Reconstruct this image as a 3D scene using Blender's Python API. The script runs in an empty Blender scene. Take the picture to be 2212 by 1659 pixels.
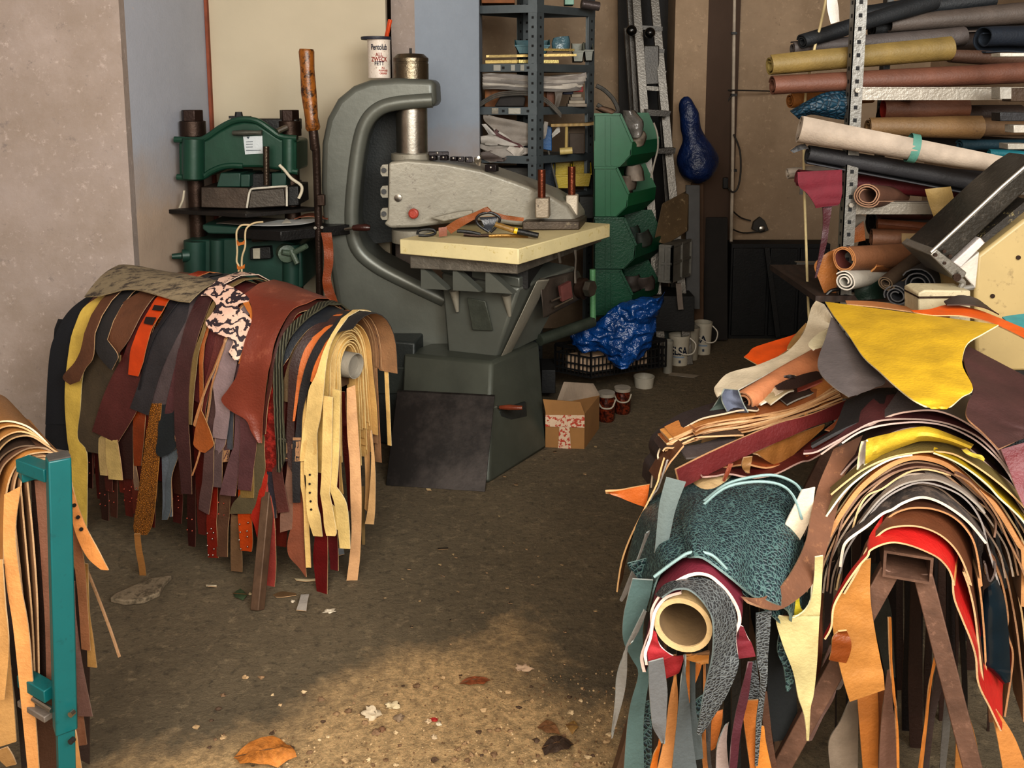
import bpy, math, random
from mathutils import Vector, Matrix, noise
V = Vector
RN = random.Random(11)
# ---------- camera geometry (2212 x 1659 frame) ----------
F, CX, CY, CH = 1900.0, 1106.0, 457.0, 1.6
PIT = math.radians(8); cp, sp = math.cos(PIT), math.sin(PIT)
CAM = V((0, 0, CH))
def ray(x, y):
    return V(((x-CX)/F, cp+sp*(CY-y)/F, -sp+cp*(CY-y)/F))
def W(x, y, Y):
    d = ray(x, y); return CAM+d*(Y/d.y)
def Z(x, y, z):
    d = ray(x, y); return CAM+d*((z-CH)/d.z)
def G(x, y): return Z(x, y, 0.0)
CROPS = {'I': (0, 0, 1), 'L': (80, 540, 2.0737), 'R': (1300, 620, 1.5965), 'S': (0, 880, 2.1286), 'M': (640, 20, 2.765),
         'G': (340, 200, 3.456), 'B': (720, 460, 2.633), 'K': (1612, 0, 2.37), 'T': (1000, 0, 3.3515), 'F': (1140, 380, 2.8597),
         'D': (180, 1060, 1.7015), 'R1': (1300, 640, 3.95), 'R2': (1652, 860, 3.95), 'R3': (1300, 1200, 3.614),
         'R4': (1660, 1200, 3.614), 'L2': (90, 560, 4.1475), 'L3': (420, 600, 4.1475), 'L4': (150, 930, 4.1475), 'L5': (440, 930, 4.1475)}
def q(c, x, y):
    o = CROPS[c]; return (o[0]+x/o[2], o[1]+y/o[2])
def qs(c, pts): return [q(c, *p) for p in pts]
def w(c, x, y, Y): return W(*q(c, x, y), Y)
# ---------- materials ----------
def lin(h):
    h = h.lstrip('#'); r = []
    for i in (0, 2, 4):
        c = int(h[i:i+2], 16)/255
        r.append(c/12.92 if c <= .04045 else ((c+.055)/1.055)**2.4)
    return r
def mulc(c, f): return [min(1, x*f) for x in c]
MC = {}
def mat(hexc, rough=.6, metal=0., var=.25, scale=9., bump=.15, bs=90., kind='', hex2=None, spec=.5, stretch=None):
    key = (hexc, rough, metal, var, scale, bump, bs, kind, hex2, spec, stretch)
    if key in MC: return MC[key]
    m = bpy.data.materials.new((kind or 'surface')+'_'+hexc.strip('#')); m.use_nodes = True
    nt = m.node_tree; N = nt.nodes; L = nt.links
    b = N['Principled BSDF']; b.inputs['Roughness'].default_value = rough; b.inputs['Metallic'].default_value = metal
    b.inputs['Specular IOR Level'].default_value = spec
    tc = N.new('ShaderNodeTexCoord'); mp = N.new('ShaderNodeMapping'); L.new(tc.outputs['Object'], mp.inputs[0])
    if stretch: mp.inputs['Scale'].default_value = stretch
    co = mp.outputs[0]
    def nz(s, d=4, r=.6):
        n = N.new('ShaderNodeTexNoise'); n.inputs['Scale'].default_value = s; n.inputs['Detail'].default_value = d; n.inputs['Roughness'].default_value = r
        L.new(co, n.inputs['Vector']); return n.outputs['Fac']
    def ramp(src, stops):
        r = N.new('ShaderNodeValToRGB'); e = r.color_ramp.elements
        while len(e) < len(stops): e.new(.5)
        for k, (p, c) in enumerate(stops):
            e[k].position = p; e[k].color = (*c[:3], 1)
        L.new(src, r.inputs[0]); return r.outputs[0]
    def mix(f, a, c):
        x = N.new('ShaderNodeMix'); x.data_type = 'RGBA'; L.new(f, x.inputs[0])
        for v_, s in ((a, x.inputs[6]), (c, x.inputs[7])):
            if isinstance(v_, (list, tuple)): s.default_value = (*v_[:3], 1)
            else: L.new(v_, s)
        return x.outputs[2]
    c = lin(hexc); c2 = lin(hex2) if hex2 else None
    base = ramp(nz(scale), [(.3, mulc(c, 1-var)), (.7, mulc(c, 1+var))])
    hsrc = nz(bs, 3)
    B = (0, 0, 0); Wt = (1, 1, 1)
    if kind == 'worn':      # scratched / chipped paint
        base = mix(ramp(nz(scale*4, 8, .75), [(.57, B), (.66, Wt)]), base, c2)
    elif kind == 'snake':
        v = N.new('ShaderNodeTexVoronoi'); v.inputs['Scale'].default_value = bs; L.new(co, v.inputs['Vector']); v.feature = 'DISTANCE_TO_EDGE'
        e = ramp(v.outputs['Distance'], [(.04, Wt), (.12, B)]); base = mix(e, base, c2); hsrc = v.outputs['Distance']
    elif kind == 'python':
        wv = N.new('ShaderNodeTexWave'); wv.inputs['Scale'].default_value = 9; wv.inputs['Distortion'].default_value = 11; wv.inputs['Detail'].default_value = 3; wv.inputs['Detail Scale'].default_value = 2.6
        wv.bands_direction = 'Z'; L.new(co, wv.inputs['Vector'])
        base = mix(ramp(wv.outputs['Fac'], [(.66, B), (.72, Wt)]), base, c2)
        base = mix(ramp(nz(60, 2), [(.66, B), (.7, Wt)]), base, c2)
    elif kind == 'croc':
        br = N.new('ShaderNodeTexVoronoi'); br.inputs['Scale'].default_value = bs; br.feature = 'DISTANCE_TO_EDGE'; L.new(co, br.inputs['Vector'])
        base = mix(ramp(br.outputs['Distance'], [(.05, Wt), (.15, B)]), base, c2); hsrc = br.outputs['Distance']
    elif kind == 'braid':
        wv = N.new('ShaderNodeTexWave'); wv.inputs['Scale'].default_value = bs; wv.inputs['Distortion'].default_value = 1.5; L.new(co, wv.inputs['Vector'])
        base = mix(ramp(wv.outputs['Fac'], [(.2, Wt), (.6, B)]), base, c2); hsrc = wv.outputs['Fac']
    elif kind == 'wood':
        wv = N.new('ShaderNodeTexWave'); wv.inputs['Scale'].default_value = scale; wv.inputs['Distortion'].default_value = 6; wv.inputs['Detail'].default_value = 3; L.new(co, wv.inputs['Vector'])
        base = mix(wv.outputs['Fac'], mulc(c, 1-var), mulc(c, 1+var)); hsrc = wv.outputs['Fac']
    elif kind == 'plaster':
        f = ramp(nz(2.2, 8, .7), [(.35, B), (.65, Wt)]); base = mix(f, base, c2)
        base = mix(ramp(nz(30, 8, .8), [(.56, B), (.68, Wt)]), base, mulc(c, 1.32))
        base = mix(ramp(nz(17, 6, .8), [(.60, B), (.70, Wt)]), base, mulc(c, .62))
        hsrc = nz(40, 8, .7)
    elif kind == 'twotone':   # tan wall, blue reflected light painted into the upper part
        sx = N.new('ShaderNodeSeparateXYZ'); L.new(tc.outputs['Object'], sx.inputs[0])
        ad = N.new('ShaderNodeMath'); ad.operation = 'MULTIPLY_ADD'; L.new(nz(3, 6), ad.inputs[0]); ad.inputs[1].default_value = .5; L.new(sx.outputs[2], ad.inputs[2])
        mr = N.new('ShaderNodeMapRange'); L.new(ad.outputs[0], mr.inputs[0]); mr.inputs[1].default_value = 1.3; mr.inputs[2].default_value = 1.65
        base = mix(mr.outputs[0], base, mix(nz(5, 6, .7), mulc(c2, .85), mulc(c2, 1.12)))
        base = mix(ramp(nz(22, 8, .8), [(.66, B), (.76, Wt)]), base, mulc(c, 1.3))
    elif kind == 'floor':
        sx = N.new('ShaderNodeSeparateXYZ'); gp = N.new('ShaderNodeNewGeometry'); L.new(gp.outputs['Position'], sx.inputs[0])
        # sandy towards the doorway, with a tongue of sand; sunlit brightness added to its colour
        m1 = N.new('ShaderNodeMath'); m1.operation = 'MULTIPLY_ADD'; L.new(nz(2.6, 8, .7), m1.inputs[0]); m1.inputs[1].default_value = -1.1; L.new(sx.outputs[1], m1.inputs[2])
        gx = N.new('ShaderNodeMath'); gx.operation = 'SUBTRACT'; sh = N.new('ShaderNodeMath'); sh.operation = 'MULTIPLY_ADD'; L.new(sx.outputs[1], sh.inputs[0]); sh.inputs[1].default_value = -.5; L.new(sx.outputs[0], sh.inputs[2]); sh2 = N.new('ShaderNodeMath'); sh2.operation = 'ADD'; L.new(sh.outputs[0], sh2.inputs[0]); sh2.inputs[1].default_value = 1.36; L.new(sh2.outputs[0], gx.inputs[0]); gx.inputs[1].default_value = .12
        ga = N.new('ShaderNodeMath'); ga.operation = 'ABSOLUTE'; L.new(gx.outputs[0], ga.inputs[0])
        gm = N.new('ShaderNodeMath'); gm.operation = 'MULTIPLY_ADD'; L.new(ga.outputs[0], gm.inputs[0]); gm.inputs[1].default_value = .95; L.new(m1.outputs[0], gm.inputs[2])
        f = N.new('ShaderNodeMapRange'); L.new(gm.outputs[0], f.inputs[0]); f.inputs[1].default_value = 2.02; f.inputs[2].default_value = 1.72
        base = mix(ramp(nz(1.6, 8, .7), [(.3, B), (.7, Wt)]), mulc(c, .62), mulc(c, 1.12))
        base = mix(ramp(nz(32, 6, .8), [(.52, B), (.64, Wt)]), base, mulc(c, .5))
        base = mix(ramp(nz(21, 6, .8), [(.54, B), (.68, Wt)]), base, mulc(c, 1.55))
        sand = mix(ramp(nz(34, 8, .8), [(.40, B), (.58, Wt)]), mulc(c2, .6), mulc(c2, 1.2))
        sand = mix(ramp(nz(24, 6, .8), [(.60, B), (.66, Wt)]), sand, mulc(c2, .3))
        base = mix(f.outputs[0], base, sand)
        hsrc = nz(38, 8, .75)
    elif kind == 'suede':
        base = mix(nz(120, 4), base, mulc(c, 1.18))
    elif kind == 'smear':
        base = mix(ramp(nz(scale, 6, .7), [(.45, B), (.62, Wt)]), mulc(c, .6), c2 or mulc(c, 1.6))
    elif kind == 'bark':
        base = mix(ramp(nz(30, 8, .75), [(.48, B), (.6, Wt)]), base, c2); hsrc = nz(35, 6)
    elif kind == 'print':    # red packing print on pale tape
        base = mix(ramp(nz(70, 3), [(.52, B), (.56, Wt)]), base, c2)
    L.new(base, b.inputs['Base Color'])
    if bump:
        bp = N.new('ShaderNodeBump'); bp.inputs['Strength'].default_value = bump; bp.inputs['Distance'].default_value = .012 if kind not in ('floor',) else .03
        L.new(hsrc, bp.inputs['Height']); L.new(bp.outputs[0], b.inputs['Normal'])
    MC[key] = m; return m
def leather(h, rough=.5, **k):
    d = dict(var=.22, scale=11, bump=.18, bs=140); d.update(k); return mat(h, rough, **d)
def plastic_film(h, alpha=.55):
    m = mat(h, .12, var=.5, scale=7, bump=.9, bs=18, spec=.8)
    return m
def desat(h, f=.3, g=.97):
    h = h.lstrip('#'); r = [int(h[i:i+2], 16) for i in (0, 2, 4)]; m = sum(r)/3
    return '#%02x%02x%02x' % tuple(int(max(0, min(255, (x+(m-x)*f)*g))) for x in r)
# ---------- mesh builder ----------
class MB:
    def __init__(s): s.v = []; s.f = []; s.m = []
    def add(s, vs, fs, mi=0):
        o = len(s.v); s.v += [V(p) for p in vs]
        for f in fs: s.f.append([o+i for i in f]); s.m.append(mi)
        return s
    def hexa(s, a, mi=0):   # 4 bottom ccw, 4 top
        return s.add(a, [(3, 2, 1, 0), (4, 5, 6, 7), (0, 1, 5, 4), (1, 2, 6, 5), (2, 3, 7, 6), (3, 0, 4, 7)], mi)
    def box(s, c, d, rz=0, mi=0, M=None):
        R_ = M or Matrix.Rotation(rz, 3, 'Z'); x, y, z = [t/2 for t in d]; c = V(c)
        return s.hexa([c+R_ @ V(p) for p in ((-x, -y, -z), (x, -y, -z), (x, y, -z), (-x, y, -z), (-x, -y, z), (x, -y, z), (x, y, z), (-x, y, z))], mi)
    def bar(s, p0, p1, a, b, up=(0, 0, 1), mi=0):
        p0, p1 = V(p0), V(p1); d = (p1-p0).normalized(); u = V(up)
        if abs(d.dot(u)) > .95: u = V((0, 1, 0))
        x = d.cross(u).normalized(); y = x.cross(d)
        e = [x*sx*a/2+y*sy*b/2 for sx, sy in ((-1, -1), (1, -1), (1, 1), (-1, 1))]
        return s.hexa([p0+t for t in e]+[p1+t for t in e], mi)
    def prism(s, poly, vec, mi=0):
        n = len(poly); vec = V(vec); P = [V(p) for p in poly]
        nn = sum(((P[i]-P[0]).cross(P[(i+1) % n]-P[0]) for i in range(n)), V())
        if nn.dot(vec) > 0: P = P[::-1]
        vs = P+[p+vec for p in P]
        fs = [tuple(range(n)), tuple(range(2*n-1, n-1, -1))]+[(i, n+i, n+(i+1) % n, (i+1) % n) for i in range(n)]
        return s.add(vs, fs, mi)
    def tube(s, path, r, n=10, mi=0, caps=True, closed=False):
        P = [V(p) for p in path]; N = len(P); rs = r if isinstance(r, (list, tuple)) else [r]*N
        ref = V((0, 0, 1)); vs = []; x = None
        for i, p in enumerate(P):
            a = P[i-1] if i else (P[-1] if closed else p); b = P[i+1] if i < N-1 else (P[0] if closed else p)
            t = (b-a).normalized()
            if x is None:
                if abs(t.dot(ref)) > .9: ref = V((0, 1, 0))
                x = t.cross(ref).normalized()
            x = (x-t*x.dot(t)).normalized(); y = t.cross(x)
            vs += [p+(x*math.cos(2*math.pi*j/n)+y*math.sin(2*math.pi*j/n))*rs[i] for j in range(n)]
        fs = []
        for i in range(N if closed else N-1):
            for j in range(n):
                a = i*n+j; b = i*n+(j+1) % n; k = ((i+1) % N)*n
                fs.append((a, b, k+(j+1) % n, k+j))
        if caps and not closed: fs += [tuple(range(n-1, -1, -1)), tuple(range((N-1)*n, N*n))]
        return s.add(vs, fs, mi)
    def lathe(s, c, prof, axis=(0, 0, 1), n=24, mi=0, caps=True):
        c = V(c); a = V(axis).normalized(); ref = V((0, 0, 1)) if abs(a.z) < .9 else V((0, 1, 0))
        x = a.cross(ref).normalized(); y = a.cross(x); N = len(prof); vs = []
        for r_, z in prof: vs += [c+a*z+(x*math.cos(2*math.pi*j/n)+y*math.sin(2*math.pi*j/n))*max(r_, 1e-4) for j in range(n)]
        fs = [(i*n+j, i*n+(j+1) % n, (i+1)*n+(j+1) % n, (i+1)*n+j) for i in range(N-1) for j in range(n)]
        if caps: fs += [tuple(range(n-1, -1, -1)), tuple(range((N-1)*n, N*n))]
        return s.add(vs, fs, mi)
    def ball(s, c, r, n=10, mi=0, sc=(1, 1, 1), jit=0, rnd=None):
        vs = []; fs = []; c = V(c)
        for i in range(n+1):
            th = math.pi*i/n
            for j in range(n*2):
                ph = math.pi*j/n; d = V((math.sin(th)*math.cos(ph), math.sin(th)*math.sin(ph), math.cos(th)))
                k = 1+(jit*noise.noise(d*1.7+(rnd or V())) if jit else 0)
                vs.append(c+V((d.x*sc[0], d.y*sc[1], d.z*sc[2]))*r*k)
        m = n*2
        for i in range(n):
            for j in range(m): fs.append((i*m+j, (i+1)*m+j, (i+1)*m+(j+1) % m, i*m+(j+1) % m))
        return s.add(vs, fs, mi)
    def sheet(s, Gd, th=.003, mi=(0, 1, 2), face=CAM, keep=False):
        n, m = len(Gd), len(Gd[0])
        def nrm(Gd, i, j):
            a = Gd[min(i+1, n-1)][j]-Gd[max(i-1, 0)][j]; b = Gd[i][min(j+1, m-1)]-Gd[i][max(j-1, 0)]
            c = a.cross(b); return c.normalized() if c.length > 1e-12 else V((0, 0, 1))
        if not keep:
            t = 0
            for i in range(n): t += nrm(Gd, i, m//2).dot(face-Gd[i][m//2])
            if t < 0: Gd = [r[::-1] for r in Gd]
        T = []; Bt = []
        for i in range(n):
            for j in range(m):
                k = nrm(Gd, i, j)*th/2; T.append(Gd[i][j]+k); Bt.append(Gd[i][j]-k)
        o = n*m; I = lambda i, j: i*m+j
        a = []; b = []; e = []
        for i in range(n-1):
            for j in range(m-1):
                a.append((I(i, j), I(i+1, j), I(i+1, j+1), I(i, j+1))); b.append(tuple(o+x for x in (I(i, j), I(i, j+1), I(i+1, j+1), I(i+1, j))))
        ring = [I(i, 0) for i in range(n)]+[I(n-1, j) for j in range(1, m)]+[I(i, m-1) for i in range(n-2, -1, -1)]+[I(0, j) for j in range(m-2, 0, -1)]
        for x, y in zip(ring, ring[1:]+ring[:1]): e.append((x, o+x, o+y, y))
        base = len(s.v); s.v += T+Bt
        for fs, k in ((a, mi[0]), (b, mi[1]), (e, mi[2])):
            for f in fs: s.f.append([base+x for x in f]); s.m.append(k)
        return s
    def build(s, name, mats, parent=None, bevel=0, sub=0, ang=35, seg=2):
        me = bpy.data.meshes.new(name); o = bpy.data.objects.new(name, me)
        if parent is not None: org = V(parent.location)
        else:
            xs = [p.x for p in s.v]; ys = [p.y for p in s.v]; org = V(((min(xs)+max(xs))/2, (min(ys)+max(ys))/2, min(p.z for p in s.v)))
        P2 = parent
        if parent is not None and parent.parent is not None: org = WO[parent.name]
        elif parent is not None: org = WO[parent.name]
        me.from_pydata([p-org for p in s.v], [], s.f)
        if not isinstance(mats, (list, tuple)): mats = [mats]
        for k in mats: me.materials.append(k)
        me.polygons.foreach_set('material_index', [min(k, len(mats)-1) for k in s.m])
        me.polygons.foreach_set('use_smooth', [True]*len(s.f)); me.update()
        try: me.set_sharp_from_angle(angle=math.radians(ang))
        except Exception: pass
        bpy.context.scene.collection.objects.link(o)
        if parent is not None: o.parent = P2; WO[o.name] = org
        else: o.location = org; WO[o.name] = org
        if bevel:
            b = o.modifiers.new('bevel', 'BEVEL'); b.width = bevel; b.segments = seg; b.limit_method = 'ANGLE'; b.angle_limit = math.radians(30)
        if sub:
            b = o.modifiers.new('subdivision', 'SUBSURF'); b.levels = sub; b.render_levels = sub
        return o
WO = {}
LABELS = {}
def tag(o, label, cat, group=None):
    o['label'] = label; o['category'] = cat
    if group: o['group'] = group
    return o
def thing(name, label, cat, loc, group=None):
    o = bpy.data.objects.new(name, None); bpy.context.scene.collection.objects.link(o); o.location = V(loc); o.empty_display_size = .05; WO[o.name] = V(loc)
    return tag(o, label, cat, group)
def struct(o): o['kind'] = 'structure'; return o
def copy_tree(o, loc, label=None, group=None):
    r = o.copy(); bpy.context.scene.collection.objects.link(r); r.location = V(loc); WO[r.name] = V(loc)
    if label: r['label'] = label
    if group: r['group'] = group
    for ch in list(o.children):
        c = ch.copy(); bpy.context.scene.collection.objects.link(c); c.parent = r
        for g in ch.children:
            d = g.copy(); bpy.context.scene.collection.objects.link(d); d.parent = c
    return r
def cat_rom(P, n):
    """resample list of vectors (any dim) with n points per segment"""
    out = []
    for i in range(len(P)-1):
        p0 = P[max(i-1, 0)]; p1 = P[i]; p2 = P[i+1]; p3 = P[min(i+2, len(P)-1)]
        for k in range(n):
            t = k/n; t2 = t*t; t3 = t2*t
            out.append(.5*((2*p1)+(p2-p0)*t+(2*p0-5*p1+4*p2-p3)*t2+(3*p1-p0-3*p2+p3)*t3))
    out.append(P[-1]); return out
TAN = '#b98a58'
def lmats(face, back=None, edge=None, **k):
    return [leather(face, **k), leather(back or '#8a6748', .8), leather(desat(edge or TAN), .8)]
def text(parent, s, loc, size, mat_, M3, name='lettering', al='CENTER', ext=.0004):
    cu = bpy.data.curves.new(name, 'FONT'); cu.body = s; cu.size = size; cu.align_x = al; cu.align_y = 'CENTER'; cu.extrude = ext; cu.offset = size*.022
    o = bpy.data.objects.new(name, cu)
    dg = bpy.context.evaluated_depsgraph_get
    bpy.context.scene.collection.objects.link(o); bpy.context.view_layer.update()
    me = bpy.data.meshes.new_from_object(o.evaluated_get(dg())); bpy.data.objects.remove(o)
    Mx = M3.to_4x4(); Mx.translation = V(loc)-WO[parent.name]
    me.transform(Mx); me.materials.clear(); me.materials.append(mat_)
    o = bpy.data.objects.new(name, me); bpy.context.scene.collection.objects.link(o); o.parent = parent; WO[o.name] = WO[parent.name]
    return o
def facing(nrm, up=(0, 0, 1)):
    z = V(nrm).normalized(); x = V(up).cross(z).normalized(); y = z.cross(x)
    return Matrix((x, y, z)).transposed()
# ================= setting =================
cam = bpy.data.cameras.new('camera'); co_ = bpy.data.objects.new('camera', cam); bpy.context.scene.collection.objects.link(co_)
co_.location = CAM; co_.rotation_euler = (math.pi/2-PIT, 0, 0); cam.sensor_width = 36; cam.lens = F/2212*36; cam.shift_y = -(829.5-CY)/2212
cam.clip_start = .05; bpy.context.scene.camera = co_
S = bpy.context.scene
S.view_settings.view_transform = 'Standard'; S.view_settings.look = 'Medium High Contrast'; S.view_settings.exposure = .15
S.cycles.use_adaptive_sampling = True; S.cycles.adaptive_threshold = .04; S.cycles.use_denoising = True; S.cycles.max_bounces = 6; S.cycles.diffuse_bounces = 4; S.cycles.glossy_bounces = 2; S.cycles.transmission_bounces = 2
wd = bpy.data.worlds.new('daylight'); S.world = wd; wd.use_nodes = True
bg = wd.node_tree.nodes['Background']; bg.inputs[0].default_value = (1., .95, .88, 1); bg.inputs[1].default_value = .85
def area(name, loc, to, sx, sy, e, col):
    l = bpy.data.lights.new(name, 'AREA'); l.shape = 'RECTANGLE'; l.size = sx; l.size_y = sy; l.energy = e; l.color = col
    o = bpy.data.objects.new(name, l); S.collection.objects.link(o); o.location = loc
    o.rotation_euler = (V(to)-V(loc)).to_track_quat('-Z', 'Y').to_euler(); return o
area('door_daylight', (.35, -.7, 2.5), (.0, 3.2, .6), 3.4, 1.8, 190, (1, .93, .83))
area('sky_glow', (1.7, -.2, 2.6), (-1.4, 4.2, 2.0), 1.2, 1.2, 40, (.75, .88, 1.))
XL, XR, YB, ZC = -2.75, 2.7, 5.75, 3.2
mb = MB().add([(XL, -1.5, 0), (XR, -1.5, 0), (XR, YB, 0), (XL, YB, 0)], [(0, 1, 2, 3)])
fl = struct(mb.build('floor', mat('#84755c', .85, kind='floor', hex2='#ddb987', bump=1.0)))
MW = mat('#a3968f', .9, kind='plaster', hex2='#928479', var=.12, scale=3, bump=.25)
MWR = mat('#a08b74', .9, kind='plaster', hex2='#8d7963', var=.12, scale=3, bump=.12)
MBL = mat('#957f6c', .85, kind='twotone', hex2='#8d959f', var=.1, scale=4, bump=.1)  # column: bluish light put into its upper colour
struct(MB().box(((XL+XR)/2, 3.3, ZC+.05), (XR-XL+.2, 5.0, .1)).build('ceiling', MW))
struct(MB().box((XL-.05, 2.2, ZC/2), (.1, 7.2, ZC)).build('wall_left', MW))
struct(MB().box((XR+.05, 2.2, ZC/2), (.1, 7.2, ZC)).build('wall_right', MWR))
struct(MB().box(((XL+XR)/2, YB+.05, ZC/2), (XR-XL+.2, .1, ZC)).build('wall_back', MWR))
# big plastered pier at left (front face) and its return, blue light painted on the upper part
xp = W(268, 200, 3.65).x
struct(MB().box(((XL+xp)/2, 4.2, ZC/2), (xp-XL, 1.1, ZC)).build('wall_pier', MW))
xb = W(450, 200, 4.38).x
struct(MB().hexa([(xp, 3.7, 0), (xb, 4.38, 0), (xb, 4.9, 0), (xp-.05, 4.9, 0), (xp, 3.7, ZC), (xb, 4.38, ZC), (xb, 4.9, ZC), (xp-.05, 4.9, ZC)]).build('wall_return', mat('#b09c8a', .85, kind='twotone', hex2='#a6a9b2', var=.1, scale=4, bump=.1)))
x2 = W(836, 200, 4.4).x; x3 = W(898, 200, 4.6).x; x4 = W(1035, 200, 4.75).x
mp_ = MB().box(((xb+x2)/2, 4.43, ZC/2), (x2-xb, .06, ZC)); pn = struct(mp_.build('wall_panel', mat('#b5aa94', .8, var=.06, scale=2, bump=.03)))
struct(MB().box((xb+.008, 4.388, ZC/2), (.014, .03, ZC)).build('trim_1', mat('#7d4029', .7)))
struct(MB().box(((x2+x3)/2, 5.1, ZC/2), (x3-x2, 1., ZC)).build('wall_pilaster', MW))
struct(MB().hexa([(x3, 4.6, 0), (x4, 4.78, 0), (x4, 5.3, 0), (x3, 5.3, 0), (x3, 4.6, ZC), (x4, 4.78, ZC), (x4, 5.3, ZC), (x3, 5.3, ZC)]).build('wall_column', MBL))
# piers behind ladder
a = W(1452, 300, 5.35).x; b_ = W(1522, 300, 5.35).x; c_ = W(1590, 300, 5.7).x
struct(MB().box(((a+b_)/2, 5.6, ZC/2), (b_-a, .5, ZC)).build('wall_buttress', MWR))
struct(MB().hexa([(b_, 5.36, 0), (c_, 5.7, 0), (c_, 5.75, 0), (b_, 5.75, 0), (b_, 5.36, ZC), (c_, 5.7, ZC), (c_, 5.75, ZC), (b_, 5.75, ZC)]).build('wall_splay', mat('#5e4d42', .9, var=.1, scale=3, bump=.1)))
# ================= materials shared by machines =================
MGREY = mat('#5d5f58', .38, metal=.25, var=.12, scale=5, bump=.06, bs=30)
MGREYL = mat('#8a8578', .42, metal=.2, var=.14, scale=6, bump=.12, bs=40, kind='worn', hex2='#6d665c')
MSTEEL = mat('#a09a90', .28, metal=.95, var=.2, scale=14, bump=.05)
MDARK = mat('#1d1c1b', .55, var=.3)
MBLK = mat('#121212', .5, var=.3)
MIRON = mat('#3d2f27', .45, metal=.7, var=.3, scale=16, bump=.12)
MGREEN = mat('#1c3f31', .35, metal=.1, var=.18, scale=6, bump=.06, bs=25)
MGREEND = mat('#1d3b32', .45, metal=.1, var=.2, scale=6, bump=.06, bs=25)
# ================= clicker press =================
cp_ = thing('clicking_press', 'large grey swing-arm clicking press with a thick C frame', 'machine', (-.4, 4.0, 0))
YF = 3.975
outer = [(940, 172), (860, 168), (800, 172), (762, 186), (728, 214), (705, 256), (694, 310), (692, 400), (697, 480), (712, 580), (728, 680), (740, 770), (742, 985), (1060, 985), (1060, 700), (962, 640), (880, 600), (815, 566), (778, 532), (764, 482), (768, 400), (780, 310), (796, 268), (826, 242), (870, 234), (943, 231)]
MB().prism([W(x, y, YF) for x, y in outer], (0, .30, 0)).build('c_frame', MGREY, cp_, bevel=.03, seg=4)
MB().prism([W(778, 250, 4.22), W(866, 236, 4.22), W(866, 520, 4.22), W(772, 530, 4.22)], (0, .03, 0)).build('inner_web', mat('#161b1b', .6), cp_)  # dark plate added where the spine's inner side lies in shadow
rim = [(934, 216), (862, 222), (820, 234), (792, 262), (776, 310), (764, 400), (760, 480), (772, 536), (812, 574), (880, 610), (960, 648)]
MB().tube(cat_rom([W(x, y, YF+.01) for x, y in rim], 5), .034, 12).build('frame_rim', MGREY, cp_)
MB().tube([W(750, 748, 4.0), W(860, 762, 3.92), W(965, 770, 3.83)], .018, 10).build('skirt_rib', MGREY, cp_)
# column, cap
cx_, cyy = W(890, 300, 4.08).x, 4.08
zc = lambda y: W(890, y, 4.02).z
MB().lathe((cx_, cyy, 0), [(.073, zc(345)), (.073, zc(172))], n=32).build('column', MSTEEL, cp_)
MB().lathe((cx_, cyy, 0), [(.081, zc(172)), (.081, zc(137)), (.079, zc(136)), (.079, zc(133)), (.081, zc(132)), (.081, zc(125)), (.06, zc(116)), (.0, zc(113))], n=32).build('column_cap', mat('#6e6454', .3, metal=.9, var=.2), cp_)
MB().lathe((cx_, cyy, 0), [(.006, zc(116)), (.006, zc(103))], n=8).build('grease_nipple', MDARK, cp_)
MB().box(W(934, 200, 4.0), (.022, .004, .05)).build('warning_plate', mat('#b39a2a', .5, kind='smear', hex2='#3a3418', scale=60), cp_)
# flange and swing beam
MB().lathe((cx_, cyy, 0), [(.098, zc(347)), (.098, zc(333)), (.078, zc(331))], n=32).build('column_flange', MGREYL, cp_)
beam = [(838, 350), (880, 345), (960, 352), (1040, 368), (1110, 392), (1180, 418), (1225, 445), (1242, 470), (1238, 492), (1150, 492), (1020, 476), (900, 492), (842, 494), (826, 484), (836, 474)]
MB().prism([W(x, y, 3.93+(x-838)*.0003) for x, y in beam], (.07, .23, 0)).build('swing_beam', MGREYL, cp_, bevel=.022, seg=4)
MB().lathe((cx_+.0, cyy-.05, 0), [(.095, zc(522)), (.095, zc(494))], n=32).build('beam_collar', MGREYL, cp_)
for yy in (368, 414, 462):
    MB().prism([W(838, yy-13, 3.95), W(826, yy-12, 3.95), W(822, yy-6, 3.95), W(822, yy+7, 3.95), W(826, yy+13, 3.95), W(838, yy+13, 3.95)], (0, .03, 0)).tube([W(829, yy, 3.945), W(829, yy, 3.94)], .012, 12, 1).build('lug', [MGREYL, MDARK], cp_)
MB().lathe(W(896, 460, 3.93), [(.019, 0), (.024, .02), (.022, .03), (.016, .034), (.016, .03)], axis=(-.15, -1, 0), n=18).build('red_knob', mat('#a04436', .45), cp_)['label'] = 'red knob'
MB().lathe(W(861, 427, 3.935), [(.017, 0), (.017, .012), (.006, .014)], axis=(-.1, -1, 0), n=16).build('oil_plug', MSTEEL, cp_)
MB().prism([W(930, 470, 3.93), W(990, 455, 3.93), W(1022, 452, 3.93), W(1022, 464, 3.93), W(960, 478, 3.93)], (0, -.02, 0)).build('cast_rib', MGREYL, cp_, bevel=.006)
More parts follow.
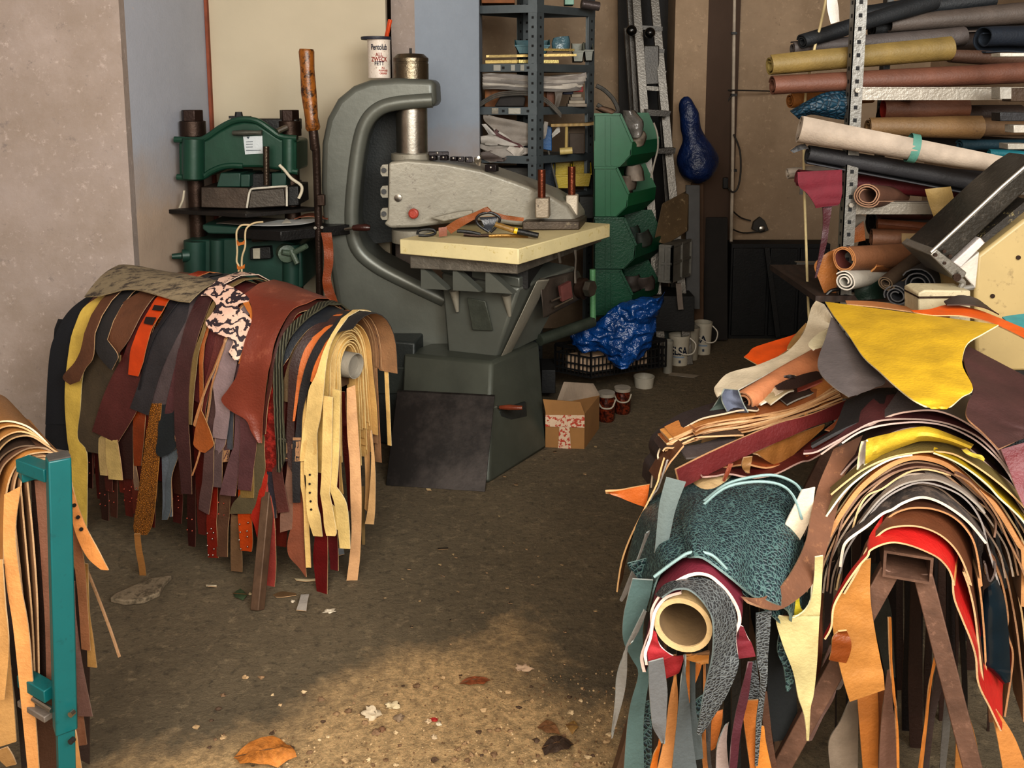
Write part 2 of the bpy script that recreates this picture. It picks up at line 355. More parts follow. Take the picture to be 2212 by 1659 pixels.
# pad under beam with two posts
MB().hexa([W(1128, 498, 3.93), W(1252, 497, 3.95), W(1268, 480, 4.25), W(1150, 480, 4.25)] + [W(1128, 478, 3.93), W(1252, 478, 3.95), W(1268, 464, 4.25), W(1150, 464, 4.25)]).build('press_pad', mat('#4c4238', .5, metal=.5, kind='worn', hex2='#8a7d66'), cp_, bevel=.006)
MB().hexa([W(1156, 472, 3.91), W(1186, 472, 3.91), W(1190, 466, 3.97), W(1160, 466, 3.97)] + [W(1155, 428, 3.91), W(1186, 428, 3.91), W(1188, 424, 3.97), W(1160, 424, 3.97)]).build('post_socket', mat('#8f8372', .5, metal=.4, kind='worn', hex2='#3a3129'), cp_, bevel=.006)
MB().hexa([W(1222, 466, 4.1), W(1248, 466, 4.1), W(1250, 460, 4.16), W(1226, 460, 4.16)] + [W(1222, 422, 4.1), W(1248, 422, 4.1), W(1250, 418, 4.16), W(1226, 418, 4.16)]).build('post_socket', mat('#b5aa98', .5, metal=.3), cp_, bevel=.006)
MCOP = mat('#6e3d2b', .3, metal=.8, var=.2)
for x, y0, y1, Y in ((1170, 428, 366, 3.94), (1235, 420, 360, 4.13)):
    MB().tube([W(x, y0, Y), W(x, y1, Y)], .018, 16).build('guide_post', MCOP, cp_)
# table carrier, ratchet tray and pedestal
A, B, C = Z(885, 548, .895), Z(1118, 572, .87), Z(1300, 505, .87)
A.z = B.z = C.z = .885; D_ = A+(C-B)
def slab(a, b, c, z0, z1, inset=0):
    d = a+(c-b); ctr = (a+c)/2
    P = [p+(ctr-p).normalized()*inset for p in (a, b, c, d)]
    return [V((p.x, p.y, z0)) for p in P]+[V((p.x, p.y, z1)) for p in P]
MB().hexa(slab(A, B, C, .83, .892)).build('table_carrier', mat('#767066', .4, metal=.5, var=.25, scale=9, kind='worn', hex2='#8f887e'), cp_, bevel=.004)
MB().box(W(1006, 560, 3.74), (.05, .03, .05), rz=-.52).build('clamp', MSTEEL, cp_, bevel=.006)
u = (B-A).normalized(); v_ = (C-B).normalized()
A2 = A+u*.13; n_ = -v_
for i in range(3):
    p = B-u*(.44-.145*i)+v_*.02
    MB().prism([p+V((0, 0, -.055)), p+u*.012+V((0, 0, -.055)), p+u*.12+V((0, 0, -.145)), p+V((0, 0, -.145))], v_*.04).build('rib_tooth', MGREY, cp_)
MB().box((B-u*.25+v_*.36)+V((0, 0, -.09)), (.34, .4, .12), rz=math.atan2(u.y, u.x)).build('under_table_core', MDARK, cp_)
t0, t1, t2 = W(952, 588, 3.86), W(1122, 622, 3.72), W(1246, 575, 4.05)
b0, b1, b2 = W(966, 762, 3.86), W(1068, 780, 3.76), W(1162, 735, 4.0)
MB().hexa([b0, b1, b2, b0+(b2-b1), t0, t1, t2, t0+(t2-t1)]).build('knee', MGREY, cp_, bevel=.012)
MB().prism([t0, t1, t1+V((0, 0, .045)), t0+V((0, 0, .045))], v_*.1).build('knee_lip', MGREY, cp_, bevel=.006)
MB().prism([W(1010, 642, 3.785), W(1050, 650, 3.75), W(1066, 714, 3.76), W(1022, 712, 3.79)], n_*.008).build('maker_plate', mat('#474a42', .4, metal=.2), cp_, bevel=.003)
for x, y in ((985, 645), (1098, 655)):
    MB().tube([W(x-4, y-18, 3.80-(x-985)*.0006), W(x+3, y+28, 3.81-(x-985)*.0006)], [.022, .008], 12).build('cast_boss', MGREYL, cp_)
MB().hexa([W(1068, 800, 3.75), W(1100, 770, 3.82), W(1104, 764, 3.9), W(1072, 790, 3.85)] + [W(1160, 606, 3.74), W(1186, 604, 3.80), W(1190, 600, 3.9), W(1166, 600, 3.85)]).build('knee_brace', MGREYL, cp_, bevel=.005)
# control box at the side
MB().hexa([W(1172, 690, 3.78), W(1262, 640, 4.0), W(1272, 635, 4.1), W(1190, 680, 3.9)] + [W(1166, 606, 3.78), W(1240, 586, 4.0), W(1250, 582, 4.1), W(1180, 598, 3.9)]).build('control_box', mat('#4a423b', .45, metal=.5, var=.3), cp_, bevel=.01)
MB().lathe(W(1252, 622, 3.99), [(.05, 0), (.05, .03), (.035, .035), (.035, .06), (.02, .062)], axis=(.8, -.6, 0), n=20).build('adjuster_dial', MIRON, cp_)
MB().lathe(W(1268, 622, 3.94), [(.038, 0), (.038, .03)], axis=(.8, -.6, 0), n=6).build('hex_nut', MSTEEL, cp_)
MB().prism([W(1205, 618, 3.84), W(1228, 606, 3.90), W(1232, 640, 3.90), W(1210, 650, 3.84)], (.01, -.015, 0)).build('dial_plate', mat('#5a3430', .6), cp_)
MB().tube([W(1192, 650, 3.8), W(1230, 634, 3.88), W(1236, 645, 3.88), W(1198, 664, 3.8)], .006, 6).build('box_handle', MSTEEL, cp_)
MB().tube([W(1242, 540, 3.98), W(1244, 560, 3.97), W(1242, 590, 3.97), W(1243, 612, 3.96)], [.008, .005, .005, .007], 8).build('chain', MSTEEL, cp_)
MB().tube([W(1206, 545, 3.85), W(1210, 568, 3.85)], .007, 8).build('toggle', MSTEEL, cp_)
MB().tube([W(1165, 735, 3.98), W(1280, 695, 4.2)], .028, 12).tube([W(1281, 700, 4.2), W(1280, 582, 4.2)], .015, 10, 1).build('pipe', [mat('#3c423a', .4, metal=.4), mat('#4f7a55', .45)], cp_)
# pedestal
g0, g1, g2 = G(860, 1010), G(1056, 1046), G(1182, 968)
g3 = g0+(g2-g1)
tp = [W(870, 762, 3.83), W(1062, 782, 3.66), W(1166, 738, 3.98)]
MB().hexa([g0, g1, g2, g3] + [tp[0], tp[1], tp[2], tp[0]+(tp[2]-tp[1])]).build('pedestal', mat('#494c44', .42, metal=.3, var=.18, scale=5, bump=.08, bs=30), cp_, bevel=.015)
g4 = G(745, 995)
MB().hexa([V((g4.x, 3.84, 0)), V((g0.x+.05, 3.76, 0)), V((g0.x+.1, 4.2, 0)), V((g4.x, 4.25, 0))] + [V((g4.x, 3.9, .47)), V((g0.x+.05, 3.82, .47)), V((g0.x+.1, 4.2, .47)), V((g4.x, 4.25, .47))]).build('pedestal_wing', mat('#2f3331', .5, metal=.2, var=.2), cp_, bevel=.01)
MB().prism([W(800, 790, 3.855), W(905, 793, 3.795), W(918, 800, 3.79), W(924, 850, 3.785), W(800, 850, 3.85)], (.0, -.012, 0)).build('inspection_cover', mat('#363a36', .45, metal=.2), cp_, bevel=.008)
MB().prism([W(1073, 886, 3.6), W(1132, 866, 3.74), W(1134, 898, 3.74), W(1085, 922, 3.61)], (.01, -.012, 0)).build('pedal_hood', mat('#2b2e2c', .5, metal=.2), cp_, bevel=.004)
MB().tube([W(1068, 879, 3.6), W(1076, 879, 3.59), W(1082, 880, 3.585)], .006, 8, 1).tube([W(1080, 880, 3.585), W(1100, 880, 3.56), W(1128, 881, 3.55)], [.008, .012, .009], 10).build('lever_handle', [mat('#6a3320', .35), MSTEEL], cp_)
MB().lathe(W(1118, 929, 3.72), [(.024, 0), (.024, .012), (.014, .013), (.014, .03)], axis=(.55, -.8, 0), n=14).build('drain_plug', MSTEEL, cp_)
MB().lathe(W(931, 684, 3.995), [(.017, 0), (.017, .014), (.008, .015)], axis=(-.1, -1, 0), n=12).build('side_bolt', MDARK, cp_)
# cutting board on the press
A, B, C = Z(863, 514, .965), Z(1120, 535, .965), Z(1318, 481, .965)
bd = MB().hexa(slab(A, B, C, .895, .96)).build('cutting_board', mat('#cdbf93', .55, var=.1, scale=8, bump=.04, kind='worn', hex2='#b5a268'), bevel=.004)
tag(bd, 'thick cream plastic cutting board on the grey press table', 'cutting board')
TB = .9605
# grease tin
tin = thing('grease_tin', 'white and red grease tin standing on top of the press frame', 'tin', W(820, 169, 4.12))
r0 = .052; tc_ = W(820, 169, 4.12); hh = W(820, 86, 4.12).z-tc_.z
MB().lathe(tc_, [(.052, 0), (.053, .004), (.052, .006), (.052, hh-.01), (.054, hh)], n=72).build('can', mat('#cbbfb2', .4, var=.12, scale=20, kind='worn', hex2='#8d7a6a'), tin)
MB().lathe(tc_+V((-.012, 0, hh)), [(.068, 0), (.07, .004), (.07, .012), (.066, .014)], n=28).build('lid', mat('#2b2d38', .5), tin)
dr = (CAM-tc_); dr.z = 0; dr.normalize()
for s_, yy, sz, cl in (('Pentolub', 103, .030, '#1c2b48'), ('ALL', 119, .02, '#b03a26'), ('ZWECK', 129, .024, '#b03a26'), ('FETT', 138, .02, '#1c2b48'), ('ALL', 147, .010, '#b03a26'), ('PURPOSE', 153, .010, '#b03a26'), ('GREASE', 159, .010, '#b03a26')):
    off = .018 if yy > 140 else 0
    t = text(tin, s_, V((0, 0, 0)), sz, mat(cl, .5), Matrix.Identity(3))
    zz = tc_.z+(169-yy)/83*hh; wz = WO[tin.name]; ww = max(p.co.x for p in t.data.vertices)+wz.x
    k = min(1, .038/ww)
    for p in t.data.vertices:      # wrap round the can
        x = (p.co.x+wz.x)*k+off; zl = p.co.y+wz.y; ang = x/.0526+math.atan2(dr.y, dr.x)+0.0
        nx = tc_+V((math.cos(ang)*.0538, math.sin(ang)*.0538, 0)); p.co = V((nx.x, nx.y, zz+zl*1.2))-wz
MB().bar(W(834, 84, 4.11), W(843, 42, 4.09), .013, .018).build('scraper', mat('#c04a22', .45), tin, bevel=.003)['label'] = 'orange plastic scraper in tin lid'
# leaning steel plate
P = [W(833, 1049, G(833, 1049).y), W(1048, 1063, G(1048, 1063).y), W(1069, 856, 3.58), W(858, 845, 3.63)]
tag(MB().prism(P, (0, .012, .003)).build('steel_plate', mat('#34302e', .38, metal=.5, var=.3, scale=2.6, kind='smear', hex2='#46403d', bump=.03), bevel=.002), 'square dark steel plate leaning against press pedestal', 'metal plate')
# ================= left trestle with straps =================
HA = V((-.525, 2.762, 0)); HD = V((-.896, .443, 0)).normalized(); HN = V((-.443, -.896, 0)).normalized()
HT = [(-.2, .112, .838, .70), (.05, .115, .845, .70), (.16, .15, .865, .70), (.35, .18, .90, .70), (.55, .2, .915, .70), (.8, .21, .90, .70), (1.0, .21, .875, .70), (1.25, .21, .85, .70), (1.6, .2, .84, .70)]
def hpar(s, k):
    for (a, b) in zip(HT, HT[1:]):
        if s <= b[0] or b is HT[-1]:
            t = min(1, max(0, (s-a[0])/(b[0]-a[0]))); r = [x+(y-x)*t for x, y in zip(a, b)]; break
    return r[1]+k*.0055, r[2]+k*.0055, r[3]
U0 = .24; FL = .04
def hsurf(s, u, k):
    a, zt, zc_ = hpar(s, k); t = abs(u)
    if t < U0: th = t/U0*math.pi/2; d, z = a*math.sin(th), zc_+(zt-zc_)*math.cos(th)
    else: d, z = a+FL*(t-U0), zc_-(t-U0)
    p = HA+HD*s+HN*(d if u >= 0 else -d); return V((p.x, p.y, z))
def hf(p, k):
    r = p-HA; s = r.dot(HD); d = r.dot(HN); a, zt, zc_ = hpar(s, k)
    if p.z > zc_: return math.sqrt((d/a)**2+((p.z-zc_)/(zt-zc_))**2)-1, s, d
    return abs(d)/(a+FL*(zc_-p.z))-1, s, d
def hinv(x, y, k):
    d = ray(x, y); best = None; prev = None; Y = 1.9
    while Y < 4.2:
        p = CAM+d*(Y/d.y); f, s, dd = hf(p, k)
        if best is None or f < best[0]: best = (f, Y)
        if f <= 0:
            lo, hi = Y-.02, Y
            for _ in range(18):
                m = (lo+hi)/2
                if hf(CAM+d*(m/d.y), k)[0] > 0: lo = m
                else: hi = m
            best = (0, hi); break
        Y += .02
    p = CAM+d*(best[1]/d.y); f, s, dd = hf(p, k); a, zt, zc_ = hpar(s, k)
    if p.z > zc_:
        u = math.atan2(dd/a, (p.z-zc_)/(zt-zc_))/(math.pi/2)*U0
    else: u = (U0+zc_-p.z)*(1 if dd >= 0 else -1)
    return V((s, u, 0))
def hpiece(name, label, cat, rows, k, face, back=None, edge=None, th=.003, over=None, nj=4, wob=.006, group=None, mats=None, parent=None, curl=0, up=True, **mk):
    """strap or hide draped over the left trestle; rows = [(crop,[(xl,yl,xr,yr)...]),...]"""
    Lp = []; Rp = []
    for c, rr in rows:
        for a in rr:
            Lp.append(hinv(*q(c, a[0], a[1]), k)); Rp.append(hinv(*q(c, a[2], a[3]), k))
    n = 6 if len(Lp) < 9 else 4
    Lp = cat_rom(Lp, n); Rp = cat_rom(Rp, n)
    seed = RN.random()*50; ext = 0
    if over is None: over = .25+RN.random()*.4 if max(Lp[0].y, Rp[0].y) < .2 else 0
    Gd = []
    if over:
        m = 12; l0, r0_ = Lp[0], Rp[0]
        for i in range(m):
            f = 1-i/m
            Gd.append([V((l0.x+(r0_.x-l0.x)*j/(nj-1), (l0.y+(r0_.y-l0.y)*j/(nj-1))*(1-f)-over*f, 0)) for j in range(nj)])
    Gd += [[a+(b-a)*(j/(nj-1)) for j in range(nj)] for a, b in zip(Lp, Rp)]
    if over == 0 and min(Lp[0].y, Rp[0].y) > .1 and not parent and up:
        ext = 8; sm = (Lp[0]+Rp[0])/2; hw = V((max(.008, abs(Lp[0].x-Rp[0].x)/2), 0, 0)) * (1 if Lp[0].x > Rp[0].x else -1)
        Gd = [[V((sm.x, max(.05, min(Lp[0].y, Rp[0].y)-.30*(1-i/ext)), 0))+hw*(1-2*j/(nj-1)) for j in range(nj)] for i in range(ext)]+Gd
    nn = len(Gd); out = []
    for i, r in enumerate(Gd):
        o = []
        for j, p in enumerate(r):
            kk = k-(3.5*(1-i/ext)**.6 if i < ext else 0)+wob/.0055*(noise.noise(V((p.x*5+seed, p.y*4, j*.15)))+.4)*min(1, abs(p.y)*5+.1)
            if curl and i > nn*.6: kk += curl*((i-nn*.6)/(nn*.4))**2
            o.append(hsurf(p.x, p.y, kk))
        out.append(o)
    mb = MB().sheet(out, th)
    o = mb.build(name, mats or lmats(face, back, edge, **mk), parent)
    if parent is None: tag(o, label, cat, group)
    return o
ST = 'strap'
def hs(label, k, face, *rows, **kw):
    name = kw.pop('name', 'leather_strap'); cat = kw.pop('cat', 'leather strap')
    return hpiece(name, label, cat, rows, k, face, **kw)
# the trestle itself
tr = thing('trestle', 'brown steel trestle buried under belt straps beside the press', 'trestle', (-1.0, 3.0, 0))
MRUST = mat('#5b4636', .6, metal=.35, var=.3, scale=14, bump=.1)
bz = .655
MB().bar(HA+HD*.03+V((0, 0, bz)), HA+HD*1.3+V((0, 0, bz)), .06, .05).build('crossbar', MRUST, tr, bevel=.003)
for s_ in (.27, 1.12):
    c_ = HA+HD*s_
    for sg in (1, -1):
        ft = c_+HN*sg*.2
        if sg == 1 and s_ < .5: ft = G(556, 1318)+HD*.0
        MB().bar(c_+HN*sg*.03+V((0, 0, bz)), ft, .032, .032, up=HD).build('leg', MRUST, tr, bevel=.003)
    MB().bar(c_+HN*.15+V((0, 0, .17)), c_-HN*.15+V((0, 0, .17)), .02, .02).build('stretcher', MRUST, tr)
# roll tube at the near end
tb0 = HA-HD*.022+V((0, 0, .708)); tb1 = tb0+HD*1.0
def pipe(mb, p0, p1, r, ri, n=28, mi=0, mi2=1, cap=0):
    d = (V(p1)-V(p0)); L_ = d.length
    mb.lathe(p0, [(r, L_), (r, 0), (ri, 0), (ri, .004)], d, n, mi, False); mb.lathe(p0, [(ri, .004), (ri, cap or L_), (0, cap or L_)], d, n, mi2, False); return mb
tag(pipe(MB(), tb0, tb1, .042, .039, cap=.02).build('cardboard_tube', [mat('#8a8478', .7, var=.08), mat('#837d72', .7, var=.08)]), 'pale grey tube end under the nested cream straps', 'tube')
# --- traced pieces, far end to near end ---
YEL = '#b59a4a'
hs('black felt panel hanging at the far left end of the trestle', 1, '#0e1016', ('L2', [(390, 350, 520, 345), (250, 460, 400, 440), (140, 640, 320, 620), (85, 800, 300, 800), (60, 1100, 270, 1100), (35, 1480, 270, 1480)]), back='#0e1016', edge='#1a1a20', rough=.95, name='felt_panel', cat='felt', nj=6)
hs('lower black felt offcut behind the yellow strap', 0, '#0c0d12', ('L2', [(100, 1300, 280, 1300), (50, 1480, 280, 1480), (45, 1659, 280, 1659)]), ('L', [(45, 880, 150, 900)]), back='#0e1016', edge='#1a1a20', rough=.95, name='felt_panel', cat='felt', over=0)
hs('long pale yellow leather strap beside the black felt', 4, YEL, ('L2', [(500, 345, 660, 340), (370, 440, 560, 420), (300, 590, 480, 590), (250, 800, 400, 780), (230, 1000, 390, 950), (220, 1150, 365, 1100), (215, 1350, 345, 1350), (230, 1600, 325, 1600)]), ('L4', [(5, 230, 160, 200), (10, 600, 163, 600), (60, 1000, 160, 1000), (130, 1210, 155, 1230)]), edge='#c9b06a')
hs('olive brown wide panel below the folded brown hide', 3, '#3e3324', ('L2', [(500, 650, 760, 650), (400, 800, 720, 750), (370, 1080, 680, 1050), (340, 1350, 600, 1350), (320, 1659, 570, 1620)]), ('L4', [(65, 165, 305, 208)]), edge='#4e412c', rough=.8)
hs('dark folded offcut between yellow strap and brown hide', 4, '#2b211c', ('L2', [(760, 300, 900, 310), (640, 400, 800, 390), (530, 520, 640, 520), (480, 610, 520, 610)]))
hs('soft brown hide with a folded ragged lower edge', 6, '#5a3824', ('L2', [(870, 310, 1010, 355), (700, 420, 930, 470), (560, 560, 850, 620), (470, 630, 780, 740), (400, 665, 690, 850)]), name='hide', cat='leather hide', rough=.7, edge='#9a7350', nj=7, wob=.012)
hs('turned back brown hide tongue over the yellow strap', 9, '#553522', ('L2', [(395, 665, 500, 660), (370, 780, 490, 790), (310, 920, 470, 900), (202, 1050, 420, 970), (262, 1122, 365, 1085)]), name='hide_tongue', cat='leather hide', rough=.7, over=0, wob=.015)
hs('charcoal fold lying inside the brown hide', 8, '#232020', ('L2', [(470, 690, 600, 720), (480, 770, 690, 850), (530, 880, 670, 930), (610, 970, 640, 990)]), name='hide_fold', cat='leather hide', rough=.8, over=0)
hs('wide burgundy leather panel under the orange belt', 5, '#4b2422', ('L2', [(1000, 350, 1150, 380), (880, 530, 1030, 560), (760, 790, 960, 800), (640, 1030, 920, 1050), (550, 1250, 870, 1330), (460, 1540, 690, 1645)]), name='leather_sheet', nj=6, rough=.4)
ob = hs('bright orange belt strap with two square slots', 8, '#a83c12', ('L2', [(1030, 360, 1140, 380), (960, 480, 1080, 490), (890, 600, 1000, 615), (840, 720, 960, 740), (800, 850, 925, 880), (780, 1030, 870, 1048)]), name='belt_strap', rough=.22, edge='#d07030', bump=.05)
for a in ([(1010, 410, 1100, 420), (990, 455, 1075, 462)], [(935, 515, 1025, 522), (915, 575, 990, 590)]):
    hpiece('slot', '', '', [('L2', a)], 10.6, '#1a1010', over=0, parent=ob, wob=0, th=.002, back='#1a1010', edge='#1a1010')
hs('narrow black strap right of the orange belt', 7, '#17151a', ('L2', [(1150, 380, 1220, 400), (1080, 540, 1130, 520), (990, 680, 1060, 620), (930, 850, 990, 760), (890, 1050, 930, 950), (860, 1170, 885, 1170)]), edge='#2c2828')
hs('wide charcoal strap right of the narrow black one', 6, '#2c2a2d', ('L2', [(1210, 400, 1330, 400), (1130, 520, 1290, 560), (1000, 720, 1180, 770), (930, 900, 1090, 960), (880, 1100, 1010, 1200), (800, 1330, 965, 1395)]), edge='#3a3434', rough=.4)
hs('grey brown square-cut strap below charcoal strap', 5, '#4b4142', ('L2', [(1260, 420, 1380, 400), (1200, 640, 1300, 640), (1110, 880, 1220, 880), (1040, 1100, 1165, 1100), (990, 1260, 1125, 1260), (965, 1410, 1095, 1422)]), edge='#5a5050', rough=.4)
hs('purple brown offcut with a pointed lower corner', 5, '#482a2c', ('L2', [(1260, 700, 1330, 700), (1230, 830, 1290, 830), (1180, 1050, 1270, 1000), (1110, 1410, 1215, 1300), (1190, 1530, 1200, 1525)]))
hs('long dark brown strap with a square end in mid trestle', 7, '#3c2424', ('L2', [(1400, 350, 1530, 360), (1330, 500, 1470, 520), (1250, 780, 1390, 760), (1210, 1000, 1340, 1000), (1195, 1300, 1320, 1300), (1205, 1620, 1330, 1640)]), ('L4', [(955, 30, 1080, 30), (985, 300, 1095, 300), (1003, 565, 1100, 570)]), edge='#8a6040', rough=.4)
hs('thin olive strap pair edge beside the python skin', 8, '#6b5836', ('L2', [(1535, 380, 1575, 390), (1430, 650, 1465, 650), (1350, 900, 1405, 860), (1325, 1150, 1372, 1150), (1320, 1480, 1350, 1482)]), edge='#8a7448')
hs('wide dark red strap below the python skin', 4, '#4d2020', ('L3', [(120, 300, 300, 300), (130, 500, 300, 510), (80, 700, 230, 690), (20, 850, 150, 850), (0, 1100, 90, 1150)]), name='leather_strap')
hs('second dark red strap left of the mauve strap', 5, '#51231f', ('L3', [(200, 480, 380, 500), (170, 660, 250, 660), (110, 900, 170, 900), (60, 1150, 110, 1150), (50, 1300, 100, 1300)]))
hs('thin tan lace running diagonally left of the mauve strap', 7, '#9a6a44', ('L3', [(288, 530, 303, 530), (210, 720, 226, 720), (145, 880, 162, 880), (75, 1080, 92, 1080), (2, 1310, 20, 1330)]), name='leather_lace', th=.005)
hs('second thin tan lace beside the mauve strap', 7, '#8f6442', ('L3', [(270, 560, 282, 560), (250, 660, 262, 660)]), ('L3', [(160, 950, 172, 950), (120, 1180, 134, 1180)]), ('L4', [(1160, 210, 1172, 210), (1100, 400, 1112, 400)]), name='leather_lace', th=.005)
hs('mauve grey strap with square end under the python skin', 6, '#7c6b6c', ('L3', [(280, 560, 380, 600), (230, 720, 390, 745), (165, 860, 365, 880), (190, 1080, 335, 1050), (200, 1200, 332, 1180), (180, 1300, 322, 1290), (165, 1430, 300, 1440)]), edge='#8a7878', rough=.45)
hs('short mauve tip showing below the square mauve end', 5, '#6e5d60', ('L3', [(190, 1400, 290, 1400), (188, 1500, 280, 1500), (190, 1605, 210, 1590)]), over=0)
hs('slate blue offcut behind the mauve strap', 4, '#3f4147', ('L3', [(330, 1170, 370, 1200), (310, 1350, 360, 1350), (300, 1540, 350, 1535)]), over=0)
hs('tan brown scrap with a wavy hem in mid trestle', 8, '#84481f', ('L3', [(50, 1190, 62, 1190), (10, 1350, 130, 1350), (0, 1440, 165, 1450), (0, 1500, 170, 1505), (60, 1560, 95, 1570)]), over=0, edge='#b98040', name='leather_scrap', wob=.012)
hs('purple brown folded scrap below the tan scrap', 4, '#463030', ('L3', [(180, 1560, 320, 1540), (190, 1659, 310, 1640)]), ('L4', [(1300, 180, 1440, 170), (1310, 280, 1400, 250)]), over=0)
MPY = mat('#c9a795', .5, kind='python', hex2='#2c2228', var=.12, scale=20, bump=.15, bs=260)
hs('pink and black python print skin with spread lobes', 10, '', ('L3', [(60, 160, 260, 66), (120, 160, 320, 80), (170, 200, 495, 190), (200, 260, 385, 245), (150, 340, 500, 360), (105, 400, 512, 420), (140, 460, 500, 490), (200, 500, 490, 540), (350, 560, 450, 600), (335, 630, 445, 635), (315, 680, 430, 700), (370, 738, 410, 745)]), name='python_skin', cat='snakeskin', mats=[MPY, leather('#a88d7a'), leather('#d0b8a8')], nj=8, wob=.01)
hs('torn orange brown scrap peeking out right of the python skin', 9, '#9c5c26', ('L3', [(420, 200, 490, 215), (470, 290, 522, 300), (500, 360, 526, 380), (470, 560, 520, 480), (405, 770, 440, 760)]), name='leather_scrap', edge='#c07a38')
MRB = leather('#6e3426', .36, hex2='#7d4534', kind='worn', scale=3, var=.25)
hs('large glossy red brown hide with a pointed corner', 9.5, '', ('L3', [(450, 150, 1000, 235), (510, 250, 890, 285), (520, 390, 800, 420), (465, 560, 730, 590), (425, 740, 700, 740), (390, 880, 665, 870), (310, 1000, 645, 990), (250, 1090, 632, 1090), (330, 1180, 620, 1180), (480, 1265, 612, 1265), (530, 1370, 608, 1370), (592, 1470, 607, 1480)]), name='hide', cat='leather hide', mats=[MRB, leather('#a07050', .8), leather('#8a5038', .7)], nj=9, over=.5, wob=.01)
hs('dark chocolate layer lining the red brown hide edge', 7, '#43221c', ('L3', [(990, 240, 1075, 285), (880, 300, 930, 320), (800, 430, 860, 440), (735, 600, 775, 600), (695, 760, 735, 760), (660, 1000, 705, 950), (622, 1150, 665, 1150), (608, 1400, 640, 1400)]))
hs('glossy dark red crocodile strap left of the braided belt', 6, '', ('L3', [(700, 850, 760, 850), (690, 1000, 740, 930), (650, 1180, 728, 1120), (630, 1350, 742, 1350), (640, 1620, 745, 1610)]), ('L5', [(552, 150, 652, 150), (570, 360, 652, 370)]), mats=[mat('#6b1d1a', .22, kind='smear', hex2='#8a2a24', scale=40, bump=.3, bs=80), leather('#5a2a22'), leather('#4a1a16')])
hs('olive grey braided leather belt with fringed end', 9, '', ('L3', [(990, 320, 1090, 312), (870, 420, 935, 450), (795, 520, 850, 560), (740, 680, 802, 700), (712, 850, 792, 850), (712, 1000, 803, 1000), (725, 1200, 806, 1200), (735, 1400, 821, 1400), (750, 1600, 826, 1600)]), ('L5', [(655, 60, 745, 60), (660, 220, 740, 230), (660, 365, 690, 372)]), name='braided_belt', cat='belt', th=.006, mats=[mat('#5c5a48', .5, kind='braid', hex2='#26261e', bs=34, bump=.9), leather('#3a382e'), leather('#4a483a')])
hs('blue black panel right of the braided belt top', 6, '#1f2227', ('L3', [(1090, 300, 1290, 390), (950, 420, 1090, 430), (850, 600, 935, 580), (790, 720, 870, 700), (785, 820, 850, 730)]), rough=.5)
hs('olive brown strap under the blue black panel', 5, '#54432e', ('L3', [(1190, 380, 1270, 410), (1000, 480, 1080, 480), (870, 570, 960, 550), (868, 690, 920, 660), (800, 950, 870, 800), (800, 1100, 850, 1110)]), edge='#a87c48')
hs('long black brown strap right of the braided belt', 7, '#32201d', ('L3', [(1190, 400, 1280, 420), (1080, 430, 1180, 440), (940, 600, 1020, 600), (880, 720, 960, 730), (850, 900, 930, 900), (840, 1100, 912, 1100), (828, 1300, 895, 1300), (818, 1640, 900, 1640)]), ('L5', [(745, 80, 800, 80), (762, 300, 800, 390)]), edge='#4a3026')
hs('orange strap between the brown and the black straps', 7, '#a85a28', ('L3', [(1150, 470, 1230, 440), (1020, 580, 1110, 570), (950, 720, 1040, 720), (930, 850, 1005, 870), (915, 1000, 955, 960), (890, 1280, 906, 1280)]), edge='#c88048')
hs('black strap with rivet at its square end', 8, '#201e20', ('L3', [(1235, 440, 1420, 460), (1140, 530, 1230, 520), (1050, 680, 1130, 670), (990, 830, 1060, 830), (945, 1000, 1022, 1000), (920, 1200, 972, 1200), (900, 1500, 960, 1500), (895, 1640, 955, 1640)]), ('L5', [(800, 60, 878, 60), (800, 300, 870, 300), (805, 642, 870, 642)]), edge='#33302e')
hs('orange strap tip inside the black strap', 7, '#b5622e', ('L3', [(1160, 600, 1210, 600), (1080, 720, 1150, 740), (1030, 890, 1105, 900), (1090, 950, 1112, 955)]))
CR = '#cdaf74'
hs('cream belt strap with a row of buckle holes', 9, CR, ('L3', [(1230, 510, 1290, 470), (1160, 660, 1222, 600), (1100, 850, 1180, 800), (1030, 1000, 1162, 1000), (1000, 1250, 1130, 1250), (970, 1400, 1100, 1400), (950, 1640, 1100, 1640)]), ('L5', [(905, 60, 1015, 60), (905, 360, 1020, 370), (925, 420, 1020, 420), (930, 650, 1022, 650), (945, 780, 1050, 770), (990, 940, 1070, 945)]), edge='#dcc188', back='#c2a064', name='belt_strap')
hs('narrow cream strap left of the holed cream belt', 7, '#c6a468', ('L5', [(870, 0, 905, 0), (865, 420, 902, 440), (895, 640, 935, 640), (905, 900, 946, 900), (920, 1225, 962, 1228)]), over=0)
hs('cream strap with a rounded slotted tip', 10, CR, ('L5', [(1050, 560, 1130, 560), (1075, 720, 1162, 720), (1085, 850, 1190, 900), (1105, 940, 1180, 945)]), over=0, edge='#dcc188', name='belt_strap')
hs('wide cream strap with a square end near floor', 8, '#cbb074', ('L5', [(1130, 500, 1200, 500), (1180, 650, 1285, 640), (1205, 850, 1315, 860), (1225, 1050, 1322, 1052)]), over=0, edge='#dcc188')
hs('short cream strap curled behind the slotted tip', 8, '#c4a868', ('L5', [(1060, 620, 1130, 640), (1150, 760, 1210, 740), (1200, 885, 1240, 885)]), over=0, edge='#dcc188')
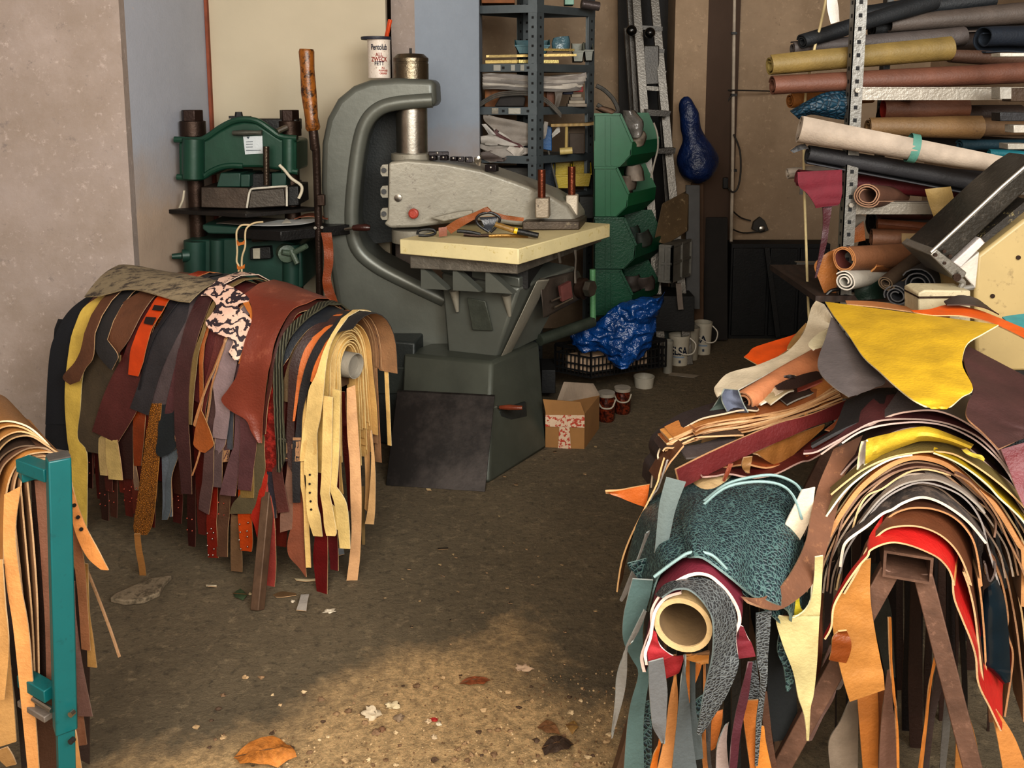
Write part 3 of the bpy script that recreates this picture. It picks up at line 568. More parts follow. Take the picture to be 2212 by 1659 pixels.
# nested veg-tan blanks rolled over the tube (near end)
for i in range(17):
    kk = -13.2+i*.82; s0 = -.008+.03*RN.random(); wd = .032+.012*RN.random(); fl = .50+.17*RN.random(); bl = .46+.14*RN.random(); seed = i*3.7
    Gd = []
    for j in range(40):
        u = fl-(fl+bl)*j/39; d = .002*noise.noise(V((seed, u*6, 0)))
        rr = [hsurf(s0+wd*t+d*3-.05*max(0, u-.3)*(i % 3-1), u, kk+d*120) for t in (0, .5, 1)]
        if abs(u) > U0:      # strap ends fall a little apart
            e = (abs(u)-U0)*.10*(1 if u > 0 else -1)*(i/17-.35)
            rr = [p+HN*e for p in rr]
        Gd.append(rr)
    o = MB().sheet(Gd, .0035).build('belt_blank', [leather(['#c9a968', '#c2a062', '#b8935a', '#cdb078'][i % 4], .6), leather('#b8935a', .8), leather('#d8bd86' if i % 2 else '#c09c62', .7)])
    tag(o, 'cream belt blank nested in the roll over the grey tube', 'leather strap', 'cream belt blanks rolled over the tube end')
# pieces hanging at the roll's end, in front of the tube opening and behind it
def flat(name, label, cat, rows, Y, face, th=.003, nj=3, n=5, mats=None, parent=None, group=None, bow=0, back=None, edge=None, wob=.006, mode='Y', keep=False, **mk):
    """free hanging piece: rows = [(crop,[...])], Y = depth or list of depths (mode 'z': heights)"""
    Lp = []; Rp = []; i = 0; tot = sum(len(r) for _, r in rows)
    fn = W if mode == 'Y' else Z
    for c, rr in rows:
        for a in rr:
            if isinstance(Y, (list, tuple)):
                t = i/(max(tot-1, 1))*(len(Y)-1); k = min(int(t), len(Y)-2); A_, B_ = [v if isinstance(v, tuple) else (v, v) for v in (Y[k], Y[k+1])]; yl, yr = [A_[g]+(B_[g]-A_[g])*(t-k) for g in (0, 1)]
            else: yl = yr = Y
            if len(a) > 4: yl, yr = a[4], a[5]
            Lp.append(fn(*q(c, a[0], a[1]), yl)); Rp.append(fn(*q(c, a[2], a[3]), yr)); i += 1
    Lp = cat_rom(Lp, n); Rp = cat_rom(Rp, n); seed = RN.random()*60; Gd = []
    for i, (a, b) in enumerate(zip(Lp, Rp)):
        r = []
        for j in range(nj):
            t = j/(nj-1); p = a+(b-a)*t; dr_ = (p-CAM).normalized()
            off = wob*noise.noise(V((seed+t*1.2, i*.25, 0)))-bow*4*t*(1-t)
            r.append(p+dr_*off)
        Gd.append(r)
    o = MB().sheet(Gd, th, keep=keep).build(name, mats or lmats(face, back, edge, **mk), parent)
    if parent is None: tag(o, label, cat, group)
    return o
flat('leather_strap', 'long pale peach strap hanging from the tube end nearly to the floor', ST, [('L3', [(1365, 990, 1440, 960)]), ('L5', [(1285, 0, 1385, 0), (1308, 300, 1405, 300), (1315, 600, 1415, 600), (1325, 900, 1412, 900), (1305, 1150, 1400, 1150), (1270, 1405, 1370, 1407)])], 2.69, '#c69a70', edge='#dcb890')
flat('belt_strap', 'dark red belt strap with a row of slits under the grey tube', ST, [('L3', [(1278, 1020, 1350, 1020), (1290, 1300, 1365, 1300)]), ('L5', [(1222, 0, 1290, 0), (1262, 300, 1310, 300), (1290, 600, 1310, 600), (1295, 720, 1312, 720)])], 2.80, '#4e1712', rough=.3)
flat('leather_strap', 'outer peach strap at the back of the cream roll', ST, [('L5', [(1490, 0, 1505, 0), (1500, 200, 1530, 220), (1495, 420, 1540, 430), (1470, 700, 1537, 700), (1445, 835, 1525, 840)])], 2.86, '#c69e6e', edge='#dcb890')
flat('leather_strap', 'second pale strap at the back of the cream roll', ST, [('L5', [(1420, 0, 1485, 0), (1440, 250, 1490, 250), (1450, 500, 1488, 480), (1440, 700, 1485, 740)])], 2.89, '#b98f5e', edge='#d0a878')
flat('leather_strap', 'narrow olive strap behind the peach strap', ST, [('L5', [(1400, 500, 1440, 500), (1412, 800, 1445, 800), (1420, 1080, 1445, 1085)])], 2.92, '#7d6640')
flat('leather_scrap', 'peach notched scrap at the outer right of the cream roll', ST, [('L3', [(1400, 490, 1450, 500), (1440, 600, 1482, 590), (1485, 780, 1500, 800), (1495, 880, 1590, 900), (1510, 1000, 1575, 1000), (1520, 1090, 1540, 1095)])], 2.98, '#b87c48', edge='#dca878')
# --- lower fringe of traced straps ---
def lo(label, k, face, c, rr, **kw): return hs(label, k, face, (c, rr), over=0, **kw)
lo('rust brown panel with a slanted lower point below black strap', 4, '#74402a', 'L5', [(805, 600, 890, 600), (790, 830, 900, 830), (755, 1000, 905, 1000), (770, 1120, 915, 1100), (860, 1220, 925, 1220), (922, 1305, 932, 1305)], rough=.7)
lo('long pink red belt strap with a slit end beside the front leg', 4.5, '#8f3f38', 'L5', [(520, 480, 600, 500), (560, 700, 640, 700), (545, 850, 652, 850), (535, 985, 655, 975), (530, 1200, 655, 1200), (530, 1395, 640, 1402)], rough=.4, name='belt_strap')
lo('bright red strap with rounded end beside the front leg', 5.5, '#8a2418', 'L5', [(530, 430, 580, 460), (480, 650, 545, 640), (430, 750, 560, 740), (460, 850, 590, 850), (490, 985, 602, 960)], rough=.35, name='belt_strap')
lo('orange red belt end with studs and a slit left of the front leg', 5, '#9a3c12', 'L5', [(312, 700, 432, 700), (318, 850, 435, 860), (325, 1000, 440, 1000), (330, 1075, 430, 1085)], rough=.25, name='belt_strap')
lo('olive suede panel with a slanting square hem', 6, '#4a402a', 'L5', [(490, 140, 555, 140), (450, 350, 562, 330), (350, 550, 540, 430), (270, 650, 500, 600), (243, 740, 460, 742)], rough=.85, name='leather_sheet')
lo('mustard edged strap end above the olive panel', 7, '#6b552e', 'L5', [(330, 350, 458, 330), (330, 520, 456, 510), (332, 600, 452, 602)], edge='#a88848')
lo('wide plum brown strap with a folded square end', 8, '#4a2c2e', 'L5', [(330, -60, 470, -60), (335, 60, 478, 100), (325, 330, 450, 320), (315, 520, 430, 540)])
lo('shiny mauve brown strap leaning left of the plum strap', 7, '#584042', 'L5', [(270, 150, 335, 120), (240, 220, 325, 200), (190, 400, 320, 350), (150, 570, 290, 585)], rough=.25)
lo('navy black strap with a small buckle slit', 5, '#231f28', 'L5', [(575, 370, 645, 370), (595, 600, 650, 600), (615, 785, 660, 780)])
lo('dark wine strap right of the navy strap', 6, '#47241f', 'L5', [(620, 370, 712, 365), (650, 600, 745, 580), (670, 735, 770, 722)], edge='#8a5040')
lo('taupe suede strap behind the dark wine strap', 4, '#6d4f40', 'L5', [(745, 380, 800, 400), (715, 600, 800, 600), (690, 750, 802, 740), (690, 910, 795, 880)], rough=.85)
lo('taupe brown belt blank with a slit hanging lowest left of front leg', 2, '#624a34', 'L5', [(245, 850, 330, 850), (248, 1100, 350, 1100), (255, 1250, 350, 1265)])
lo('studded dark red belt end left of the taupe blank', 3, '#6a1d12', 'L5', [(30, 820, 120, 820), (35, 1000, 125, 1000), (40, 1135, 130, 1140)], rough=.25, name='belt_strap')
lo('brown blank between the studded red end and taupe blank', 2, '#4e3526', 'L5', [(125, 880, 225, 880), (130, 1120, 222, 1128)])
lo('glossy oxblood strap hanging lowest below the cream belts', 4, '#5a1416', 'L5', [(1000, 940, 1110, 950), (985, 1130, 1112, 1130), (1000, 1300, 1110, 1300), (1020, 1480, 1108, 1498)], rough=.25)
lo('oxblood strap right of the lowest one', 3, '#4a1216', 'L5', [(1110, 930, 1195, 930), (1130, 1100, 1205, 1100), (1140, 1240, 1210, 1255)], rough=.3)
lo('narrow pale grey cream blank with an end hole', 4, '#a08a5e', 'L4', [(262, 120, 340, 90), (265, 230, 340, 230), (285, 395, 352, 400)], name='belt_strap')
lo('wide pale cream blank with two holes under the burgundy panel', 5, '#ad9662', 'L4', [(330, 70, 445, 100), (330, 250, 470, 300), (355, 435, 482, 442)], name='belt_strap')
lo('near black riveted strap right of the pale blanks', 3, '#2a1310', 'L4', [(445, 0, 580, -40), (462, 220, 582, 220), (480, 425, 580, 432)])
lo('rust orange strap beside the crocodile strap', 3, '#6f3012', 'L4', [(582, -80, 690, -80), (585, 100, 680, 100), (590, 310, 655, 312)], rough=.4)
MCR = mat('#8f5a1c', .4, kind='croc', hex2='#4a2c0e', bs=150, bump=.5, var=.15)
hs('mustard crocodile grain strap with a twisted lower end', 6, '', ('L2', [(965, 1400, 1070, 1400), (950, 1500, 1060, 1500)]), ('L4', [(690, 0, 800, 0), (662, 230, 805, 240), (640, 420, 790, 420), (612, 640, 772, 640), (585, 845, 742, 845), (600, 925, 702, 932)]), over=0, mats=[MCR, leather('#8a6438'), leather('#a87a40')])
flat('leather_strap', 'thin tan strip hanging from the crocodile strap to the stone on the floor', ST, [('L4', [(580, 925, 635, 925), (595, 1080, 650, 1060), (625, 1250, 682, 1230), (640, 1450, 696, 1455)])], [2.66, 2.74], '#96693a', edge='#b98a50')
lo('black suede flap beside the crocodile strap', 6.5, '#12171a', 'L4', [(800, -20, 945, -60), (800, 60, 960, 60), (785, 190, 960, 150), (830, 236, 900, 205)], rough=.9, name='leather_flap')
lo('slate blue strap with pointed end below black flap', 4, '#565d64', 'L4', [(830, 230, 935, 230), (832, 420, 915, 420), (838, 620, 922, 620), (835, 780, 925, 770)])
lo('narrower slate strap lying over the slate blue strap', 5, '#4d5459', 'L4', [(880, 200, 965, 190), (900, 300, 970, 250), (870, 480, 918, 420), (870, 680, 915, 680), (835, 795, 885, 795)])
lo('long dusty mauve brown strap right of the tan scrap', 6, '#4a3634', 'L4', [(1220, 180, 1300, 180), (1200, 450, 1292, 450), (1180, 560, 1280, 560), (1165, 700, 1252, 752)], edge='#b08a5a')
lo('grey mauve strap right of the long mauve brown one', 5, '#4f4040', 'L4', [(1290, 270, 1380, 250), (1290, 400, 1378, 400), (1280, 495, 1372, 508)])
lo('small taupe tongue beneath the slate straps', 3, '#6d5848', 'L4', [(580, 330, 600, 320), (575, 430, 620, 430), (590, 530, 632, 535)])
# studs on two belt ends
def studs(o, c, pts, k, r=.003):
    for x, y in pts:
        p = hsurf(*hinv(*q(c, x, y), k)[:2], k+1.6); MB().ball(p, r, 5).build('stud', MSTEEL, o)
for o in bpy.data.objects:
    lb = o.get('label', '')
    if lb.startswith('orange red belt end'): studs(o, 'L5', [(345, 900), (405, 890), (335, 970), (408, 940), (350, 1050), (410, 1030), (340, 830), (415, 815)], 5)
    if lb.startswith('studded dark red'): studs(o, 'L5', [(50, 910), (105, 905), (95, 960), (50, 1020), (110, 1050), (60, 1105), (100, 1105), (85, 870)], 3)
    if lb.startswith('cream belt strap with a row'):
        for x, y in [(966, 388), (964, 470), (966, 548), (973, 625), (978, 698)]:
            p = hsurf(*hinv(*q('L5', x, y), 9)[:2], 10.2); MB().tube([p, p+HN*.003], .0035, 8).build('buckle_hole', MDARK, o)
# dark under-layers: dark red belts in the low row, and fillers behind
cols = ['#3a1210', '#471712', '#2c0f0d', '#531d14', '#3b2018', '#401a16', '#55231a', '#2a1613']
for i in range(44):
    s_ = .10+.93*(i+.5)/44+RN.uniform(-.012, .012); wd = RN.uniform(.03, .048); k = RN.choice([-2, -1, 0, 1, 2]); end = U0+RN.uniform(.40, .58) if i % 3 else U0+RN.uniform(.52, .64)
    sk = RN.uniform(-.03, .03); seed = RN.random()*40; Gd = []
    for j in range(26):
        u = -.55+(.55+end)*j/25; t = max(0, u)
        wv = .004*noise.noise(V((seed, u*5, 0)))
        Gd.append([hsurf(s_+sk*t+(x-.5)*wd*(1 if j < 25 else .8), u, k+wv*150) for x in (0, .5, 1)])
    o = MB().sheet(Gd, .003).build('belt_strap', lmats(cols[i % 8], '#4a2a1e', '#6a3a28', rough=.35))
    tag(o, 'dark red brown belt strap hanging in the low row under the left trestle pile', 'leather strap', 'dark belt straps in the low row of the left trestle')
    if i % 3 == 0:
        for uu in (.06, .1): 
            for x in (-.3, .3): MB().ball(hsurf(s_+sk*end+x*wd, end-uu, k+1.6), .0028, 4).build('rivet', mat('#8a3a28', .3, metal=.4), o)
# grey hide sheet lying on top of the pile
Pt = [(390, 352, 690, 55), (500, 348, 760, 52), (620, 320, 900, 70), (740, 290, 1040, 100), (850, 290, 1200, 125), (960, 315, 1330, 140), (1080, 350, 1450, 155), (1200, 385, 1560, 180), (1330, 402, 1640, 205)]
front = []; backe = []
for xl, yl, xr, yr in Pt:
    a = hsurf(*hinv(*q('L2', xl, yl), 11)[:2], 11.5); front.append(a+V((0, 0, .004)))
    b = W(*q('L2', xr, yr), a.y+.14); backe.append(b)
Fr = cat_rom(front, 4); Bk = cat_rom(backe, 4)
Gd = [[a+(b-a)*(j/6)+V((0, 0, .018*math.sin(math.pi*j/6))) for j in range(7)]+[b+V((.03, .09, -.04))] for a, b in zip(Fr, Bk)]
tag(MB().sheet(Gd, .004).build('hide', [mat('#7b6e58', .8, kind='bark', hex2='#38302a', bump=.25, scale=6, stretch=(.6, 1.4, 1)), leather('#6a5f4c'), leather('#8a7c62')]), 'stiff grey mottled hide sheet lying on top of left trestle pile', 'leather hide')
# ================= right trestle: arches of leather seen end on =================
BE = W(1961, 1226, 1.5); AX = V((.33, .94, 0)).normalized()
tr2 = thing('trestle', 'rusty brown steel trestle with an open box beam end under arched hides at right', 'trestle', (BE.x, BE.y, 0))
MR2 = mat('#5e4538', .6, metal=.25, var=.3, scale=16, bump=.12, kind='worn', hex2='#76594a')
XA = V((AX.y, -AX.x, 0))
def boxtube(c0, ln, wd, ht, t):
    o = [(-wd/2, -ht/2), (wd/2, -ht/2), (wd/2, ht/2), (-wd/2, ht/2)]; i_ = [(a-math.copysign(t, a), b-math.copysign(t, b)) for a, b in o]
    P = lambda pt, d: c0+XA*pt[0]+V((0, 0, pt[1]))+AX*d
    m = MB(); vs = [P(a, 0) for a in o]+[P(a, 0) for a in i_]+[P(a, ln) for a in o]+[P(a, ln) for a in i_]
    fs = []
    for k in range(4):
        n = (k+1) % 4
        fs += [(k, n, 4+n, 4+k), (k, 8+k, 8+n, n), (4+k, 4+n, 12+n, 12+k), (8+k, 12+k, 12+n, 8+n)]
    return m.add(vs, fs)
boxtube(BE, 1.25, .083, .052, .005).build('crossbar', MR2, tr2)
for s_ in (.03, 1.15):
    for sg in (-1, 1):
        top = BE+AX*(s_+.005*sg)+XA*sg*.028+V((0, 0, -.02)); ft = V((BE.x, BE.y, 0))+AX*s_+XA*sg*(.30 if sg < 0 else .235)
        MB().bar(top, ft, .034, .026, up=AX).build('leg', MR2, tr2, bevel=.002)
MB().bar(BE+AX*.03-XA*.2+V((0, 0, -.52)), BE+AX*.03+XA*.17+V((0, 0, -.52)), .02, .02).build('stretcher', MR2, tr2)
def arch(label, segs, Y, width, face, edge=TAN, back=None, th=.0035, name='leather_strap', cat='leather strap', n=5, mats=None, drop=0, tl=.22, flare=0, group=None, **mk):
    """strap draped over the beam: traced near edge, running back along the beam by width"""
    P = []
    for c, pts in segs: P += [V((*q(c, *p), 0)) for p in pts]
    P = cat_rom(P, n); Gd = []; seed = RN.random()*50; N_ = len(P); cxp = min(P, key=lambda v: v.y).x
    for i, p in enumerate(P):
        y = Y(i/(N_-1)) if callable(Y) else Y
        a = W(p.x, p.y, y); r = []; f_ = min(1, max(0, (i/(N_-1)-tl)/.22)); wd = width*(.1+.9*f_*f_*(3-2*f_))
        for j in range(4):
            t = j/3; o = .006*noise.noise(V((seed, i*.2, t*2)))
            r.append(a+AX*wd*t+V((min(1, max(0, p.x-cxp)/60), 0, .5))*(flare*wd*t)+V((o*t, 0, o*t-drop*t)))
        Gd.append(r)
    o = MB().sheet(Gd, th, face=V((BE.x, BE.y+.3, 3))).build(name, mats or lmats(face, back, edge, **mk))
    return tag(o, label, cat, group)
E1, E2, E3 = '#c79a62', '#b5743c', '#8e6448'
arch('bright red strap arched directly over the box beam end', [('R4', [(440, 655), (490, 560), (510, 400), (590, 250), (700, 90), (775, 5)]), ('R2', [(900, 1300), (1000, 1250), (1110, 1232), (1250, 1260), (1400, 1320), (1500, 1380), (1580, 1480), (1615, 1600)]), ('R4', [(1440, 190), (1450, 330), (1510, 490), (1580, 660), (1620, 800), (1640, 1000), (1730, 1190), (1815, 1370)])], 1.48, .14, '#a01f1c', E1, '#a5733c', rough=.4, flare=.22)
arch('smooth chestnut brown strap arched above the red one', [('R4', [(590, 300), (700, 110)]), ('R2', [(870, 1290), (950, 1190), (1050, 1115), (1200, 1090), (1350, 1105), (1500, 1170), (1620, 1280), (1700, 1420), (1760, 1600)]), ('R4', [(1520, 120), (1565, 250), (1610, 450), (1640, 700), (1680, 1040)])], 1.506, .18, '#54301c', E1, rough=.5, flare=.15)
arch('dark brown strap with an orange cut edge above the chestnut strap', [('R2', [(870, 1290), (960, 1130), (1070, 1010), (1180, 955), (1300, 935), (1450, 950), (1600, 1010), (1720, 1120), (1800, 1280), (1850, 1600)]), ('R4', [(1640, 180), (1665, 380), (1690, 700), (1700, 980)])], 1.54, .16, '#3e2416', E2)
arch('grey haired hide with a white torn edge over the beam', [('R2', [(645, 1440), (660, 1330), (700, 1222), (870, 1095), (1000, 990), (1090, 950), (1180, 895), (1320, 848), (1450, 870), (1600, 950), (1750, 1070), (1890, 1240)])], 1.548, .26, '', th=.005, name='hide', cat='leather hide', mats=[mat('#352e2b', .8, kind='bark', hex2='#5a4c42', bump=.4, stretch=(1, 1, 1)), leather('#6f625a'), leather('#c0b2a2')])
arch('pale grey hide arched with a short right end', [('R2', [(800, 1090), (900, 960), (1000, 850), (1150, 750), (1300, 705), (1450, 700), (1560, 735), (1680, 800), (1800, 900), (1880, 985)])], 1.572, .14, '#85796f', '#94877b', '#6a5f58', name='hide', cat='leather hide')
arch('dark strap tucked inside the pale grey hide', [('R2', [(640, 1500), (700, 1300), (830, 1100), (980, 900), (1150, 780), (1350, 720), (1600, 790), (1750, 900), (1850, 1060), (1900, 1250), (2000, 1600)])], 1.576, .1, '#33231f', '#8c8078')
arch('dark brown strap with cream cut edge and a twisted left end', [('R2', [(610, 1640), (650, 1450), (740, 1150), (800, 950), (880, 830), (1000, 775), (1130, 685), (1250, 625), (1400, 610), (1590, 660)])], 1.588, .12, '#5b453b', '#cda266')
arch('brown strap whose right end curls inward', [('R2', [(530, 1650), (560, 1400), (620, 1200), (680, 1000), (780, 860), (900, 760), (1050, 660), (1200, 605), (1330, 588), (1500, 612), (1650, 680), (1800, 800), (1900, 930), (1972, 1050), (1960, 1190)])], 1.585, .12, '#43291f', '#7f5840')
arch('thick rough orange tan strap arched through the middle of the right stack', [('R2', [(545, 1180), (600, 1080), (680, 950), (800, 790), (950, 655), (1100, 560), (1250, 512), (1400, 520), (1550, 570), (1700, 680), (1850, 820), (1950, 900), (2060, 1060), (2170, 1250), (2212, 1340)]), ('R4', [(1990, 400)])], 1.583, .1, '#8e5426', '#bb7838', th=.009)
arch('pale olive strap with a ragged white edge on its left drop', [('R4', [(300, 1440)]), ('R2', [(400, 1659), (430, 1430), (490, 1230), (510, 1050), (570, 945), (680, 800), (800, 690), (950, 585), (1100, 515), (1260, 485)])], 1.575, .14, '#8f8660', '#cfc4a0', '#b0a578')
arch('mustard yellow strap showing on the right shoulder of the stack', [('R2', [(1440, 468), (1600, 530), (1750, 620), (1900, 740), (2000, 850), (2120, 960), (2212, 1060), (2300, 1200)])], 1.572, .2, '#a58a1c', '#d0c498')
arch('olive brown strap with a long tan cut edge below the rolled yellow hide', [('R2', [(565, 825), (700, 712), (850, 605), (1050, 515), (1250, 472), (1430, 457), (1600, 475), (1750, 550), (1900, 650), (2050, 770), (2212, 930), (2300, 1050)])], 1.578, .3, '#61542f', '#cf9f60', '#5a4a30')
arch('dark brown strap with thin pale edge above the rolled yellow hide', [('R2', [(660, 385), (800, 295), (950, 243), (1150, 213), (1350, 207), (1550, 240), (1750, 330), (1900, 440), (2050, 600), (2200, 850)])], 1.632, .16, '#3a2320', '#c0a294')
arch('wine brown strap with its left end resting on the orange straps', [('R2', [(330, 475), (420, 465), (500, 430), (700, 320), (900, 215), (1050, 185), (1200, 178), (1400, 188), (1600, 230), (1800, 320), (1950, 450), (2100, 640)])], 1.63, .14, '#4a2426', '#a8897c')
arch('black haired strap curving below the dark straps at left', [('R2', [(400, 420), (560, 330), (700, 260), (850, 200), (1000, 150), (1200, 140)])], 1.66, .16, '#1c1a1b', '#2c2a2a', th=.006)
arch('topmost grey lined strap of the arched stack', [('R2', [(480, 480), (650, 362), (900, 232), (1100, 142), (1300, 108), (1450, 107), (1600, 150), (1750, 230), (1870, 320), (1990, 450), (2080, 640), (2212, 900)])], 1.64, .3, '#4b4545', '#bf9886')
arch('brown strap edge right of the orange tan strap', [('R2', [(1620, 650), (1750, 720), (1880, 860), (1990, 1020), (2080, 1220), (2180, 1420), (2250, 1600)])], 1.57, .1, '#4a3022', '#94623a')
OT = [(400, 1659), (440, 1430), (545, 1180), (600, 1080), (680, 950), (800, 790), (950, 655), (1100, 560), (1250, 512), (1400, 520), (1550, 570), (1700, 680), (1850, 820), (1950, 900), (2060, 1060), (2170, 1250), (2230, 1500)]
for s_, l_, f_, e_ in ((.968, 'dark umber strap just inside the rough orange tan one', '#2e1d16', '#8a6446'), (.93, 'chocolate strap third inside the rough orange tan one', '#3d261c', '#a87c54'), (.885, 'grey brown strap just outside the pale grey hide', '#4a3b34', '#9a8470'), (.815, 'black brown strap just under the pale grey hide', '#241916', '#7d6450'), (1.04, 'dark olive strap just outside the rough orange tan one', '#3a3320', '#a88a5a'), (1.085, 'umber strap just under the rolled yellow strip', '#33231a', '#b08c64'), (1.17, 'black brown strap just above the rolled yellow strip', '#241817', '#8f7460'), (1.215, 'dark plum strap below the wine brown one', '#35201f', '#9a7c70')):
    arch(l_, [('R2', [(1290+(x-1290)*s_+6*math.sin(x*.01), 1700+(y-1700)*s_) for x, y in OT])], 1.594+max(0, s_-1)*.2, .1, f_, e_)
for i, (pts, Y, c_, e_) in enumerate([
    ([(1735, 0), (1790, 120), (1840, 280), (1870, 480), (1860, 600), (1905, 740), (1900, 900), (1845, 1260)], 1.58, '#5a3a26', '#a86c3a'),
    ([(1800, 0), (1860, 170), (1905, 380), (1945, 620), (1970, 850), (1990, 1040), (1995, 1300)], 1.61, '#4a2d20', '#94643c'),
    ([(1870, 20), (1930, 180), (1950, 300), (1985, 500), (2010, 800), (2020, 1200)], 1.65, '#3c2a22', '#b58a50'),
    ([(1930, 30), (1980, 250), (2030, 600), (2050, 1200)], 1.7, '#44302a', '#7d5a40'),
    ([(1690, 60), (1725, 200), (1765, 140), (1770, 60)], 1.57, '#3a2620', '#5a463c')]):
    arch(['wavy tan edged strap hanging right of the navy flap', 'second brown strap hanging right of the navy flap', 'narrow ochre edged strap near the right picture edge', 'outermost brown strap at the right picture edge', 'small dark looped strap end above the navy flap'][i], [('R4', pts)], Y, .1, c_, e_)
# brown suede strap looping from the top down towards the snakeskin pile
flat('leather_strap', 'broad brown suede strap looping down from the right stack towards the snakeskin pile', ST, [('R', [(800, 560, 900, 510), (748, 680, 835, 680), (722, 780, 805, 790), (705, 870, 778, 890), (672, 950, 748, 985), (622, 1025, 692, 1062), (555, 1070, 602, 1115), (482, 1068, 505, 1088)])], [1.67, 1.63, 1.58, 1.54, 1.50, 1.46, 1.42, 1.40], '#5d3c28', edge='#b58058', rough=.85, kind='worn', hex2='#7a5438', th=.005)
flat('leather_scrap', 'stiff white leather corner sticking out beside the suede loop', ST, [('R', [(690, 700, 735, 690), (650, 780, 718, 800), (625, 830, 682, 873)])], 1.6, '#c9b8a0', edge='#e0d4c0', rough=.7)
flat('hide', 'pale yellow hide hanging in a long point left of the trestle leg', 'leather hide', [('R4', [(362, 10, 425, 0), (352, 200, 418, 180), (312, 385, 408, 350), (200, 480, 400, 450), (60, 482, 395, 500), (112, 700, 385, 700), (190, 900, 372, 900), (230, 1100, 350, 1100), (278, 1250, 325, 1200), (300, 1445, 312, 1440)])], 1.475, '#a6996c', edge='#d8cc98', rough=.7, nj=6, n=4)
flat('leather_scrap', 'small lemon yellow scrap behind the pale yellow hide', ST, [('R4', [(225, 295, 242, 295), (205, 380, 245, 390), (200, 475, 272, 430)])], 1.5, '#c2b030')
flat('leather_panel_scrap', 'tan flap with a notched hole hanging left of the near leg', ST, [('R4', [(745, 40, 800, 20), (600, 245, 790, 250), (520, 390, 805, 430), (500, 540, 840, 640), (540, 800, 870, 800), (590, 1000, 895, 920), (632, 1138, 905, 1045)])], 1.52, '#9c6a34', edge='#c99a60', nj=6)
flat('leather_tongue', 'chestnut pointed strap end at the hole of the tan flap', ST, [('R4', [(545, 590, 610, 582), (500, 640, 645, 680), (490, 740, 635, 760), (472, 812, 605, 838)])], 1.47, '#6b3512', edge='#c99050', rough=.35)
flat('leather_flap', 'glossy navy black flap hanging at the right of the trestle', ST, [('R4', [(1690, 270, 1780, 190), (1665, 450, 1840, 350), (1655, 700, 1870, 620), (1665, 850, 1882, 860), (1720, 880, 1885, 930), (1835, 1000, 1880, 985)])], 1.55, '#0c1a22', rough=.18, edge='#1a2a30', nj=7, bow=.02, bump=.03)
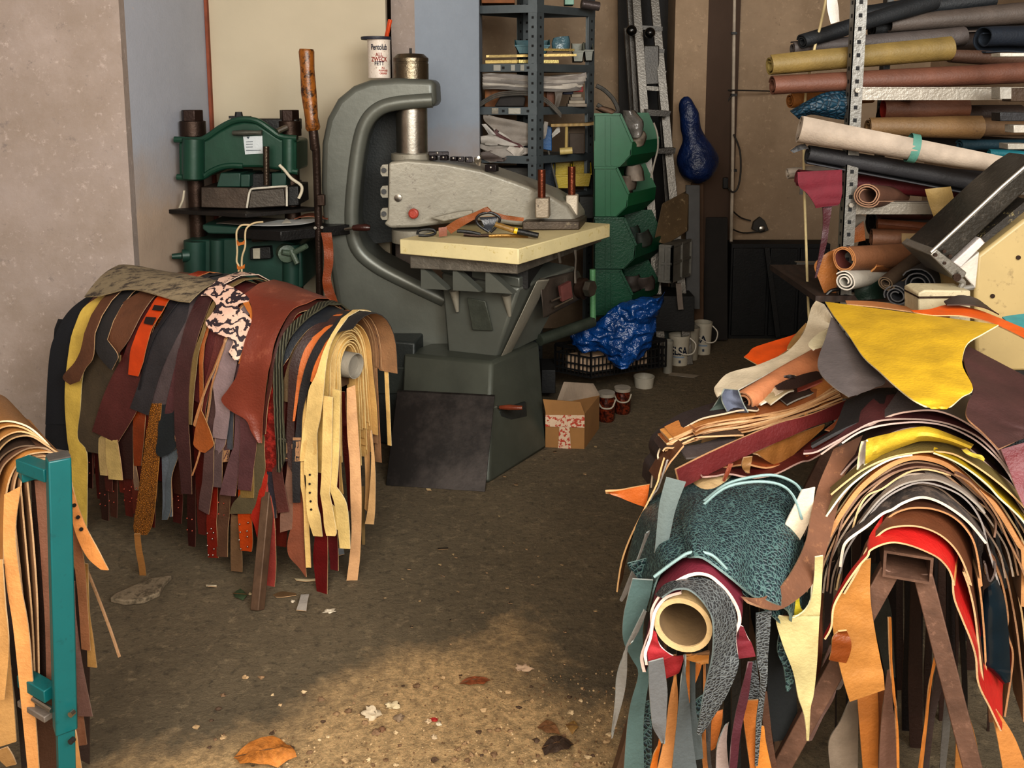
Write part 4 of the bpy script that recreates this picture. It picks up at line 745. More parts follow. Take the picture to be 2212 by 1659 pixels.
# straps hanging under the beam between the legs (front to back)
for lab, rr, Y, f_, e_, ro in [
    ('dark green grey strap hanging left under the box beam', [(790, 60, 905, 60), (775, 200, 915, 250), (800, 450, 960, 450), (860, 700, 975, 700), (915, 950, 990, 950)], 1.70, '#262720', '#3a3a30', .7),
    ('long strap with an orange edge left of centre under the beam', [(935, 480, 955, 480), (945, 800, 965, 800), (962, 1000, 980, 1000), (990, 1250, 1006, 1250), (1000, 1659, 1022, 1659)], 1.62, '#b87434', '#d09050', .6),
    ('mottled brown strap with pale wear under the beam', [(925, 900, 962, 880), (890, 1200, 968, 1150), (872, 1400, 998, 1350), (860, 1659, 1005, 1659)], 1.65, '#66493b', '#8a6a50', .7),
    ('ochre tan strap below the notched flap', [(690, 1080, 850, 1050), (710, 1350, 858, 1300), (735, 1659, 852, 1659)], 1.68, '#9a5f28', '#b57a40', .6),
    ('brown strap beside the ochre tan one', [(840, 1060, 908, 1040), (850, 1300, 890, 1250), (850, 1659, 870, 1659)], 1.72, '#70401f', '#8a5a30', .6),
    ('light grey suede strap behind the left trestle leg', [(630, 1130, 700, 1120), (560, 1290, 700, 1290), (470, 1450, 698, 1450), (480, 1659, 695, 1659)], 1.74, '#7d6f60', '#9a8c7a', .9),
    ('lizard grained mauve brown strap left of the trestle leg', [(480, 690, 540, 820), (440, 790, 540, 880), (400, 930, 530, 1030), (362, 1100, 500, 1130), (320, 1300, 420, 1270), (300, 1450, 340, 1440)], 1.66, '#604840', '#8a7060', .6),
    ('small grey brown tongue behind the leg', [(555, 835, 610, 850), (535, 950, 600, 960), (520, 1050, 560, 1040)], 1.72, '#5d5048', '#c0b4a4', .7),
    ('strap with a bright orange edge right of centre under the beam', [(1312, 690, 1332, 690), (1270, 900, 1292, 900), (1240, 1100, 1262, 1100), (1205, 1400, 1228, 1400), (1172, 1659, 1200, 1659)], 1.68, '#c47c38', '#d89048', .6),
    ('dark grey brown strap right of the orange edge', [(1330, 740, 1395, 800), (1290, 1000, 1360, 1000), (1232, 1350, 1292, 1300), (1198, 1659, 1250, 1659)], 1.70, '#3c2e2a', '#54443c', .6),
    ('grey strap right of the dark grey brown strap', [(1395, 900, 1432, 950), (1372, 1200, 1425, 1200), (1352, 1400, 1410, 1400), (1335, 1659, 1382, 1659)], 1.73, '#55504a', '#6a645c', .7),
    ('wide tan panel behind the right trestle leg', [(1480, 1150, 1540, 1180), (1465, 1400, 1610, 1400), (1455, 1659, 1660, 1659)], 1.72, '#96622e', '#b58048', .6),
    ('orange tan strap flaring to the lower right corner', [(1740, 1180, 1760, 1180), (1760, 1300, 1830, 1270), (1790, 1450, 1920, 1420), (1830, 1680, 2010, 1650)], 1.50, '#a8703a', '#d8a868', .6),
    ('brown strap hanging below the navy flap', [(1700, 960, 1840, 960), (1710, 1150, 1835, 1150), (1720, 1300, 1830, 1300)], 1.66, '#54341c', '#7d5a3a', .6),
    ('rust edged strap between the pale hide and the mauve strap', [(405, 180, 440, 180), (385, 500, 420, 500), (375, 800, 415, 800), (340, 1100, 372, 1050), (310, 1300, 330, 1280)], 1.69, '#70402a', '#a06a40', .6),
    ('dark strap with pale edge left of the tan flap', [(470, 60, 520, 40), (440, 300, 500, 300), (432, 500, 480, 520), (420, 760, 460, 740)], 1.72, '#2a1c18', '#a88a6a', .6),
    ('cream edged strap left of the tan flap top', [(545, 60, 580, 40), (520, 200, 570, 180), (500, 380, 530, 360)], 1.66, '#6d5a4c', '#d0b48a', .6)]:
    flat('leather_strap', lab, ST, [('R4', rr)], Y, f_, edge=e_, rough=ro)
for i in range(22):  # extra dark straps, added as darkness behind the gaps under the beam
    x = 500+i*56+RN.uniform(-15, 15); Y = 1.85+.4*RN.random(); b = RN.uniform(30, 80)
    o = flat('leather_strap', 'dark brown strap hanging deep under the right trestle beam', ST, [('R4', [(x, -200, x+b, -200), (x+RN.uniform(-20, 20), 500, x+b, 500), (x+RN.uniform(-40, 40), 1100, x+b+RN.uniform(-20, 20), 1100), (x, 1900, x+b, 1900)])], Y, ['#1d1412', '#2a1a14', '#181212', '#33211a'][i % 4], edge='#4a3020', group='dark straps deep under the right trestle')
# ---- yellow rolled strip and its white roll end in the arched stack ----
flat('hide', 'yellow hide strip with a rolled left end on the arched stack', 'leather hide', [('R2', [(870, 355, 850, 580), (960, 330, 940, 520), (1050, 310, 1020, 470), (1250, 262, 1200, 400), (1400, 252, 1350, 360), (1600, 320, 1550, 380), (1780, 400, 1740, 445)])], 1.6, '#b89a2c', edge='#d8cc88', back='#d8ccb8', nj=6, bow=.03, rough=.6)
flat('leather_curl', 'white backed curled end of the yellow hide strip', 'leather hide', [('R2', [(830, 370, 870, 355), (812, 440, 900, 430), (800, 520, 898, 500), (790, 610, 850, 580)])], 1.59, '#c0b5ac', edge='#d8cc88', bow=-.015, nj=5)
flat('leather_scrap', 'thin yellow torn strip on the right shoulder of the stack', ST, [('R2', [(1680, 440, 1720, 430), (1740, 490, 1780, 470), (1820, 510, 1850, 490), (1860, 540, 1875, 525)])], 1.575, '#c0b048')
# ================= hides lying on top of the right trestle =================
def top(name, label, rows, zs, face, cat='leather hide', **k):
    return flat(name, label, cat, rows, zs, face, mode='z', **k)
top('hide', 'bright yellow hide draped over the top of the right pile', [('R', [(770, 52, 1368, 132), (800, 100, 1310, 165), (850, 165, 1262, 195), (900, 240, 1245, 240), (955, 290, 1246, 280), (1000, 332, 1280, 352), (1060, 382, 1242, 380), (1110, 410, 1205, 412), (1140, 418, 1180, 420)])], [(1.03, 1.06), (1.03, 1.06), (1.03, 1.05), (1.03, 1.04), (1.03, 1.03), (1.025, 1.025), (1.02, 1.02)], '#b5911f', edge='#e0d29a', back='#a89880', nj=10, n=4, rough=.6, wob=.012)
top('hide_underside', 'grey suede underside flap of the yellow hide', [('R', [(792, 106, 803, 112), (770, 180, 860, 190), (745, 255, 930, 275), (755, 300, 978, 325), (800, 345, 935, 350), (852, 380, 880, 372)])], [1.025, 1.01, 1.0, .985, .97], '#4c4442', edge='#8a8078', rough=.9, nj=6)
top('hide', 'cream white hide spreading left from under the yellow hide', [('R1', [(1830, 40, 1900, 70), (1790, 100, 1970, 190), (1755, 220, 1960, 260), (1720, 320, 1930, 400), (1640, 420, 1800, 470), (1560, 490, 1640, 540), (1440, 545, 1560, 590), (1300, 600, 1440, 650), (1170, 630, 1330, 710), (1060, 670, 1200, 780), (985, 750, 1120, 820), (960, 795, 1030, 830), (985, 862, 1005, 850)])], [.99, .965, .94, .915, .895, .88, .87, .86, .85, .84, .835], '#b8aa92', edge='#d8ccb4', rough=.8, nj=6, n=3, wob=.015)
top('hide_curl', 'folded white corner beside the grey flap', [('R1', [(1960, 260, 1975, 265), (1850, 320, 1945, 290), (1775, 390, 1930, 370), (1765, 430, 1900, 410), (1800, 460, 1870, 440)])], [.985, .975, .97], '#bdb294', edge='#d8ccb4', rough=.8, bow=.01, nj=5)
top('hide', 'vivid orange hide corner lying left behind the cream hide', [('R1', [(1690, 290, 1700, 330), (1640, 330, 1660, 400), (1450, 390, 1600, 450), (1300, 440, 1480, 530), (1250, 490, 1400, 570), (1212, 520, 1330, 588)])], [.87, .85, .84], '#cc500e', edge='#d8a868', rough=.5, nj=6)
top('hide', 'tan edged strip between orange and cream hides', [('R1', [(1740, 230, 1755, 240), (1650, 330, 1700, 340), (1590, 420, 1650, 430), (1580, 455, 1620, 450)])], .88, '#9a7848', edge='#c8a878')
top('hide', 'dark brown hide sloping down right of the yellow hide', [('R', [(1262, 205, 1500, 330), (1248, 235, 1500, 380), (1252, 270, 1500, 420), (1280, 352, 1500, 450), (1262, 400, 1500, 480), (1258, 450, 1500, 500), (1310, 500, 1500, 510), (1368, 560, 1480, 510)])], [(1.03, 1.0), (1.03, .99), (1.02, .985), (1.01, .98), (.99, .97)], '#3a2220', edge='#b87c50', rough=.6, nj=8, wob=.012)
top('hide', 'flat orange hide at the top right edge of the pile', [('R', [(1065, 82, 1075, 88), (1130, 78, 1140, 98), (1200, 62, 1240, 100), (1290, 78, 1330, 120), (1370, 108, 1400, 150), (1470, 150, 1480, 190)])], 1.045, '#c9560f', edge='#d89858', nj=5)
top('leather_strap', 'dark brown strap end beneath the flat orange hide', [('R', [(1180, 50, 1190, 62), (1230, 30, 1260, 62), (1290, 40, 1320, 72), (1340, 75, 1370, 95)])], 1.06, '#2c1e1a', edge='#4a342a')
top('hide', 'tan thin layer along the back edge of the yellow hide', [('R', [(840, 48, 845, 60), (950, 52, 950, 70), (1060, 70, 1060, 85), (1200, 95, 1200, 108)])], 1.0, '#a06a40', edge='#b8824e')
top('hide', 'turquoise hide corner at the right picture edge', [('R', [(1380, 105, 1400, 122), (1420, 98, 1430, 140), (1480, 92, 1480, 165)])], 1.03, '#2a8c92', edge='#60b0b0')
flat('hide', 'wine red hide hanging at the far right picture edge', 'leather hide', [('R', [(1375, 560, 1480, 530), (1400, 620, 1480, 600), (1425, 690, 1480, 680), (1456, 760, 1490, 760)])], [1.62, 1.55], '#5c181c', edge='#c09080', rough=.5)
flat('hide', 'dark snake grain hide corner at the right edge', 'leather hide', [('R', [(1385, 555, 1470, 512), (1420, 580, 1480, 570), (1450, 640, 1490, 640)])], [1.75, 1.65], '', mats=[mat('#25282c', .5, kind='snake', hex2='#3c4448', bs=150, bump=.5), MBLK, MBLK])
def roll(name, label, cat, p0, p1, r0, r1, face, inner=None, edge=None, turns=2.2, th=.004, n=20, group=None, rough=.6, sag=0, mats=None, core=.35, parent=None, **mk):
    """rolled hide: a spiral sheet, slightly conical, p0 = the end we look at"""
    p0, p1 = V(p0), V(p1); d = p1-p0; t = d.normalized(); x = t.cross(V((0, 0, 1))).normalized(); y = x.cross(t)
    ph = RN.random()*6.28; N_ = int(n*turns); M_ = 9; Gd = []; seed = RN.random()*50
    for j in range(N_+1):
        f = j/N_; a = ph+f*turns*2*math.pi; row = []
        for i in range(M_):
            s = i/(M_-1); R_ = (r0+(r1-r0)*s)*(core+(1-core)*f); R_ *= 1+.07*noise.noise(V((math.cos(a)*1.2+seed, math.sin(a)*1.2, s*3)))
            row.append(p0+d*s+(x*math.cos(a)+y*math.sin(a)*.9)*R_+V((0, 0, -sag*4*s*(1-s))))
        Gd.append(row)
    k = MB().sheet(Gd, th, keep=True)
    o = k.build(name, mats or [leather(inner or face, .8), leather(face, rough, **mk), leather(edge or inner or face, .8)], parent)
    if parent is None: tag(o, label, cat, group)
    return o
def rollpx(c, x0, y0, Y0, x1, y1, Y1, h0, h1, label, face, name='leather_roll', cat='leather roll', **k):
    """h0,h1 = apparent diameters in crop pixels"""
    s = CROPS[c][2]; return roll(name, label, cat, w(c, x0, y0, Y0), w(c, x1, y1, Y1), h0/s*Y0/F/2, h1/s*Y1/F/2, face, **k)
zz = lambda c, x, y, z: Z(*q(c, x, y), z).y
rollpx('R1', 1215, 900, 1.99, 1930, 540, 2.22, 210, 330, 'pink brown rolled hide with a torn hole on the right pile', '#b07450', inner='#5a3c2c', edge='#a87a5a', turns=2)
flat('leather_scrap', 'torn dark hole edge on the pink brown roll', ST, [('R1', [(1470, 770, 1500, 800), (1560, 720, 1640, 790), (1700, 670, 1800, 730), (1830, 640, 1930, 680)])], [1.95, 2.05], '#2c1c18', edge='#9a6a4a')
flat('leather_scrap', 'small dark tear above the torn hole edge', ST, [('R1', [(1552, 680, 1556, 690), (1600, 668, 1600, 700), (1660, 676, 1655, 688)])], 1.99, '#1e1412')
flat('hide', 'grey blue suede face at the left end of the pink brown roll', 'leather hide', [('R1', [(1045, 790, 1165, 800), (1022, 840, 1190, 870), (1028, 900, 1215, 930), (1070, 985, 1250, 990)])], 1.94, '#565a68', edge='#7a8478', rough=.9, bow=-.02, nj=6)
flat('hide', 'green hide wrapped behind the grey blue face at the left of the pile', 'leather hide', [('R1', [(1010, 850, 1035, 830), (960, 930, 1035, 900), (900, 1000, 1060, 960), (840, 1070, 1100, 1010)])], 1.96, '#2f3a34', edge='#6a7268', rough=.8, nj=5)
rollpx('R', 1300, 195, 2.5, 1560, 300, 2.35, 90, 100, 'reddish tan rolled hide at the right picture edge of the pile', '#8a5a44', turns=1.6)
# --- stack of long straps lying across to the left ---
def lie(label, c, line, wd, Y, face, edge, name='leather_strap', th=.004, **k):
    """strap lying on edge-on stack: traced near edge, face leaning back"""
    P = cat_rom([V((*q(c, *p), 0)) for p in line], 5); N_ = len(P); Gd = []; seed = RN.random()*40
    for i, p in enumerate(P):
        y = Y[0]+(Y[1]-Y[0])*i/(N_-1); a = W(p.x, p.y, y)
        Gd.append([a+V((-.01*t, min(wd, .06)*t, .002+.004*noise.noise(V((seed, i*.2, t))))) for t in (0, .5, 1)])
    return tag(MB().sheet(Gd, th, face=V((.5, 1.6, 4))).build(name, lmats(face, None, edge, **k)), label, ST)
O1, O2 = '#c48a4e', '#a8713c'
lie('black strap with cream edge curving down at the left of the strap stack', 'R1', [(420, 1640), (440, 1500), (490, 1440), (478, 1360), (520, 1270), (620, 1180), (780, 1085), (950, 1030), (1150, 985), (1300, 985), (1340, 970)], .12, (1.86, 1.96), '#2a2120', '#c4a884')
lie('brick red strap near the top of the strap stack', 'R1', [(795, 1155), (900, 1085), (1050, 1050), (1200, 1032), (1335, 975), (1600, 870), (1900, 730)], .07, (1.93, 2.04), '#8a3a2e', '#a8503e')
lie('dark strap with grey edge high in the strap stack', 'R1', [(1580, 935), (1750, 860), (1900, 790), (1990, 740)], .1, (1.97, 2.05), '#2b221e', '#8a857a')
lie('pale ended strip lying on the pink roll', 'R1', [(1355, 935), (1450, 880), (1550, 825)], .03, (1.98, 2.0), '#c9b8a0', '#d8ccb8')
lie('second pale ended strip beside the first', 'R1', [(1440, 930), (1540, 860), (1640, 815)], .03, (1.97, 2.0), '#a89878', '#d0c4a8')
for i in range(10):
    f = i/9; a0 = (600-60*f+RN.uniform(-15, 15), 1210+110*f); a1 = (900+RN.uniform(-30, 30), 1105+100*f-10*RN.random()); a2 = (1250, 1035+125*f+RN.uniform(-12, 12)); a3 = (1650, 960+85*f+RN.uniform(-15, 15)); a4 = (2000+60*f, 770+130*f)
    if i % 3 == 1: a0 = (800, 1150+100*f)
    lie('tan orange strap with bright cut edge in the lying strap stack', 'R1', [a0, a1, a2, a3, a4], .07, (1.88, 2.0), ['#9a6434', '#7d4a28', '#a8743c', '#5a3420'][i % 4], [O1, '#b57a44', '#d0a068'][i % 3])['group'] = 'tan straps in the lying stack'
lie('yellow tan wide strap under the grey flap', 'R1', [(1740, 1030), (1800, 960), (1920, 910), (2060, 880), (2120, 860)], .12, (1.97, 2.05), '#b07a3c', '#c99a58')
lie('dark strap with a tan turned end at the left of the stack', 'R1', [(520, 1330), (560, 1300), (640, 1290), (720, 1250), (900, 1205), (1210, 1195)], .1, (1.86, 1.9), '#2a1c18', '#d09a60')
lie('brown strap with a lit orange edge dropping at the left', 'R1', [(480, 1600), (540, 1500), (620, 1380), (700, 1285)], .12, (1.82, 1.86), '#4a2c1a', '#c88a50')
lie('grey folded strap under the dark red strap', 'R1', [(720, 1390), (900, 1370), (1050, 1330), (1200, 1270)], .1, (1.85, 1.88), '#4f4644', '#6a5e58')
flat('leather_strap', 'long dark red strap lying diagonally over the strap stack', ST, [('R1', [(628, 1475, 668, 1642), (900, 1340, 940, 1498), (1200, 1205, 1270, 1340), (1500, 1085, 1570, 1208), (1800, 1000, 1860, 1090), (2100, 880, 2212, 985), (2200, 850, 2320, 950)])], [1.75, 1.85, 1.97], '#5a2222', edge='#c88a52', th=.006, rough=.4, nj=4)
flat('leather_strap', 'thin brown strap crossing over the dark red strap', ST, [('R1', [(2200, 850, 2225, 870), (2080, 960, 2130, 990), (1990, 1070, 2030, 1100), (1900, 1140, 1945, 1150)])], [1.93, 1.84], '#84482c', edge='#b87848')
flat('leather_flap', 'tan belly shaped flap hanging under the dark red strap', ST, [('R1', [(1280, 1340, 1330, 1350), (1400, 1290, 1400, 1400), (1500, 1240, 1490, 1440), (1600, 1200, 1580, 1400), (1700, 1160, 1690, 1300), (1900, 1090, 1890, 1130)])], [1.84, 1.9], '#86592c', edge='#b88a58', nj=5)
flat('leather_tongue', 'small olive pointed strap end below the dark red strap', ST, [('R1', [(1210, 1375, 1285, 1365), (1192, 1440, 1275, 1420), (1215, 1490, 1262, 1480), (1248, 1512, 1262, 1508)])], 1.79, '#7d5a34', edge='#b08a5a')
flat('leather_strap', 'short reddish strip hanging left of the olive tongue', ST, [('R1', [(1085, 1430, 1120, 1425), (1050, 1510, 1085, 1510), (1028, 1575, 1052, 1580)])], 1.74, '#7a3c28', edge='#b0704a')
lie('orange brown strap with long lit edge below the belly flap', 'R1', [(1000, 1485), (1200, 1452), (1400, 1470), (1600, 1435), (1780, 1370)], .14, (1.82, 1.88), '#7a3818', '#c88448')
lie('dark red strap with pink cut edge lowest of the lying straps', 'R1', [(860, 1545), (960, 1540), (1080, 1530), (1300, 1562), (1500, 1512), (1700, 1430), (1800, 1385), (2000, 1280), (2212, 1150)], .16, (1.76, 1.9), '#4e1614', '#c09080')
lie('black haired strap bundle behind the suede loop', 'R1', [(1720, 1340), (1820, 1330), (1950, 1260), (2080, 1180), (2212, 1120)], .16, (1.9, 1.95), '#1a1b1c', '#8a9694')
flat('leather_tongue', 'orange pointed strap end jutting out left of the pile', ST, [('R', [(12, 703, 16, 710), (60, 700, 60, 725), (110, 690, 105, 742), (165, 680, 150, 758)])], 1.80, '#a4541e', edge='#d0904e', th=.005)
for i, (pts, lab, f_, e_) in enumerate([([(215, 590), (200, 640), (190, 680), (150, 760), (100, 860), (68, 950), (52, 1052)], 'tan edged strap sweeping down at the left of the snakeskin pile', '#5a3018', '#d09a58'),
    ([(225, 600), (195, 690), (175, 720), (140, 800), (90, 960)], 'grey brown strap sweeping down beside the tan edged one', '#40383a', '#8a8078')]):
    arch(lab, [('R', pts)], 1.78+.03*i, .06, f_, e_)
# ================= cardboard tube with snakeskin pile (right, nearest) =================
T0 = w('R3', 632, 545, 1.36); AX2 = V((.31, .95, .02)).normalized()
MSN = mat('#182a30', .5, kind='snake', hex2='#4a6462', bs=125, bump=.55, var=.3, scale=14)
MSG = mat('#2e3032', .55, kind='snake', hex2='#5c6060', bs=120, bump=.6, var=.25, scale=14, stretch=(1, 1, 1.6))
SNM = [MSN, leather('#33413f', .8), leather('#6f8684', .8)]; SGM = [MSG, leather('#33383a', .8), leather('#5c6666', .8)]
tb = MB(); pipe(tb, T0, T0+AX2*.85, .0485, .0395, n=40)
tag(tb.build('cardboard_tube', [mat('#b89c72', .85, var=.15, scale=25, bump=.2, bs=60), mat('#6e583c', .9, var=.2, scale=12, bump=.1)]), 'thick cream cardboard tube whose open end faces forward at right', 'tube')  # inside darker: the hollow's shade is put into the colour
t3 = thing('trestle', 'dark trestle carrying the cardboard tube under the snakeskin pile', 'trestle', (T0.x+.15, T0.y+.45, 0))
MB().bar(T0+AX2*.3, T0+AX2*1.2, .04, .04).build('crossbar', MRUST, t3)
for s_ in (.42, 1.1):
    for sg in (-1, 1):
        p = T0+AX2*s_; MB().bar(p+V((sg*.02, 0, 0)), V((p.x+sg*.2, p.y, 0)), .03, .03).build('leg', MRUST, t3)
def arch2(label, segs, Y, width, mats, n=5, th=.004, name='leather_strap', cat=ST, tl=-1):
    global AX
    a = AX; AX = AX2
    o = arch(label, segs, Y, width, '', mats=mats, n=n, th=th, name=name, cat=cat, tl=tl); AX = a; return o
LV = leather('#5e1526', .75, kind='suede'); LW = leather('#d8c0b4', .8)
arch2('burgundy velvet strap with white edge arched over the tube', [('R3', [(332, 910), (312, 800), (345, 690), (390, 560), (395, 430), (470, 300), (600, 195), (720, 145), (830, 155), (920, 220), (1000, 310), (1060, 420), (1075, 520), (1038, 620), (1050, 770)])], 1.385, .09, [LV, leather('#43202a', .8), LW], th=.006)
arch2('inner burgundy strap whose left drop shows a white edge', [('R3', [(350, 855), (340, 760), (380, 640), (395, 540), (420, 430), (500, 330), (620, 290)])], 1.368, .06, [LV, leather('#43202a', .8), LW], th=.005)
flat('snakeskin_strap', 'grey snakeskin strap wrapped over the tube and hanging in a long point', 'snakeskin', [('R3', [(470, 330, 420, 310, 1.352, 1.40), (560, 270, 500, 225, 1.345, 1.39), (660, 262, 640, 185, 1.34, 1.39), (740, 310, 770, 175, 1.335, 1.39), (810, 390, 900, 225, 1.33, 1.385), (862, 490, 1000, 340, 1.325, 1.38), (872, 620, 1045, 480, 1.32, 1.37), (860, 800, 1045, 700, 1.318, 1.36), (825, 950, 1065, 850, 1.318, 1.35), (790, 1100, 985, 1060, 1.318, 1.34), (765, 1250, 860, 1270, 1.318, 1.33), (740, 1390, 770, 1400, 1.318, 1.32)])], 1, '', mats=SGM, nj=6, n=4)
flat('velvet_flap', 'red velvet flap hanging left below the tube', ST, [('R3', [(392, 570, 420, 600), (365, 680, 455, 700), (350, 770, 520, 760), (355, 855, 560, 780)])], 1.375, '#85181f', edge='#e0c0b8', rough=.8, kind='suede', nj=5)
flat('velvet_flap', 'lower red velvet square under the tube', ST, [('R3', [(480, 790, 640, 780), (485, 870, 625, 850), (488, 962, 600, 912)])], 1.40, '#7a1418', rough=.8, kind='suede', edge='#94282c')
flat('velvet_flap', 'dark red velvet corner right of the grey snakeskin strap', ST, [('R3', [(1075, 540, 1105, 555), (1065, 640, 1140, 640), (1045, 730, 1172, 690), (1030, 806, 1200, 785)])], 1.40, '#5c0f1c', rough=.8, kind='suede', edge='#d8b8b0')
flat('snakeskin', 'big teal snakeskin hide draped over the rear of the cardboard tube', 'snakeskin', [('R', [(160, 1120, 90, 960, 1.50, 1.75), (182, 1035, 100, 900, 1.45, 1.75), (205, 985, 130, 800, 1.43, 1.78), (250, 945, 190, 720, 1.42, 1.82), (310, 926, 330, 660, 1.415, 1.85), (375, 940, 450, 645, 1.415, 1.87), (435, 1000, 580, 645, 1.42, 1.88), (490, 1060, 690, 690, 1.44, 1.86), (570, 1120, 715, 800, 1.47, 1.80), (640, 1200, 725, 960, 1.5, 1.76), (650, 1330, 720, 1200, 1.55, 1.76)])], 1, '', mats=SNM, nj=12, n=4, bow=.04, wob=.03)
flat('snakeskin', 'upper teal snakeskin hump with a pale cut edge', 'snakeskin', [('R', [(300, 935, 270, 770, 1.41, 1.62), (350, 935, 340, 715, 1.40, 1.66), (440, 1000, 430, 690, 1.40, 1.70), (520, 1065, 530, 690, 1.41, 1.72), (590, 1090, 610, 700, 1.42, 1.72), (645, 1120, 690, 770, 1.45, 1.70), (650, 1160, 705, 900, 1.48, 1.68)])], 1, '', mats=SNM, nj=8, n=4, bow=.03, wob=.03, th=.005)
for i, pts in enumerate([[(300, 780), (350, 740), (430, 680), (520, 655), (600, 650), (670, 680), (700, 730)], [(330, 770), (420, 695), (520, 672), (610, 680), (660, 720), (690, 800)], [(180, 1000), (260, 940), (310, 915), (380, 925), (440, 985)]]):
    mb = MB().tube(cat_rom([w('R', *p, [1.62, 1.60, 1.405][i]) for p in pts], 5), .0028, 6)
    tag(mb.build('hide_edge', leather('#7b9290', .8)), ['pale grey green hide edge highest on the snakeskin pile', 'second pale hide edge on the snakeskin pile', 'pale piped hide edge just above the tube'][i], 'leather strip')
GS = [('pale grey suede strip at the upper left of the snakeskin pile', [('R', [(222, 655, 290, 672), (200, 740, 255, 760), (190, 830, 235, 850), (180, 930, 215, 960), (165, 1050, 195, 1090)])], 1.5, '#565f5d'),
 ('grey suede point swinging left of the snakeskin pile', [('R', [(150, 850, 165, 840), (125, 930, 158, 920), (90, 1010, 120, 1000), (62, 1080, 70, 1085)])], 1.6, '#66615c'),
 ('long grey suede streamer twisting down at the far left', [('R3', [(330, 420, 350, 440), (200, 680, 260, 640), (170, 770, 200, 720), (118, 930, 195, 930), (105, 1100, 175, 1080), (85, 1300, 118, 1280), (75, 1425, 85, 1415)])], 1.42, '#625f5a'),
 ('wide teal grey suede panel hanging left of the tube', [('R3', [(240, 180, 400, 190), (200, 330, 380, 300), (168, 480, 340, 440), (165, 650, 320, 600), (230, 800, 330, 780), (285, 920, 370, 920), (225, 1150, 340, 1150), (195, 1350, 325, 1350), (172, 1659, 330, 1659)])], 1.46, '#435654'),
 ('grey suede strip directly below the red velvet flap', [('R3', [(365, 830, 480, 800), (370, 1050, 512, 1050), (385, 1250, 505, 1220), (400, 1340, 500, 1330), (470, 1465, 490, 1470)])], 1.36, '#525252'),
 ('slate grey suede strip under the tube centre', [('R3', [(640, 830, 655, 880), (620, 950, 655, 960), (600, 1150, 685, 1180), (575, 1400, 705, 1400), (550, 1659, 742, 1659)])], 1.38, '#434849'),
 ('second slate strip with a square end right of it', [('R3', [(690, 1180, 730, 1180), (700, 1400, 775, 1400), (710, 1600, 790, 1580)])], 1.42, '#3c4242'),
 ('pale mauve grey strip low under the tube', [('R3', [(960, 1330, 990, 1300), (900, 1480, 975, 1450), (890, 1659, 990, 1659)])], 1.44, '#83746e')]
def topped(rr):
    a = rr[0]; m = (a[0]+a[2])/2
    return ([(a[0], 772, a[2], 772)] if a[1] > 780 and 430 < m < 850 else [])+rr
for l, rr, Y, c_ in GS:
    if rr[0][0] == 'R3' and Y > 1.37: rr = [('R3', topped(rr[0][1]))]
    flat('suede_strip', l, 'suede strip', rr, Y, c_, edge='#8c938e', rough=.95, kind='suede', nj=5, n=4)
for l, rr, Y, c_, e_, ro in [
 ('peach veg tan strap hanging under the red velvet square', [(560, 945, 582, 955), (522, 1150, 592, 1150), (492, 1400, 572, 1400), (430, 1680, 542, 1680)], 1.41, '#b07a48', '#d8a070', .6),
 ('rough orange strap corner at the lower left under the tube', [(455, 1380, 470, 1400), (400, 1560, 440, 1560), (370, 1680, 430, 1680)], 1.43, '#b5641e', '#c88848', .5),
 ('orange strap point under the tube mouth', [(650, 800, 780, 850), (656, 950, 745, 960), (664, 1080, 695, 1080), (668, 1150, 680, 1150)], 1.44, '#a8642a', '#c48a4a', .5),
 ('tan lining edge right below the tube mouth', [(650, 800, 840, 740), (720, 830, 835, 800), (780, 845, 830, 840)], 1.40, '#b57a3a', '#c89050', .6),
 ('wide worn orange strap right of the burgundy strips', [(1120, 1130, 1222, 1125), (1105, 1260, 1225, 1250), (1128, 1450, 1215, 1450), (1160, 1680, 1215, 1680)], 1.46, '#a0602a', '#c48a50', .5),
 ('lower worn orange strap at the picture bottom', [(1225, 1330, 1262, 1330), (1210, 1500, 1290, 1500), (1200, 1680, 1330, 1680)], 1.45, '#b0702f', '#d09858', .5),
 ('dark brown strap right of the worn orange strap', [(1270, 1050, 1285, 1060), (1255, 1300, 1325, 1380), (1300, 1680, 1370, 1680)], 1.48, '#4a3022', '#7d5438', .6),
 ('narrow burgundy strip right of the grey snakeskin point', [(1145, 830, 1175, 830), (1085, 1060, 1150, 1060), (1040, 1250, 1110, 1250), (1010, 1450, 1080, 1400), (995, 1680, 1050, 1680)], 1.42, '#40121e', '#94707a', .7),
 ('orange brown strip behind the grey snakeskin point', [(860, 1230, 945, 1200), (850, 1400, 930, 1330), (850, 1520, 885, 1500)], 1.46, '#9a5a26', '#b57a44', .6),
 ('narrow dark strip below the grey snakeskin point', [(815, 1330, 850, 1320), (820, 1500, 845, 1500), (835, 1680, 860, 1680)], 1.44, '#2a2624', '#4a4440', .7),
 ('short tan strip left of the narrow dark strip', [(790, 1340, 812, 1340), (780, 1500, 830, 1500), (790, 1680, 830, 1680)], 1.47, '#8f5c30', '#b58050', .6)]:
    flat('leather_strap', l, ST, [('R3', topped(rr))], Y, c_, edge=e_, rough=ro)
